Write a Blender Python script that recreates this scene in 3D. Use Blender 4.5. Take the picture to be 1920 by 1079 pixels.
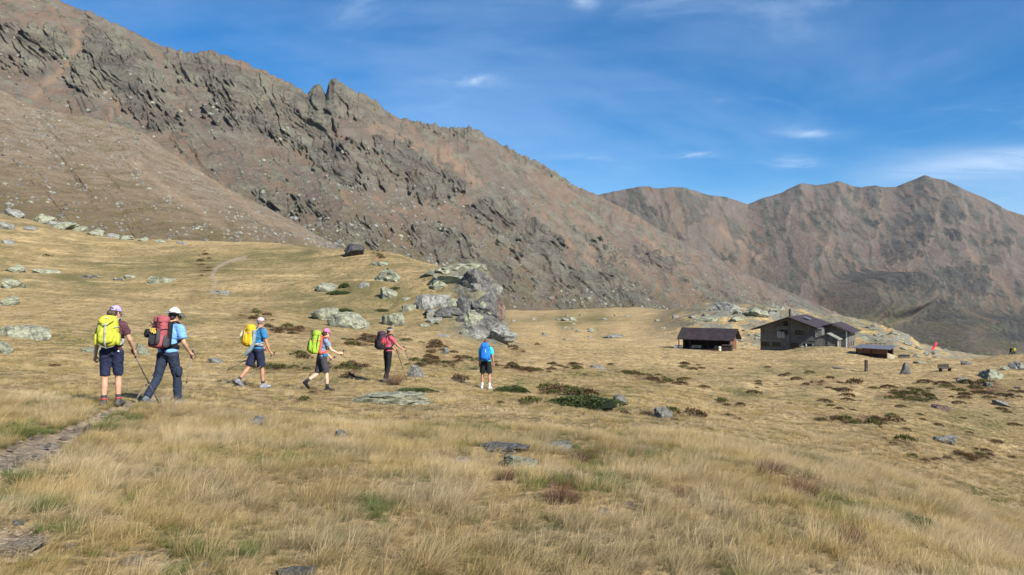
import bpy, bmesh, math, random
import numpy as np
from mathutils import Vector, Matrix, Quaternion, noise as mnoise

R = math.radians
for o in list(bpy.data.objects):
    bpy.data.objects.remove(o)
SC = bpy.context.scene
COL = SC.collection
rng = np.random.default_rng(7)
random.seed(7)

# ------------------------------------------------------------------ camera
FPX = 1400.0                      # focal length in pixels of a 1920 wide frame
cam_d = bpy.data.cameras.new('camera')
cam_d.sensor_width = 36.0
cam_d.lens = FPX / 1920 * 36.0
cam_d.clip_start = 0.05
cam_d.clip_end = 40000
cam = bpy.data.objects.new('camera', cam_d)
COL.objects.link(cam)
cam.location = (0, 0, 0)          # eye level is z = 0, the ground about 1.6 m below
cam.rotation_euler = (R(90), 0, 0)
SC.camera = cam

# ------------------------------------------------------------------ light
SUN_AZ, SUN_EL = 44.0, 37.0       # degrees to the right of straight behind the camera, above the horizon
S = Vector((math.sin(R(SUN_AZ)) * math.cos(R(SUN_EL)), -math.cos(R(SUN_AZ)) * math.cos(R(SUN_EL)), math.sin(R(SUN_EL))))
sun_d = bpy.data.lights.new('sun', 'SUN')
sun_d.energy = 5.0
sun_d.angle = R(0.53)
sun_d.color = (1.0, 0.955, 0.88)
sun = bpy.data.objects.new('sun', sun_d)
COL.objects.link(sun)
sun.rotation_euler = S.to_track_quat('Z', 'Y').to_euler()

world = bpy.data.worlds.new('World')
SC.world = world
world.use_nodes = True
wn = world.node_tree
wn.nodes.clear()


def W(kind, **kw):
    n = wn.nodes.new(kind)
    for k, v in kw.items():
        setattr(n, k, v)
    return n


def wl(a, b):
    wn.links.new(a, b)


sky = W('ShaderNodeTexSky')
sky.sky_type = 'NISHITA'
sky.sun_disc = False
sky.sun_elevation = R(SUN_EL)
sky.sun_rotation = math.atan2(S.x, S.y)
sky.altitude = 2600
sky.air_density = 1.0
sky.dust_density = 0.05
sky.ozone_density = 2.2
hsv = W('ShaderNodeHueSaturation')
hsv.inputs['Saturation'].default_value = 1.44
hsv.inputs['Hue'].default_value = 0.500
hsv.inputs['Value'].default_value = 0.92
wl(sky.outputs[0], hsv.inputs['Color'])
tc = W('ShaderNodeTexCoord')
sep = W('ShaderNodeSeparateXYZ')
wl(tc.outputs['Generated'], sep.inputs[0])


def wmath(op, a, b=None, c=None):
    n = W('ShaderNodeMath', operation=op)
    for i, v in enumerate((a, b, c)):
        if v is None:
            continue
        if isinstance(v, (int, float)):
            n.inputs[i].default_value = v
        else:
            wl(v, n.inputs[i])
    return n.outputs[0]


# thin cirrus on a high level sheet: direction projected onto a horizontal plane overhead
zc = wmath('MAXIMUM', wmath('ADD', sep.outputs['Z'], 0.06), 0.03)
cx = wmath('DIVIDE', sep.outputs['X'], zc)
cy = wmath('DIVIDE', sep.outputs['Y'], zc)
comb = W('ShaderNodeCombineXYZ')
wl(cx, comb.inputs[0])
wl(cy, comb.inputs[1])


def cloud(scale, sx, sy, rot, lo, hi, detail, dist, off):
    m = W('ShaderNodeMapping')
    m.inputs['Scale'].default_value = (sx, sy, 1)
    m.inputs['Rotation'].default_value = (0, 0, R(rot))
    m.inputs['Location'].default_value = off
    wl(comb.outputs[0], m.inputs[0])
    n = W('ShaderNodeTexNoise')
    n.inputs['Scale'].default_value = scale
    n.inputs['Detail'].default_value = detail
    n.inputs['Roughness'].default_value = 0.58
    n.inputs['Distortion'].default_value = dist
    wl(m.outputs[0], n.inputs['Vector'])
    r = W('ShaderNodeMapRange', interpolation_type='SMOOTHSTEP')
    r.inputs['From Min'].default_value = lo
    r.inputs['From Max'].default_value = hi
    wl(n.outputs['Fac'], r.inputs['Value'])
    return r.outputs[0]


c_soft = cloud(0.42, 1.0, 0.9, 20, 0.34, 0.72, 7, 0.5, (1.3, 0.4, 0))
c_wisp = cloud(1.3, 1.0, 1.15, -14, 0.56, 0.86, 9, 0.7, (4.1, 2.7, 0))
# the brighter streak bank low on the right side of the sky
dirx = wmath('DIVIDE', sep.outputs['X'], wmath('MAXIMUM', sep.outputs['Y'], 0.05))
el = wmath('DIVIDE', sep.outputs['Z'], wmath('MAXIMUM', sep.outputs['Y'], 0.05))


def bank(x0, x1, e0, wd, tilt):
    rx = W('ShaderNodeMapRange', interpolation_type='SMOOTHSTEP')
    rx.inputs['From Min'].default_value = x0
    rx.inputs['From Max'].default_value = x1
    wl(dirx, rx.inputs['Value'])
    d = wmath('SUBTRACT', el, wmath('ADD', wmath('MULTIPLY', dirx, tilt), e0))
    g = wmath('POWER', 2.718, wmath('MULTIPLY', wmath('MULTIPLY', d, d), -1.0 / (wd * wd)))
    return wmath('MULTIPLY', rx.outputs[0], g)


b1 = bank(0.42, 0.66, 0.103, 0.017, 0.10)


def puff(px, py, wx, wy):
    u0, e0 = (px - 960) / FPX, (539.5 - py) / FPX
    dx = wmath('DIVIDE', wmath('SUBTRACT', dirx, u0), wx / FPX)
    dy = wmath('DIVIDE', wmath('SUBTRACT', el, e0), wy / FPX)
    r2 = wmath('ADD', wmath('MULTIPLY', dx, dx), wmath('MULTIPLY', dy, dy))
    return wmath('POWER', 2.718, wmath('MULTIPLY', r2, -1.0))


puffs = puff(1515, 251, 42, 8)
for q_ in ((1300, 291, 42, 5), (1490, 306, 40, 9), (890, 150, 60, 10), (1095, 5, 24, 14), (1880, 207, 40, 6)):
    puffs = wmath('ADD', puffs, puff(*q_))
c_bank = cloud(1.6, 0.5, 1.5, -8, 0.30, 0.62, 9, 0.8, (0.3, 7.1, 0))
tot = wmath('ADD', wmath('MULTIPLY', c_soft, 0.34), wmath('MULTIPLY', c_wisp, 0.30))
tot = wmath('ADD', tot, wmath('MULTIPLY', wmath('MULTIPLY', b1, c_bank), 0.62))
c_rag = cloud(2.8, 1.0, 0.8, 24, 0.40, 0.66, 9, 1.0, (2.2, 1.1, 0))
tot = wmath('ADD', tot, wmath('MULTIPLY', wmath('MULTIPLY', puffs, c_rag), 0.55))
tot = wmath('MINIMUM', tot, 0.85)
mixc = W('ShaderNodeMix', data_type='RGBA')
wl(tot, mixc.inputs[0])
wl(hsv.outputs[0], mixc.inputs[6])
mixc.inputs[7].default_value = (4.4, 5.6, 7.4, 1)
bg = W('ShaderNodeBackground')
bg.inputs['Strength'].default_value = 0.088
wl(mixc.outputs[2], bg.inputs['Color'])
wo = W('ShaderNodeOutputWorld')
wl(bg.outputs[0], wo.inputs['Surface'])

SC.view_settings.view_transform = 'Standard'
SC.view_settings.look = 'None'
SC.view_settings.exposure = 0.80
SC.view_settings.gamma = 1.0
SC.view_settings.use_curve_mapping = False
SC.cycles.max_bounces = 6
SC.cycles.diffuse_bounces = 2
SC.cycles.glossy_bounces = 2
SC.cycles.volume_bounces = 0

# ------------------------------------------------------------------ numpy noise
_perm = np.random.default_rng(11).permutation(512).astype(np.int64)
_perm = np.concatenate([_perm, _perm])
_ang = np.random.default_rng(12).random(512) * 2 * np.pi
_gx, _gy = np.cos(_ang), np.sin(_ang)


def perlin(x, y, seed=0):
    x = np.asarray(x, float) + seed * 17.31
    y = np.asarray(y, float) + seed * 9.77
    xi = np.floor(x).astype(np.int64)
    yi = np.floor(y).astype(np.int64)
    xf, yf = x - xi, y - yi
    xi &= 511
    yi &= 511
    u = xf * xf * xf * (xf * (xf * 6 - 15) + 10)
    v = yf * yf * yf * (yf * (yf * 6 - 15) + 10)
    x1, y1 = (xi + 1) & 511, (yi + 1) & 511

    def g(ix, iy, fx, fy):
        h = _perm[_perm[ix] + iy]
        return _gx[h] * fx + _gy[h] * fy
    a = g(xi, yi, xf, yf)
    b = g(x1, yi, xf - 1, yf)
    c = g(xi, y1, xf, yf - 1)
    d = g(x1, y1, xf - 1, yf - 1)
    return (a + u * (b - a) + v * ((c + u * (d - c)) - (a + u * (b - a)))) * 1.41


def fbm(x, y, octv=4, seed=0, gain=0.5, lac=2.03):
    s, a = 0.0, 1.0
    for i in range(octv):
        s = s + a * perlin(x, y, seed + i)
        x, y, a = x * lac, y * lac, a * gain
    return s


def ridged(x, y, octv=4, seed=0, gain=0.5, lac=2.1):
    s, a, w = 0.0, 1.0, 1.0
    for i in range(octv):
        n = 1 - np.abs(perlin(x, y, seed + i)) * 1.6
        n = np.clip(n, 0, 1) ** 2 * w
        s = s + a * n
        w = np.clip(n * 1.6, 0, 1)
        x, y, a = x * lac, y * lac, a * gain
    return s


def sstep(a, b, x):
    t = np.clip((x - a) / (b - a), 0, 1)
    return t * t * (3 - 2 * t)


def blur1(a, k, axis):
    if k <= 0:
        return a
    r = int(k * 3)
    w = np.exp(-0.5 * (np.arange(-r, r + 1) / k) ** 2)
    w /= w.sum()
    pad = [(0, 0)] * a.ndim
    pad[axis] = (r, r)
    b = np.pad(a, pad, mode='edge')
    out = np.zeros_like(a)
    n = a.shape[axis]
    for i, wi in enumerate(w):
        sl = [slice(None)] * a.ndim
        sl[axis] = slice(i, i + n)
        out += wi * b[tuple(sl)]
    return out


# ------------------------------------------------------------------ tags, meshes
def tag(o, label=None, cat=None, group=None, kind=None):
    if label:
        o['label'] = label
    if cat:
        o['category'] = cat
    if group:
        o['group'] = group
    if kind:
        o['kind'] = kind
    return o


def link(o, parent=None):
    COL.objects.link(o)
    if parent is not None:
        o.parent = parent
    return o


def mesh_obj(name, me, mat=None, parent=None, smooth=True):
    o = bpy.data.objects.new(name, me)
    me.name = name
    if mat is not None:
        me.materials.clear()
        for m in (mat if isinstance(mat, (list, tuple)) else [mat]):
            me.materials.append(m)
    if smooth:
        me.polygons.foreach_set('use_smooth', np.ones(len(me.polygons), bool))
    return link(o, parent)


def grid_mesh(name, P, attrs=None):
    """P: rows x cols x 3 array of points -> quad mesh."""
    nr, nc = P.shape[:2]
    idx = np.arange(nr * nc).reshape(nr, nc)
    q = np.stack([idx[:-1, :-1], idx[:-1, 1:], idx[1:, 1:], idx[1:, :-1]], -1).reshape(-1, 4)
    me = bpy.data.meshes.new(name)
    me.vertices.add(nr * nc)
    me.vertices.foreach_set('co', P.reshape(-1).astype(np.float32))
    me.loops.add(q.size)
    me.loops.foreach_set('vertex_index', q.reshape(-1).astype(np.int32))
    me.polygons.add(len(q))
    me.polygons.foreach_set('loop_start', np.arange(0, q.size, 4, dtype=np.int32))
    me.update(calc_edges=True)
    for k, v in (attrs or {}).items():
        a = me.attributes.new(k, 'FLOAT', 'POINT')
        a.data.foreach_set('value', np.ascontiguousarray(v.reshape(-1), np.float32))
    return me


_tmp = bpy.data.scenes.new('workbench')


def applied(o, others=()):
    """mesh of o with its modifiers applied, worked out in an empty scene; removes o and the others"""
    for q in (o, *others):
        _tmp.collection.objects.link(q)
    vl = _tmp.view_layers[0]
    vl.update()
    me = bpy.data.meshes.new_from_object(o.evaluated_get(vl.depsgraph))
    for q in (o, *others):
        bpy.data.objects.remove(q)
    return me


# ------------------------------------------------------------------ node material helper
class NM:
    def __init__(self, name):
        self.m = bpy.data.materials.new(name)
        self.m.use_nodes = True
        self.t = self.m.node_tree
        self.t.nodes.clear()
        self.out = self.t.nodes.new('ShaderNodeOutputMaterial')
        self.b = self.t.nodes.new('ShaderNodeBsdfPrincipled')
        self.t.links.new(self.b.outputs[0], self.out.inputs[0])
        self.b.inputs['Roughness'].default_value = 0.9
        self.b.inputs['Specular IOR Level'].default_value = 0.2
        self._pos = None

    def n(self, kind, **kw):
        x = self.t.nodes.new(kind)
        for k, v in kw.items():
            setattr(x, k, v)
        return x

    def put(self, sock, v):
        if isinstance(v, (int, float)):
            sock.default_value = v
        elif isinstance(v, (tuple, list)):
            sock.default_value = tuple(v) + ((1,) if len(v) == 3 and len(sock.default_value) == 4 else ())
        else:
            self.t.links.new(v, sock)

    def pos(self):
        if self._pos is None:
            self._pos = self.n('ShaderNodeNewGeometry').outputs['Position']
        return self._pos

    def obj(self):
        return self.n('ShaderNodeTexCoord').outputs['Object']

    def map(self, v, scale=(1, 1, 1), rot=(0, 0, 0), loc=(0, 0, 0)):
        m = self.n('ShaderNodeMapping')
        m.inputs['Scale'].default_value = scale
        m.inputs['Rotation'].default_value = rot
        m.inputs['Location'].default_value = loc
        self.put(m.inputs[0], v)
        return m.outputs[0]

    def noise(self, vec, scale, detail=4, rough=0.55, dist=0.0):
        x = self.n('ShaderNodeTexNoise')
        self.put(x.inputs['Vector'], vec)
        x.inputs['Scale'].default_value = scale
        x.inputs['Detail'].default_value = detail
        x.inputs['Roughness'].default_value = rough
        x.inputs['Distortion'].default_value = dist
        return x.outputs['Fac']

    def voro(self, vec, scale, feat='F1', out='Distance', rand=1.0):
        x = self.n('ShaderNodeTexVoronoi', feature=feat)
        self.put(x.inputs['Vector'], vec)
        x.inputs['Scale'].default_value = scale
        x.inputs['Randomness'].default_value = rand
        return x.outputs[out]

    def ramp(self, v, lo, hi, a=0.0, b=1.0):
        x = self.n('ShaderNodeMapRange', interpolation_type='SMOOTHSTEP')
        self.put(x.inputs['Value'], v)
        x.inputs['From Min'].default_value = lo
        x.inputs['From Max'].default_value = hi
        x.inputs['To Min'].default_value = a
        x.inputs['To Max'].default_value = b
        return x.outputs[0]

    def mix(self, f, a, b, mode='MIX'):
        x = self.n('ShaderNodeMix', data_type='RGBA', blend_type=mode)
        x.clamp_factor = True
        self.put(x.inputs[0], f)
        self.put(x.inputs[6], a)
        self.put(x.inputs[7], b)
        return x.outputs[2]

    def math(self, op, a, b=0.0):
        x = self.n('ShaderNodeMath', operation=op)
        self.put(x.inputs[0], a)
        self.put(x.inputs[1], b)
        return x.outputs[0]

    def attr(self, name):
        return self.n('ShaderNodeAttribute', attribute_name=name).outputs['Fac']

    def bump(self, h, strength=0.5, dist=0.1, normal=None):
        x = self.n('ShaderNodeBump')
        x.inputs['Strength'].default_value = strength
        x.inputs['Distance'].default_value = dist
        self.put(x.inputs['Height'], h)
        if normal is not None:
            self.put(x.inputs['Normal'], normal)
        self.t.links.new(x.outputs[0], self.b.inputs['Normal'])
        return x.outputs[0]

    def color(self, c):
        self.put(self.b.inputs['Base Color'], c)
        return self


def simple(name, col, rough=0.8, spec=0.25, var=0.18, scale=30, metal=0.0, bump=0.0, bscale=None):
    m = NM(name)
    p = m.obj()
    f = m.noise(p, scale, 4)
    dk = tuple(c * (1 - var) for c in col)
    lt = tuple(min(1, c * (1 + var)) for c in col)
    m.color(m.mix(m.ramp(f, 0.35, 0.65), dk, lt))
    m.b.inputs['Roughness'].default_value = rough
    m.b.inputs['Specular IOR Level'].default_value = spec
    m.b.inputs['Metallic'].default_value = metal
    if bump:
        m.bump(m.noise(p, bscale or scale, 3), 0.6, bump)
    return m.m
# ------------------------------------------------------------------ the ground as a height function
# per azimuth (frame column of a 1920 wide picture): (distance ahead, frame row) of the ground there
TAB = {
 -300: [(4, 1100), (6, 910), (8, 825), (10, 780), (12.5, 735), (16, 695), (20, 670), (25, 645), (32, 615), (40, 590), (55, 565), (70, 550), (90, 520), (110, 485), (135, 445), (155, 410), (175, 388), (195, 384), (230, 410), (320, 470)],
 0: [(4, 1120), (6, 930), (8, 845), (10, 800), (12.5, 759), (16, 722), (20, 695), (25, 670), (32, 640), (40, 615), (55, 588), (70, 574), (90, 545), (110, 510), (135, 470), (155, 432), (175, 408), (195, 403), (230, 430), (320, 490)],
 240: [(4, 1135), (6, 945), (8, 860), (10, 815), (12.5, 767), (14, 752), (16, 735), (20, 707), (25, 682), (32, 655), (40, 630), (55, 600), (70, 583), (85, 568), (105, 540), (130, 500), (150, 472), (170, 451), (190, 447), (230, 470), (320, 520)],
 480: [(4, 1145), (6, 955), (8, 870), (10, 828), (12.5, 790), (16, 752), (19, 730), (25, 700), (32, 670), (40, 647), (55, 620), (70, 604), (85, 588), (100, 553), (120, 510), (140, 480), (160, 461), (180, 457), (220, 478), (320, 540)],
 720: [(4, 1155), (6, 965), (8, 882), (10, 840), (12.5, 805), (16, 770), (20, 738), (23.5, 717), (32, 688), (40, 670), (55, 648), (70, 632), (80, 612), (95, 555), (110, 503), (125, 480), (140, 471), (165, 480), (220, 530), (320, 580)],
 850: [(4, 1158), (6, 970), (8, 886), (10, 842), (12.5, 808), (16, 774), (20, 748), (25, 725), (32, 700), (40, 683), (55, 660), (70, 642), (80, 618), (90, 560), (100, 512), (112, 496), (130, 520), (160, 590), (220, 605), (320, 590)],
 900: [(4, 1159), (6, 972), (8, 888), (10, 843), (12.5, 809), (16, 777), (20, 752), (25, 733), (32, 708), (40, 691), (55, 668), (70, 649), (80, 632), (88, 570), (96, 512), (106, 498), (120, 520), (150, 600), (170, 625), (220, 615), (320, 597), (430, 583), (520, 590)],
 930: [(4, 1159), (6, 973), (8, 889), (10, 844), (12.5, 809), (16, 778), (20, 754), (25, 735), (32, 711), (40, 694), (55, 671), (70, 652), (80, 640), (86, 605), (94, 540), (102, 535), (115, 570), (140, 630), (170, 636), (220, 622), (320, 597), (430, 583), (520, 590)],
 958: [(4, 1160), (6, 974), (8, 890), (10, 845), (12.5, 810), (16, 779), (20, 756), (25, 737), (32, 714), (40, 696), (55, 673), (75, 654), (100, 643), (130, 639), (170, 635), (220, 622), (280, 604), (350, 591), (430, 583), (520, 590)],
 975: [(4, 1160), (6, 975), (8, 890), (10, 845), (12.5, 810), (16, 780), (20, 757), (25, 738), (32, 715), (40, 697), (55, 674), (75, 655), (100, 645), (130, 640), (170, 634), (220, 622), (280, 604), (350, 591), (430, 583), (520, 590)],
 1200: [(4, 1162), (6, 985), (8, 900), (10, 855), (12.5, 822), (16, 792), (20, 768), (25, 746), (32, 725), (40, 709), (55, 690), (75, 675), (100, 664), (130, 656), (165, 649), (200, 641), (250, 624), (300, 606), (350, 590), (410, 578), (480, 577), (560, 590)],
 1320: [(4, 1165), (6, 990), (8, 908), (10, 866), (12.5, 836), (16, 806), (20, 785), (25, 768), (32, 745), (40, 726), (55, 703), (75, 686), (100, 673), (130, 662), (150, 657), (170, 654), (195, 645), (225, 620), (260, 592), (300, 574), (340, 570), (400, 590), (500, 620)],
 1440: [(4, 1170), (6, 1000), (8, 918), (10, 880), (12.5, 854), (16, 828), (20, 808), (25, 790), (32, 766), (40, 745), (55, 717), (75, 697), (100, 682), (130, 668), (155, 660), (180, 657), (205, 650), (230, 625), (260, 596), (290, 577), (320, 576), (380, 610), (480, 650)],
 1600: [(4, 1174), (6, 1020), (8, 945), (10, 908), (12.5, 882), (16, 852), (20, 828), (25, 804), (32, 779), (40, 757), (55, 727), (75, 704), (100, 687), (130, 671), (155, 660), (185, 657), (205, 650), (230, 626), (260, 603), (285, 598), (320, 625), (400, 660)],
 1700: [(4, 1178), (6, 1035), (8, 965), (10, 930), (12.5, 904), (16, 872), (20, 843), (25, 815), (32, 788), (40, 765), (55, 733), (75, 708), (100, 690), (130, 676), (160, 668), (185, 663), (205, 652), (230, 636), (255, 626), (285, 650), (340, 700)],
 1800: [(4, 1185), (6, 1060), (8, 1000), (10, 965), (12.5, 938), (16, 903), (20, 872), (25, 840), (32, 808), (40, 782), (55, 742), (75, 710), (100, 688), (125, 677), (150, 674), (180, 680), (230, 710), (300, 760)],
 1920: [(4, 1195), (5.5, 1100), (8, 1040), (10, 1007), (12.5, 978), (16, 940), (20, 905), (25, 870), (32, 830), (40, 800), (55, 755), (70, 722), (90, 690), (110, 673), (130, 664), (150, 668), (180, 684), (230, 720), (300, 780)],
 2300: [(4, 1230), (6, 1130), (8, 1080), (10, 1050), (12.5, 1020), (16, 985), (20, 945), (25, 905), (32, 860), (40, 825), (55, 775), (70, 735), (90, 700), (110, 680), (130, 668), (150, 672), (180, 690), (230, 730), (300, 800)],
}


def pchip(xs, ys, x):
    xs, ys = np.asarray(xs, float), np.asarray(ys, float)
    h = np.diff(xs)
    d = np.diff(ys) / h
    m = np.zeros_like(xs)
    s = (d[:-1] * d[1:]) > 0
    w1, w2 = 2 * h[1:] + h[:-1], h[1:] + 2 * h[:-1]
    m[1:-1][s] = ((w1 + w2)[s]) / (w1[s] / d[:-1][s] + w2[s] / d[1:][s])
    m[0], m[-1] = d[0], d[-1]
    i = np.clip(np.searchsorted(xs, x) - 1, 0, len(xs) - 2)
    t = np.clip((x - xs[i]) / h[i], 0, 1.0)
    h00, h10 = 2 * t**3 - 3 * t**2 + 1, t**3 - 2 * t**2 + t
    h01, h11 = -2 * t**3 + 3 * t**2, t**3 - t**2
    return h00 * ys[i] + h10 * h[i] * m[i] + h01 * ys[i + 1] + h11 * h[i] * m[i + 1]


YMIN, YMAX = 4.0, 560.0
NV, NU = 420, 640
VS = np.linspace(math.log(YMIN), math.log(YMAX), NV)
_cols = sorted(TAB)
_uc = np.array([(c - 960) / FPX for c in _cols])
_E = []
for c in _cols:
    yy, rr = zip(*TAB[c])
    e = -(np.array(rr) - 539.5) / FPX
    last = e[-1] * yy[-1]
    yy, e = list(yy), list(e)
    for ex in (yy[-1] * 1.4, 700):           # beyond the last row the ground levels out
        if ex > yy[-1]:
            yy.append(ex)
            e.append(min(last, -2) / ex)
    _E.append(pchip(np.log(yy), e, VS))
_E = np.array(_E)                             # columns x depth
US = np.linspace(_uc[0], _uc[-1], NU)
EG = np.empty((NV, NU))
for j in range(NV):
    EG[j] = pchip(_uc, _E[:, j], US)
EG = blur1(blur1(EG, 4, 1), 2.5, 0)


def base_h(x, y):
    x, y = np.asarray(x, float), np.asarray(y, float)
    yc = np.clip(y, YMIN, YMAX)
    u = np.clip(x / np.maximum(yc, YMIN), US[0], US[-1])
    fu = (u - US[0]) / (US[1] - US[0])
    fv = (np.log(yc) - VS[0]) / (VS[1] - VS[0])
    iu = np.clip(fu.astype(int), 0, NU - 2)
    iv = np.clip(fv.astype(int), 0, NV - 2)
    tu, tv = fu - iu, fv - iv
    e = (EG[iv, iu] * (1 - tu) + EG[iv, iu + 1] * tu) * (1 - tv) + (EG[iv + 1, iu] * (1 - tu) + EG[iv + 1, iu + 1] * tu) * tv
    return e * yc - (y - yc) * np.where(y < YMIN, 0.05, 0.02)


def px_of(x, y, z):
    yy = np.maximum(y, 0.5)
    return 960 + FPX * x / yy, 539.5 - FPX * z / yy


# hummocks: (frame column, frame row, radius m, height m)
HUMPS = []


def hgt(x, y):
    """ground height at world x, y"""
    x, y = np.asarray(x, float), np.asarray(y, float)
    h = base_h(x, y)
    far = sstep(10, 45, y)
    vfar = sstep(45, 100, y)
    n1 = fbm(x / 2.1, y / 2.1, 3, 3) * 0.075 * (1 - 0.1 * far)
    n2 = fbm(x / 7.5, y / 6.0, 3, 21) * (0.09 + 0.20 * far)
    n3 = fbm(x / 24.0, y / 17.0, 3, 31) * 0.55 * vfar
    ter = perlin(x / 40.0, (h * 1.1 + x * 0.03) / 1.4, 40) * 0.28 * vfar * sstep(-0.1, -0.25, x / np.maximum(y, 1))
    rocky = sstep(195, 230, y) * sstep(0.17, 0.3, x / np.maximum(y, 1))
    n4 = (ridged(x / 14.0, y / 11.0, 4, 51) - 0.6) * 1.2 * rocky
    u_ = x / np.maximum(y, 1)
    crag = np.exp(-(((u_ + 0.043) / 0.034) ** 2)) * sstep(74, 84, y) * sstep(125, 108, y)
    n4 = n4 + crag * ((ridged(x / 4.0, y / 4.0, 4, 55) - 0.5) * 0.9 + 0.2)
    # grassy mound in front of the hut
    mx, my = x - 65.0, y - 152.0
    mound = 0.95 * np.exp(-((mx * 0.9 + my * 0.3) / 9.0) ** 2 - ((my - mx * 0.2) / 6.0) ** 2)
    return h + n1 + n2 + n3 + ter + n4 + mound


def ground_at(px, py, ymin=2.5, ymax=480.0):
    """world point where the sight line through that frame position first meets the ground"""
    ys = np.exp(np.linspace(math.log(ymin), math.log(ymax), 2400))
    u, e = (px - 960) / FPX, -(py - 539.5) / FPX
    d = e * ys - hgt(u * ys, ys)
    k = np.where((d[:-1] > 0) & (d[1:] <= 0))[0]
    if len(k) == 0:
        k = [int(np.argmin(np.abs(d)))]
        yy = ys[k[0]]
    else:
        i = k[0]
        t = d[i] / (d[i] - d[i + 1])
        yy = ys[i] + t * (ys[i + 1] - ys[i])
    return Vector((u * yy, yy, float(hgt(np.array([u * yy]), np.array([yy]))[0])))


# ------------------------------------------------------------------ where green, red and bare ground lie
def seg_d(px, py, pts, wfun=None):
    d = np.full(px.shape, 1e9)
    for (x0, y0), (x1, y1) in zip(pts[:-1], pts[1:]):
        vx, vy = x1 - x0, y1 - y0
        t = np.clip(((px - x0) * vx + (py - y0) * vy) / (vx * vx + vy * vy), 0, 1)
        d = np.minimum(d, np.hypot(px - x0 - t * vx, py - y0 - t * vy))
    return d


GREENS = [(40, 810, 90, 16), (20, 895, 45, 18), (60, 950, 60, 16), (200, 800, 60, 14), (90, 1000, 60, 30), (560, 860, 90, 22), (250, 940, 60, 20), (300, 1010, 70, 24), (430, 1040, 80, 20), (700, 960, 60, 25),
          (980, 720, 60, 12), (1100, 745, 110, 22), (1450, 700, 120, 10), (1150, 700, 120, 10), (1830, 790, 120, 40), (1720, 740, 60, 16), (1250, 860, 120, 20), (1560, 960, 90, 40), (1700, 985, 30, 14), (1500, 1000, 80, 30), (1020, 905, 120, 20), (850, 800, 120, 16),
          (380, 595, 140, 14), (660, 590, 130, 40), (840, 610, 110, 18), (640, 535, 60, 20), (700, 560, 90, 20), (120, 525, 90, 14), (350, 500, 160, 20), (1520, 655, 70, 8), (1690, 660, 60, 10), (1320, 575, 140, 10), (1050, 600, 150, 8), (560, 690, 120, 14), (1420, 740, 60, 8), (160, 640, 90, 16), (520, 480, 80, 14), (870, 690, 60, 10)]
REDS = [(1500, 912, 45, 14), (1440, 880, 40, 10), (1050, 930, 50, 14), (1105, 860, 40, 12), (1270, 920, 26, 12), (1590, 1000, 30, 26), (760, 920, 40, 12), (1000, 690, 110, 9), (1240, 712, 70, 9), (530, 620, 60, 10), (680, 640, 60, 10), (830, 680, 90, 12), (1060, 735, 70, 9), (620, 690, 90, 12),
        (1600, 790, 90, 14), (1700, 740, 60, 12), (1850, 730, 80, 22), (1660, 830, 80, 12), (1800, 860, 100, 14), (990, 752, 40, 8), (520, 690, 50, 8), (1560, 720, 60, 8), (1300, 780, 120, 8), (910, 880, 40, 10)]
PATH = [(-120, 905), (0, 868), (60, 845), (118, 822), (150, 800), (205, 772), (262, 752), (330, 742)]
TRAIL = [(398, 545), (405, 530), (398, 515), (408, 500), (430, 490), (458, 484)]


def masks(x, y, z):
    px, py = px_of(x, y, z)
    wx = px + fbm(px / 60, py / 24, 3, 5) * 16
    wy = py + fbm(px / 60, py / 24, 3, 8) * 7
    g = np.zeros_like(px)
    for cx, cy, rx, ry in GREENS:
        g = np.maximum(g, np.exp(-(((wx - cx) / rx) ** 2 + ((wy - cy) / ry) ** 2)))
    r = np.zeros_like(px)
    for cx, cy, rx, ry in REDS:
        r = np.maximum(r, np.exp(-(((wx - cx) / rx) ** 2 + ((wy - cy) / ry) ** 2) * 1.2))
    yy = np.maximum(y, 1)
    sc = 1.0 + yy / 14.0
    gn = fbm(x / sc / 1.0, y / sc / 1.6, 4, 61)
    g = np.clip(g * 0.65 + sstep(0.15, 0.9, gn) * 0.5, 0, 1)
    r = np.clip(r * (0.75 + 0.9 * fbm(x / sc / 0.5, y / sc / 0.8, 3, 77)) + sstep(0.35, 1.0, fbm(x / sc / 0.8, y / sc / 1.2, 4, 71)) * 0.6, 0, 1)
    knoll = sstep(72, 95, y) * sstep(0.02, -0.05, x / yy)
    g = np.clip(g + knoll * (0.35 + 0.5 * fbm(x / 9, y / 6, 4, 66)), 0, 1)
    d = seg_d(px, py + 0 * px, PATH)
    w = np.clip(3.5 + (py - 745) * 0.15, 3, 24) + 16 * np.exp(-((px - 45) / 75) ** 2)
    path = sstep(1.15, 0.45, d / w + fbm(px / 26, py / 11, 4, 81) * 0.75) * (y < 18) * (y > 2)
    bl = np.exp(-(((px - 20) / 95) ** 2 + ((py - 1015) / 50) ** 2) * 1.1) + fbm(px / 25, py / 12, 3, 85) * 0.25
    path = np.maximum(path, sstep(0.45, 0.75, bl) * (y < 8))
    bl = np.exp(-(((px - 300) / 90) ** 2 + ((py - 1060) / 26) ** 2)) + fbm(px / 25, py / 12, 3, 86) * 0.3
    path = np.maximum(path, sstep(0.6, 0.95, bl) * (y < 8) * 0.8)
    d2 = seg_d(px, py, TRAIL)
    trail = 0.85 * sstep(4.2, 1.6, d2 + fbm(px / 12, py / 6, 2, 87) * 1.6) * (y > 80)
    return g, r, np.maximum(path, trail)


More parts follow.
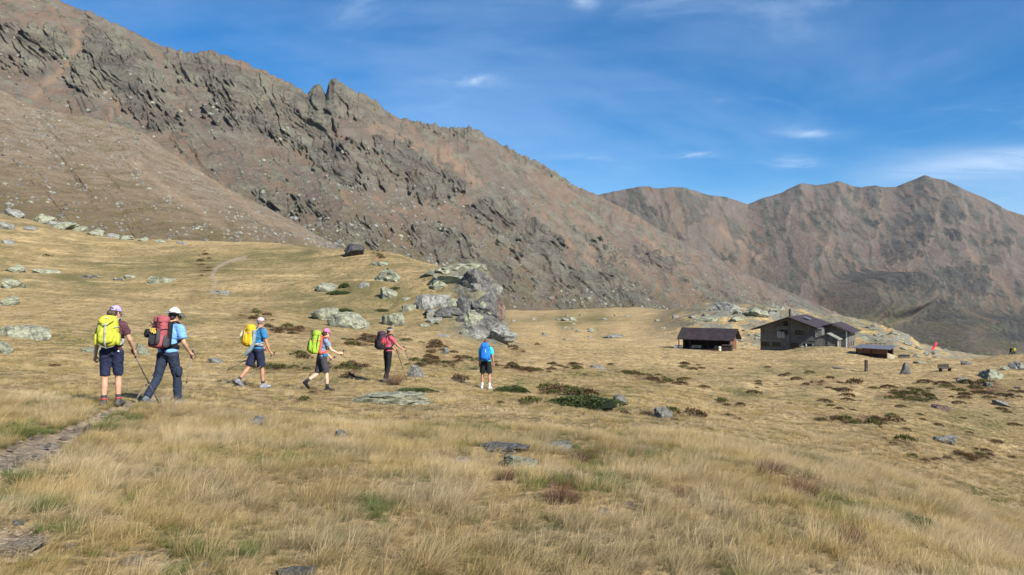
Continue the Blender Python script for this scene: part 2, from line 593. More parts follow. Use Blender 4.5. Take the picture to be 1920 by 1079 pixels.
# ---- ground sheet
ys = np.concatenate([np.linspace(-40, 1.5, 26), np.exp(np.linspace(math.log(2.0), math.log(175), 560)), np.exp(np.linspace(math.log(176.5), math.log(560), 100))])
NG = 430
hw = np.where(ys < 6, 1.0 * 6 + (6 - ys) * 0.9, 1.0 * ys)
cc = np.linspace(-1, 1, NG)
GX = hw[:, None] * cc[None, :]
GX = np.where(GX < 0, GX * 0.92, GX * 0.97)
GY = np.repeat(ys[:, None], NG, 1)
GZ = hgt(GX, GY)
mg, mr, mp = masks(GX, GY, GZ)
GZ = GZ - mp * 0.05 * (GY < 20)
ROCKYG = sstep(195, 235, GY) * sstep(0.16, 0.3, GX / np.maximum(GY, 1)) * sstep(-0.1, 0.5, fbm(GX / 11, GY / 9, 4, 51) + 0.25)
UG = GX / np.maximum(GY, 1)
KC = np.exp(-(((UG + 0.040) / 0.036) ** 2)) * sstep(72, 82, GY) * sstep(125, 110, GY)
ROCKYG = np.maximum(ROCKYG, np.clip(KC * (0.9 + 0.9 * fbm(GX / 4, GY / 4, 3, 57)), 0, 1))
ground_me = grid_mesh('ground', np.stack([GX, GY, GZ], -1), {'green': mg, 'red': mr, 'path': mp, 'stony': np.clip(ROCKYG * 1.5, 0, 1), 'crag': np.clip(KC * 1.5 + 0.5 * fbm(GX / 3, GY / 3, 3, 58) * KC, 0, 1), 'turf': sstep(30, 12, GY)})

m = NM('meadow')
p = m.pos()
flat = m.map(p, scale=(1, 1, 0.4))
nf = m.noise(flat, 9.0, 6, 0.65)
nm_ = m.noise(flat, 1.3, 5, 0.6)
nl = m.noise(m.map(p, scale=(0.10, 0.34, 0.2)), 1.0, 5, 0.6)
gold = m.mix(m.ramp(nf, 0.3, 0.72), (0.27, 0.185, 0.086), (0.58, 0.42, 0.22))
gold = m.mix(m.ramp(nl, 0.42, 0.66), gold, m.mix(m.ramp(nf, 0.3, 0.7), (0.22, 0.15, 0.062), (0.46, 0.33, 0.155)))
gold = m.mix(m.ramp(nm_, 0.46, 0.68, 0, 0.85), gold, (0.15, 0.108, 0.046))
grn = m.mix(m.ramp(nf, 0.3, 0.7), (0.06, 0.058, 0.020), (0.205, 0.168, 0.070))
redc = m.mix(m.ramp(nf, 0.3, 0.7), (0.060, 0.034, 0.018), (0.19, 0.105, 0.048))
c = m.mix(m.math('MULTIPLY', m.attr('green'), m.ramp(nf, 0.2, 0.55, 0.55, 1.0)), gold, grn)
c = m.mix(m.math('MULTIPLY', m.attr('red'), m.ramp(nm_, 0.25, 0.5, 0.45, 1.0)), c, redc)
# streaks of paler, lodged grass along the slope
st = m.noise(m.map(p, scale=(0.07, 0.30, 1.5)), 1.0, 6, 0.62, 0.8)
c = m.mix(m.ramp(st, 0.53, 0.68, 0, 0.55), c, (0.54, 0.40, 0.20))
st2 = m.noise(m.map(p, scale=(0.05, 0.16, 1.1), loc=(3, 1, 5)), 1.0, 5, 0.6, 0.6)
c = m.mix(m.ramp(st2, 0.56, 0.70, 0, 0.40), c, (0.125, 0.10, 0.04))
c = m.mix(m.math('MULTIPLY', m.attr('turf'), m.ramp(nm_, 0.25, 0.6, 0.45, 0.95)), c, m.mix(m.ramp(nf, 0.3, 0.7), (0.12, 0.092, 0.042), (0.37, 0.265, 0.13)))
soil = m.mix(m.ramp(m.noise(p, 14, 6, 0.7), 0.3, 0.7), (0.15, 0.112, 0.075), (0.42, 0.335, 0.24))
soil = m.mix(m.ramp(m.voro(p, 30), 0.08, 0.28, 0.25, 0), soil, (0.42, 0.38, 0.33))
c = m.mix(m.attr('path'), c, soil)
rk = m.mix(m.ramp(m.noise(p, 0.9, 7, 0.7), 0.3, 0.7), (0.085, 0.08, 0.065), (0.26, 0.255, 0.20))
c = m.mix(m.math('MULTIPLY', m.attr('stony'), 0.9), c, m.mix(nf, (0.085, 0.077, 0.036), (0.20, 0.165, 0.085)))
c = m.mix(m.math('MULTIPLY', m.attr('stony'), m.ramp(m.noise(p, 0.35, 6, 0.7), 0.36, 0.52)), c, rk)
cr_ = m.mix(m.ramp(m.noise(p, 0.8, 7, 0.7), 0.35, 0.65), (0.05, 0.048, 0.045), (0.20, 0.195, 0.165))
cr_ = m.mix(m.ramp(m.noise(p, 0.25, 4, 0.6), 0.5, 0.62, 0, 0.6), cr_, (0.16, 0.14, 0.06))
c = m.mix(m.ramp(m.attr('crag'), 0.5, 0.85), c, cr_)
m.color(c)
hh = m.math('ADD', m.math('MULTIPLY', nf, 0.6), m.math('MULTIPLY', m.noise(flat, 26, 4, 0.7), 0.5))
b1_ = m.bump(hh, 0.9, 0.10)
bb = m.n('ShaderNodeBump')
bb.inputs['Strength'].default_value = 0.7
bb.inputs['Distance'].default_value = 0.8
m.put(bb.inputs['Height'], m.noise(flat, 0.9, 5, 0.6))
m.t.links.new(b1_, bb.inputs['Normal'])
m.t.links.new(bb.outputs[0], m.b.inputs['Normal'])
M_MEADOW = m.m
ground = tag(mesh_obj('ground', ground_me, M_MEADOW), kind='structure')

# ------------------------------------------------------------------ mountains
PXG0, PXG1, PYG0, PYG1, PST = -260, 2260, -260, 760, 4     # raster of masks in frame units, 4 px steps
RW, RH = (PXG1 - PXG0) // PST, (PYG1 - PYG0) // PST
_rx = PXG0 + (np.arange(RW) + 0.5) * PST
_ry = PYG0 + (np.arange(RH) + 0.5) * PST
RXX, RYY = np.meshgrid(_rx, _ry)


def poly_mask(polys, soft=2.0):
    a = np.zeros((RH, RW))
    for pg in polys:
        ins = np.zeros((RH, RW), bool)
        n = len(pg)
        for i in range(n):
            x0, y0 = pg[i]
            x1, y1 = pg[(i + 1) % n]
            if y0 == y1:
                continue
            cnd = ((y0 > RYY) != (y1 > RYY)) & (RXX < (x1 - x0) * (RYY - y0) / (y1 - y0) + x0)
            ins ^= cnd
        a = np.maximum(a, ins)
    return blur1(blur1(a, soft, 0), soft, 1)


def line_mask(lines):
    a = np.zeros((RH, RW))
    for w, pts in lines:
        d = seg_d(RXX + fbm(RXX / 30, RYY / 30, 2, 9) * 7, RYY + fbm(RXX / 30, RYY / 30, 2, 19) * 7, pts)
        a = np.maximum(a, np.exp(-(d / w) ** 2))
    return a


def samp(a, px, py):
    fx = np.clip((px - PXG0) / PST - 0.5, 0, RW - 1.001)
    fy = np.clip((py - PYG0) / PST - 0.5, 0, RH - 1.001)
    ix, iy = fx.astype(int), fy.astype(int)
    tx, ty = fx - ix, fy - iy
    return (a[iy, ix] * (1 - tx) + a[iy, ix + 1] * tx) * (1 - ty) + (a[iy + 1, ix] * (1 - tx) + a[iy + 1, ix + 1] * tx) * ty


CRAGS = [
 [(-200, 60), (-40, 40), (30, 50), (20, 130), (-30, 140), (-200, 160)],
 [(25, 75), (55, 50), (105, 50), (138, 70), (138, 105), (100, 115), (72, 140), (30, 125)],
 [(165, 25), (190, 35), (225, 60), (270, 100), (305, 128), (330, 180), (322, 208), (285, 195), (268, 228), (245, 215), (205, 165), (175, 188), (120, 150), (148, 110), (165, 75)],
 [(300, 92), (400, 102), (470, 130), (550, 165), (600, 190), (640, 240), (560, 230), (470, 195), (340, 150)],
 [(272, 235), (290, 212), (345, 205), (350, 240), (310, 250), (275, 248)],
 [(380, 200), (400, 182), (460, 180), (520, 212), (540, 180), (600, 205), (625, 258), (690, 270), (705, 300), (750, 335), (735, 350), (680, 362), (640, 348), (600, 325), (565, 285), (480, 250), (400, 232)],
 [(700, 262), (760, 262), (800, 300), (885, 345), (840, 382), (790, 384), (750, 340), (715, 300)],
 [(565, 165), (590, 145), (660, 145), (720, 195), (745, 218), (700, 235), (630, 218)],
 [(740, 212), (880, 232), (960, 278), (1030, 310), (1115, 364), (1095, 366), (1000, 315), (900, 262), (760, 232)],
 [(858, 388), (900, 368), (960, 384), (1015, 418), (1075, 470), (1010, 478), (950, 432), (880, 412)],
 [(1180, 458), (1215, 463), (1262, 490), (1280, 515), (1240, 508), (1200, 486)],
 [(752, 432), (800, 418), (885, 438), (905, 470), (870, 505), (780, 472)],
 [(630, 420), (690, 405), (740, 440), (700, 470), (650, 460)],
 [(460, 362), (540, 360), (630, 400), (610, 415), (520, 395)],
 [(900, 480), (960, 500), (975, 540), (940, 560), (900, 540)],
 [(1060, 500), (1130, 505), (1165, 560), (1130, 575), (1080, 550)],
 [(1035, 560), (1075, 560), (1080, 588), (1045, 588)],
 [(960, 462), (1040, 478), (1110, 535), (1060, 552), (980, 510)], [(1110, 495), (1180, 515), (1240, 575), (1150, 572)], [(1270, 505), (1330, 535), (1410, 582), (1340, 590)],
 [(905, 410), (960, 420), (980, 455), (925, 470)], [(1065, 415), (1130, 448), (1185, 490), (1130, 492)], [(1010, 520), (1050, 540), (1030, 570), (985, 560)], [(1420, 550), (1480, 575), (1540, 610), (1450, 605)],
]
FARCRAGS = [
 [(1510, 402), (1545, 400), (1562, 418), (1530, 420)], [(1690, 398), (1715, 392), (1750, 415), (1745, 428), (1700, 426)],
 [(1745, 365), (1775, 375), (1812, 405), (1808, 422), (1770, 415)], [(1615, 358), (1640, 358), (1655, 385), (1635, 398)],
 [(1755, 425), (1790, 432), (1800, 455), (1775, 450)], [(1860, 445), (1890, 450), (1890, 468), (1865, 465)],
 [(1700, 440), (1740, 440), (1745, 460), (1715, 455)], [(1620, 405), (1650, 408), (1655, 425), (1630, 425)],
 [(1640, 455), (1700, 450), (1720, 490), (1660, 500)], [(1750, 500), (1850, 500), (1860, 560), (1790, 560)],
 [(1190, 385), (1230, 390), (1240, 410), (1205, 405)], [(1275, 395), (1320, 400), (1330, 420), (1290, 415)], [(1340, 470), (1385, 480), (1380, 490), (1350, 485)],
 [(1560, 515), (1640, 508), (1700, 545), (1690, 570), (1600, 560)], [(1690, 575), (1780, 560), (1800, 600), (1720, 610)], [(1810, 600), (1900, 590), (1920, 650), (1830, 650)],
]
TANS = [(3, [(930, 430), (990, 480), (1040, 530)]), (4, [(1150, 470), (1230, 530), (1300, 580)]), (3, [(1010, 400), (1080, 450), (1140, 480)]), (3, [(1200, 440), (1290, 500)]), (4, [(770, 270), (830, 310)]), (3, [(700, 370), (760, 400)]), (5, [(150, 60), (132, 112), (95, 140), (50, 190)]), (4, [(238, 160), (215, 205), (200, 230)]), (4, [(860, 285), (850, 300)]), (12, [(835, 285), (870, 310)]),
        (5, [(955, 470), (1000, 520), (1060, 580), (1090, 590)]), (4, [(1100, 480), (1160, 530), (1220, 575)]), (5, [(640, 360), (660, 385)]), (4, [(1050, 440), (1130, 500)]),
        (9, [(700, 240), (760, 260), (900, 340)]), (5, [(330, 290), (480, 400), (600, 455)]), (7, [(240, 300), (420, 430)])]
FTANS = [(3, [(930, 430), (990, 480), (1040, 530)]), (4, [(1150, 470), (1230, 530), (1300, 580)]), (3, [(1010, 400), (1080, 450), (1140, 480)]), (3, [(1200, 440), (1290, 500)]), (4, [(770, 270), (830, 310)]), (3, [(700, 370), (760, 400)]), (4, [(1690, 360), (1700, 420), (1690, 450), (1690, 480)]), (4, [(1810, 470), (1880, 540), (1930, 600)]), (5, [(1350, 430), (1400, 470), (1420, 490)]), (4, [(1760, 430), (1720, 470), (1700, 520)]), (3, [(1480, 400), (1520, 450), (1600, 490)])]
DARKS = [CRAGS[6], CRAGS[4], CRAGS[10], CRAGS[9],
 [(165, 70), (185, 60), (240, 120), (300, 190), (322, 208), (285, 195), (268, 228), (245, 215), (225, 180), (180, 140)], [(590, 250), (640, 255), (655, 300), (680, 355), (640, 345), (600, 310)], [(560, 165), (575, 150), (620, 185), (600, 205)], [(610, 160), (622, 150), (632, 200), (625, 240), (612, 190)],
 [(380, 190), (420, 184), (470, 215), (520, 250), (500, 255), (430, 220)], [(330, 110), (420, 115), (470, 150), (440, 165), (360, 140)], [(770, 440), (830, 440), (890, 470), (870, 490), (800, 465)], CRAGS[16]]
dark_r = poly_mask(DARKS, 1.2) * 0.75  # darker rock bands, with the cliffs' fine shadows put into the colour
crag_r = poly_mask(CRAGS, 1.6)
fcrag_r = poly_mask(FARCRAGS, 1.6)
tan_r = line_mask(TANS)
ftan_r = line_mask(FTANS)
MOUND_R = sstep(0.18, 0.75, np.exp(-(((RXX - 1635) / 95) ** 2 + ((RYY - 562) / 46) ** 2) * 1.1)) + 0.7 * sstep(0.2, 0.8, np.exp(-(((RXX - 1830) / 130) ** 2 + ((RYY - 640) / 50) ** 2)))


def interp(pts, x):
    a = np.array(pts, float)
    return np.interp(x, a[:, 0], a[:, 1])


def sawt(s):
    f = s - np.floor(s)
    return np.where(f < 0.86, f / 0.86, (1 - f) / 0.14)


def face(name, cols, rows, px0, px1, ridge, foot, ridge_d, foot_d, prof, crag, tan, amp, scale, seed, back=14, extra=None, dirn=(0.66, 0.75), big_a=11.0, rib_a=3.6, warp=1.0, N=(0.06, -0.95, 0.16), darkr=None, jag_a=1.0):
    """one mountain flank as a real surface: foot line and ridge line at their distances, relief added along the slope normal"""
    px = np.linspace(px0, px1, cols)
    t = np.linspace(0, 1, rows)
    pr, pf = interp(ridge, px), interp(foot, px)
    dr, df = interp(ridge_d, px), interp(foot_d, px)
    PX = np.repeat(px[None], rows, 0)
    T = np.repeat(t[:, None], cols, 1)
    prs = blur1(pr, 26 * cols / (px1 - px0), 0)
    PY = pf + (prs - pf) * T + (pr - prs) * T ** 11
    D = df + (dr - df) * T ** prof
    U, E = (PX - 960) / FPX, -(PY - 539.5) / FPX
    P = np.stack([U * D, D, E * D], -1)
    jag = (fbm(PX / 13, PX * 0 + 3.3, 3, seed + 51) * 5.0 + np.abs(perlin(PX / 6.0, PX * 0 + 1.7, seed + 52)) * 4.0) * T ** 12 * (0.25 + samp(crag, PX, np.repeat(pr[None] + 8, rows, 0)))
    E = E + jag * jag_a / FPX
    P = np.stack([U * D, D, E * D], -1)
    rk = samp(crag, PX + fbm(PX / 18, PY / 18, 3, seed + 1) * 9, PY + fbm(PX / 18, PY / 18, 3, seed + 2) * 9)
    tn = samp(tan, PX, PY)
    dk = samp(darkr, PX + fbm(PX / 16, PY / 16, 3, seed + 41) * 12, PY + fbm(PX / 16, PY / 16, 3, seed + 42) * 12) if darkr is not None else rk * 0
    nz = fbm((PX + PY) / 30, (PX - PY) / 13, 4, seed + 30, 0.6)
    rk = sstep(0.30, 0.62, rk * 0.85 + nz * 0.42)
    # relief runs down the slope, from upper left to lower right in view
    q, r = (PX * dirn[0] + PY * dirn[1]), (PX * dirn[1] - PY * dirn[0])
    q = q + fbm(PX / 70, PY / 70, 3, seed + 3) * 22 * warp
    r = r + fbm(PX / 60, PY / 60, 3, seed + 4) * 15 * warp
    big = fbm(q / 260, r / 120, 3, seed + 5)
    ribs = ridged(q / 110, r / 26, 5, seed + 6, 0.55) - 0.75
    wob = fbm(q / 110, r / 36, 3, seed + 16)
    s1 = r / 25 + wob * 1.5
    s2 = r / 9.0 + q / 150 + wob * 2.2 + fbm(q / 50, r / 16, 2, seed + 17) * 0.7
    saw1 = 1 - sawt(s1)
    saw2 = 1 - sawt(s2)
    am = np.clip(0.6 + fbm(q / 120, r / 22, 3, seed + 18), 0.0, 1.3)
    am2 = np.clip(0.6 + fbm(q / 60, r / 14, 3, seed + 19) * 1.2, 0.0, 1.4)
    blk = fbm(q / 36, r / 9, 4, seed + 8, 0.55)
    jnt = sawt(q / 17 + r / 60 + fbm(q / 30, r / 20, 2, seed + 20) * 1.2)
    fine = fbm(q / 12, r / 4.5, 3, seed + 9, 0.55)
    rsel = np.clip(rk * (0.8 + 0.5 * blk) + sstep(0.55, 1.15, ribs + 0.75 + nz * 0.3) * 0.62 * sstep(0.0, 0.25, T), 0, 1)
    edge = sstep(0.0, 0.05, T)
    crg = saw1 * am - 0.4
    disp = (big * big_a + ribs * rib_a + (saw2 * am2 * 1.0 + blk * 1.4) * sstep(0.05, 0.3, T) + fine * 0.7 + rk * (saw1 * am * 12 + saw2 * am2 * 5.4 + jnt * 2.6 * am2 + blk * 4.2 + fine * 1.2 + 1.5)) * amp * edge
    if extra is not None:
        disp = disp + extra(PX, PY, T)
    disp = disp * D / scale * (1 - 0.6 * sstep(0.80, 0.99, T))
    N = np.array(N)
    P = P + disp[..., None] * N
    # far side of the ridge
    last = P[-1]
    drop = np.linspace(0, 1, back + 1)[1:]
    bk = np.stack([np.stack([last[:, 0] + d * dr * 0.12, last[:, 1] + d * dr * 0.38, last[:, 2] * (1 - d) + (-60) * d + fbm(px / 30, np.full_like(px, d * 6), 3, seed) * 8 * d * (1 - d) * 4], -1) for d in drop])
    P = np.concatenate([P, bk])
    pad = lambda a: np.concatenate([a, np.repeat(a[-1:], back, 0)])
    green = pad(np.clip(sstep(0.62, 0.08, T) * (0.75 + 0.6 * fbm(q / 90, r / 30, 4, seed + 12)), 0, 1))
    hue = pad(fbm(q / 200, r / 70, 4, seed + 14) * 0.5 + 0.5)
    return P, dict(rock=pad(rsel), dark=pad(dk), tan=pad(tn), green=green, hue=hue, cav=pad(np.clip(crg, -1, 1))), (PX, PY, T)


RIDGE_M = [(-260, -150), (-100, -85), (0, -48), (60, -20), (110, 0), (145, 18), (200, 38), (240, 55), (280, 75), (305, 88), (345, 96), (400, 98), (430, 105), (480, 128), (520, 145), (548, 160), (570, 172), (579, 175), (588, 158), (598, 160), (611, 178), (618, 158), (628, 152), (645, 158), (665, 172), (685, 180), (705, 190), (722, 208), (745, 220), (775, 228), (800, 232), (830, 235), (850, 240), (880, 240), (905, 250), (935, 272), (960, 285), (985, 295), (1020, 310), (1050, 332), (1080, 352), (1125, 368), (1180, 398), (1250, 440), (1330, 482), (1420, 522), (1520, 566), (1620, 610), (1720, 652), (1800, 690)]
FOOT_M = [(-260, 480), (0, 480), (400, 490), (640, 500), (800, 545), (945, 590), (1060, 605), (1200, 600), (1400, 630), (1560, 665), (1700, 690), (1800, 720)]
RD_M = [(-260, 730), (0, 770), (400, 880), (620, 960), (900, 1150), (1120, 1380), (1300, 1330), (1500, 1200), (1800, 1050)]
FD_M = [(-260, 400), (300, 400), (640, 400), (950, 460), (1100, 520), (1400, 620), (1800, 820)]
RIDGE_F = [(1000, 410), (1060, 385), (1120, 366), (1160, 358), (1200, 351), (1215, 350), (1225, 354), (1255, 352), (1280, 353), (1300, 358), (1330, 368), (1360, 370), (1385, 378), (1402, 383), (1430, 372), (1465, 362), (1480, 354), (1500, 345), (1530, 348), (1555, 345), (1570, 340), (1590, 347), (1610, 352), (1640, 350), (1660, 352), (1680, 351), (1700, 343), (1718, 336), (1730, 330), (1745, 336), (1770, 338), (1790, 348), (1825, 364), (1850, 377), (1890, 395), (1920, 404), (2050, 440), (2260, 520)]
FOOT_F = [(1000, 640), (1300, 660), (1560, 680), (1700, 695), (1920, 710), (2260, 730)]
RD_F = [(1000, 2300), (1120, 2400), (1280, 2500), (1402, 2900), (1560, 3000), (1730, 3000), (1920, 2700), (2260, 2400)]
FD_F = [(1000, 1200), (1400, 1100), (1700, 950), (2260, 800)]

SPURS = [(26, 30, [(1730, 331), (1745, 400), (1715, 470), (1660, 540)]), (18, 20, [(1570, 341), (1562, 400), (1530, 470), (1500, 540)]), (18, 20, [(1498, 346), (1480, 410), (1420, 480), (1400, 540)]), (22, 26, [(1845, 374), (1880, 460), (1910, 560), (1960, 660)]),
         (14, 18, [(1215, 350), (1262, 420), (1330, 500), (1400, 580)]), (14, 18, [(1325, 366), (1372, 440), (1450, 520), (1520, 600)]), (12, 14, [(1650, 352), (1640, 420), (1600, 480)]), (14, 16, [(1790, 350), (1800, 430), (1820, 520)]), (12, 14, [(1280, 353), (1330, 430), (1400, 500)])]


def spurs(px, py):
    wx = px + fbm(px / 50, py / 50, 3, 231) * 16
    wy = py + fbm(px / 50, py / 50, 3, 232) * 16
    a = np.zeros_like(px)
    for amp_, w_, pts in SPURS:
        a = np.maximum(a, amp_ * np.exp(-seg_d(wx, wy, pts) / w_))
    return a


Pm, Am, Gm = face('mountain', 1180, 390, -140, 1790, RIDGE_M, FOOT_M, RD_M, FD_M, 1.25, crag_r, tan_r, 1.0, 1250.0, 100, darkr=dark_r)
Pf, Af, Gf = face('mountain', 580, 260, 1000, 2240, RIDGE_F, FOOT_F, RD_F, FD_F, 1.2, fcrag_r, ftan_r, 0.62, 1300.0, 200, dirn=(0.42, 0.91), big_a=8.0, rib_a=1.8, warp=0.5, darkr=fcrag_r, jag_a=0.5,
                  extra=lambda PX, PY, T: 110 * samp(MOUND_R, PX, PY) + 0.55 * spurs(PX, PY) * sstep(0, 0.2, T))


def mountain_mat(name, s, greeny=1.0, rd=1.0, tint=(0.95, 0.89, 0.83)):
    m = NM(name)
    p = m.pos()
    # grain stretched along the fall line of the slope
    pr = m.map(p, scale=(1.0, 0.35, 1.0), rot=(0, R(-42), 0))
    n1 = m.noise(m.map(p, scale=(s, s * 0.5, s)), 0.05, 8, 0.68)
    n2 = m.noise(m.map(p, scale=(s, s * 0.5, s)), 0.35, 6, 0.72)
    stk = m.noise(m.map(pr, scale=(0.10 * s, 0.02 * s, 0.012 * s)), 1.0, 7, 0.65, 0.4)
    hue = m.attr('hue')
    scree = m.mix(m.ramp(hue, 0.25, 0.8), (0.158, 0.128, 0.108), (0.205, 0.145, 0.102))
    scree = m.mix(m.ramp(n1, 0.38, 0.66, 0, 0.75), scree, (0.205, 0.185, 0.158))
    scree = m.mix(m.ramp(stk, 0.5, 0.66, 0, 0.7), scree, (0.125, 0.112, 0.084))
    scree = m.mix(m.ramp(n2, 0.55, 0.75, 0, 0.6), scree, (0.30, 0.275, 0.235))
    scree = m.mix(m.ramp(n2, 0.45, 0.28, 0, 0.6), scree, (0.085, 0.074, 0.062))
    scree = m.mix(m.math('MULTIPLY', m.attr('tan'), 0.75), scree, (0.285, 0.205, 0.145))
    grn = m.mix(m.ramp(n2, 0.35, 0.65), (0.08, 0.078, 0.040), (0.185, 0.165, 0.092))
    gf = m.math('MULTIPLY', m.attr('green'), m.ramp(n1, 0.36, 0.58, 0.0, greeny))
    scree = m.mix(gf, scree, grn)
    k = rd
    rock = m.mix(m.ramp(n1, 0.35, 0.65), (0.095 * k, 0.094 * k, 0.080 * k), (0.205 * k, 0.208 * k, 0.162 * k))
    rock = m.mix(m.ramp(n2, 0.5, 0.72, 0, 0.6), rock, (0.31 * k, 0.315 * k, 0.25 * k))
    rock = m.mix(m.ramp(n2, 0.46, 0.30, 0, 0.8), rock, (0.036, 0.036, 0.036))
    rock = m.mix(m.math('MULTIPLY', m.attr('dark'), m.ramp(n1, 0.3, 0.55, 1.0, 0.55)), rock, m.mix(m.ramp(n2, 0.35, 0.7), (0.040, 0.040, 0.042), (0.125, 0.122, 0.112)))  # dark rock of the crags, plus their small shadows painted in
    rock = m.mix(m.ramp(m.noise(p, 0.012 * s, 5, 0.6), 0.42, 0.62, 0, 0.55), rock, m.mix(0.5, scree, rock))
    c = m.mix(m.ramp(m.attr('rock'), 0.2, 0.7, 0, 0.92), scree, rock)
    c = m.mix(1.0, c, tint, 'MULTIPLY')
    m.color(c)
    h = m.math('ADD', m.math('MULTIPLY', n1, 2.2), m.math('MULTIPLY', n2, 0.9))
    m.bump(h, 1.0, 3.6 / s)
    m.b.inputs['Specular IOR Level'].default_value = 0.1
    return m.m


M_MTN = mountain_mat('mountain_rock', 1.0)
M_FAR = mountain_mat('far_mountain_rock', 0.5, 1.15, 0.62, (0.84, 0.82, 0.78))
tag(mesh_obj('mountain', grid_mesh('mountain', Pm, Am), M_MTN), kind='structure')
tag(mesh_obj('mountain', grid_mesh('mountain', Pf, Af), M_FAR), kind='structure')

# lateral moraine in front of the mountain
RIDGE_L = [(-260, 100), (-100, 140), (0, 168), (40, 190), (75, 205), (150, 215), (200, 228), (270, 250), (300, 272), (350, 308), (420, 350), (500, 390), (560, 420), (610, 450), (660, 478), (700, 500)]
FOOT_L = [(-260, 430), (0, 450), (200, 480), (400, 485), (640, 495), (700, 510)]
RD_L = [(-260, 430), (0, 460), (300, 470), (500, 430), (700, 380)]
FD_L = [(-260, 195), (0, 200), (300, 215), (640, 240), (700, 260)]


def bumpy(PX, PY, T):
    q, r = (PX * 0.66 + PY * 0.75), (PX * 0.75 - PY * 0.66)
    return sstep(0, 0.05, T) * (fbm(q / 160, r / 40, 4, 311) * 7 + ridged(q / 120, r / 14, 3, 312) * 1.3 + fbm(PX / 7, PY / 5, 3, 313) * 0.9)


Pl, Al, Gl = face('moraine', 460, 260, -240, 700, RIDGE_L, FOOT_L, RD_L, FD_L, 1.1, crag_r * 0, tan_r, 0.0, 700.0, 300, back=10, extra=bumpy)
Al['top'] = np.concatenate([Gl[2], np.ones((10, Gl[2].shape[1]))])
m = NM('moraine_debris')
p = m.pos()
pr = m.map(p, scale=(1.0, 0.5, 1.0), rot=(0, R(-40), 0))
n1 = m.noise(p, 0.12, 8, 0.68)
n2 = m.noise(p, 0.8, 6, 0.7)
stk = m.noise(m.map(pr, scale=(0.20, 0.05, 0.03)), 1.0, 7, 0.65, 0.5)
c = m.mix(m.ramp(n1, 0.35, 0.65), (0.155, 0.113, 0.070), (0.245, 0.182, 0.118))
c = m.mix(m.ramp(stk, 0.48, 0.62, 0, 0.75), c, (0.125, 0.098, 0.045))
c = m.mix(m.ramp(n2, 0.56, 0.74, 0, 0.8), c, (0.36, 0.31, 0.235))
c = m.mix(m.ramp(n2, 0.44, 0.28, 0, 0.6), c, (0.075, 0.058, 0.036))
c = m.mix(m.math('MULTIPLY', m.ramp(m.attr('top'), 0.35, 0.85), m.ramp(n1, 0.38, 0.62, 0.1, 0.6)), c, m.mix(m.ramp(n2, 0.35, 0.65), (0.145, 0.120, 0.090), (0.30, 0.262, 0.205)))
c = m.mix(m.math('MULTIPLY', m.attr('tan'), 0.5), c, (0.30, 0.215, 0.14))
c = m.mix(m.math('MULTIPLY', m.attr('green'), m.ramp(n1, 0.4, 0.6, 0.1, 0.85)), c, m.mix(m.ramp(n2, 0.35, 0.65), (0.085, 0.07, 0.026), (0.20, 0.155, 0.06)))
m.color(c)
m.bump(m.math('ADD', m.math('MULTIPLY', n1, 1.5), n2), 1.0, 1.2)
m.b.inputs['Specular IOR Level'].default_value = 0.1
tag(mesh_obj('moraine', grid_mesh('moraine', Pl, Al), m.m), kind='structure')

# valley floor out to the horizon, under and behind everything
a = np.linspace(0, 2 * np.pi, 97)
rr_ = np.array([0.1, 500, 1500, 3000, 4500, 5700])
VP = np.stack([rr_[:, None] * np.cos(a), rr_[:, None] * np.sin(a), np.full((6, 97), -175.0)], -1)
mv = NM('valley_grass')
mv.color(mv.mix(mv.ramp(mv.noise(mv.pos(), 0.004, 8, 0.7), 0.4, 0.6), (0.075, 0.08, 0.035), (0.17, 0.14, 0.08)))
tag(mesh_obj('valley_floor', grid_mesh('valley_floor', VP[:, ::-1]), mv.m), kind='structure')
# ------------------------------------------------------------------ rocks
def rock_material(name, lich, dark, pale, warm=None):
    m = NM(name)
    p = m.obj()
    n1 = m.noise(p, 2.2, 8, 0.66)
    n2 = m.noise(p, 9.0, 6, 0.7)
    n3 = m.noise(p, 1.0, 4, 0.6)
    c = m.mix(m.ramp(n1, 0.36, 0.6), dark, lich)
    c = m.mix(m.ramp(n2, 0.52, 0.68, 0, 0.75), c, pale)
    c = m.mix(m.ramp(n2, 0.44, 0.30, 0, 0.85), c, tuple(v * 0.35 for v in dark))
    if warm:
        c = m.mix(m.ramp(n3, 0.52, 0.66, 0, 0.7), c, warm)
    wv = m.n('ShaderNodeVectorMath', operation='ADD')
    m.put(wv.inputs[0], m.map(p, scale=(1, 1, 1.7), rot=(0.4, 0.5, 0.3)))
    nt = m.n('ShaderNodeTexNoise')
    m.put(nt.inputs['Vector'], p)
    nt.inputs['Scale'].default_value = 3.0
    nt.inputs['Detail'].default_value = 5
    m.put(wv.inputs[1], nt.outputs['Color'])
    cr = m.voro(wv.outputs[0], 1.7, 'DISTANCE_TO_EDGE')
    c = m.mix(m.math('MULTIPLY', m.ramp(cr, 0.022, 0.0, 0, 0.55), m.ramp(n3, 0.4, 0.6)), c, tuple(v * 0.3 for v in dark))
    m.color(c)
    m.bump(m.math('ADD', m.math('ADD', m.math('MULTIPLY', n1, 0.8), m.math('MULTIPLY', n2, 0.5)), m.math('MULTIPLY', m.ramp(cr, 0.03, 0.0), -0.3)), 0.9, 0.12)
    m.b.inputs['Specular IOR Level'].default_value = 0.15
    return m.m


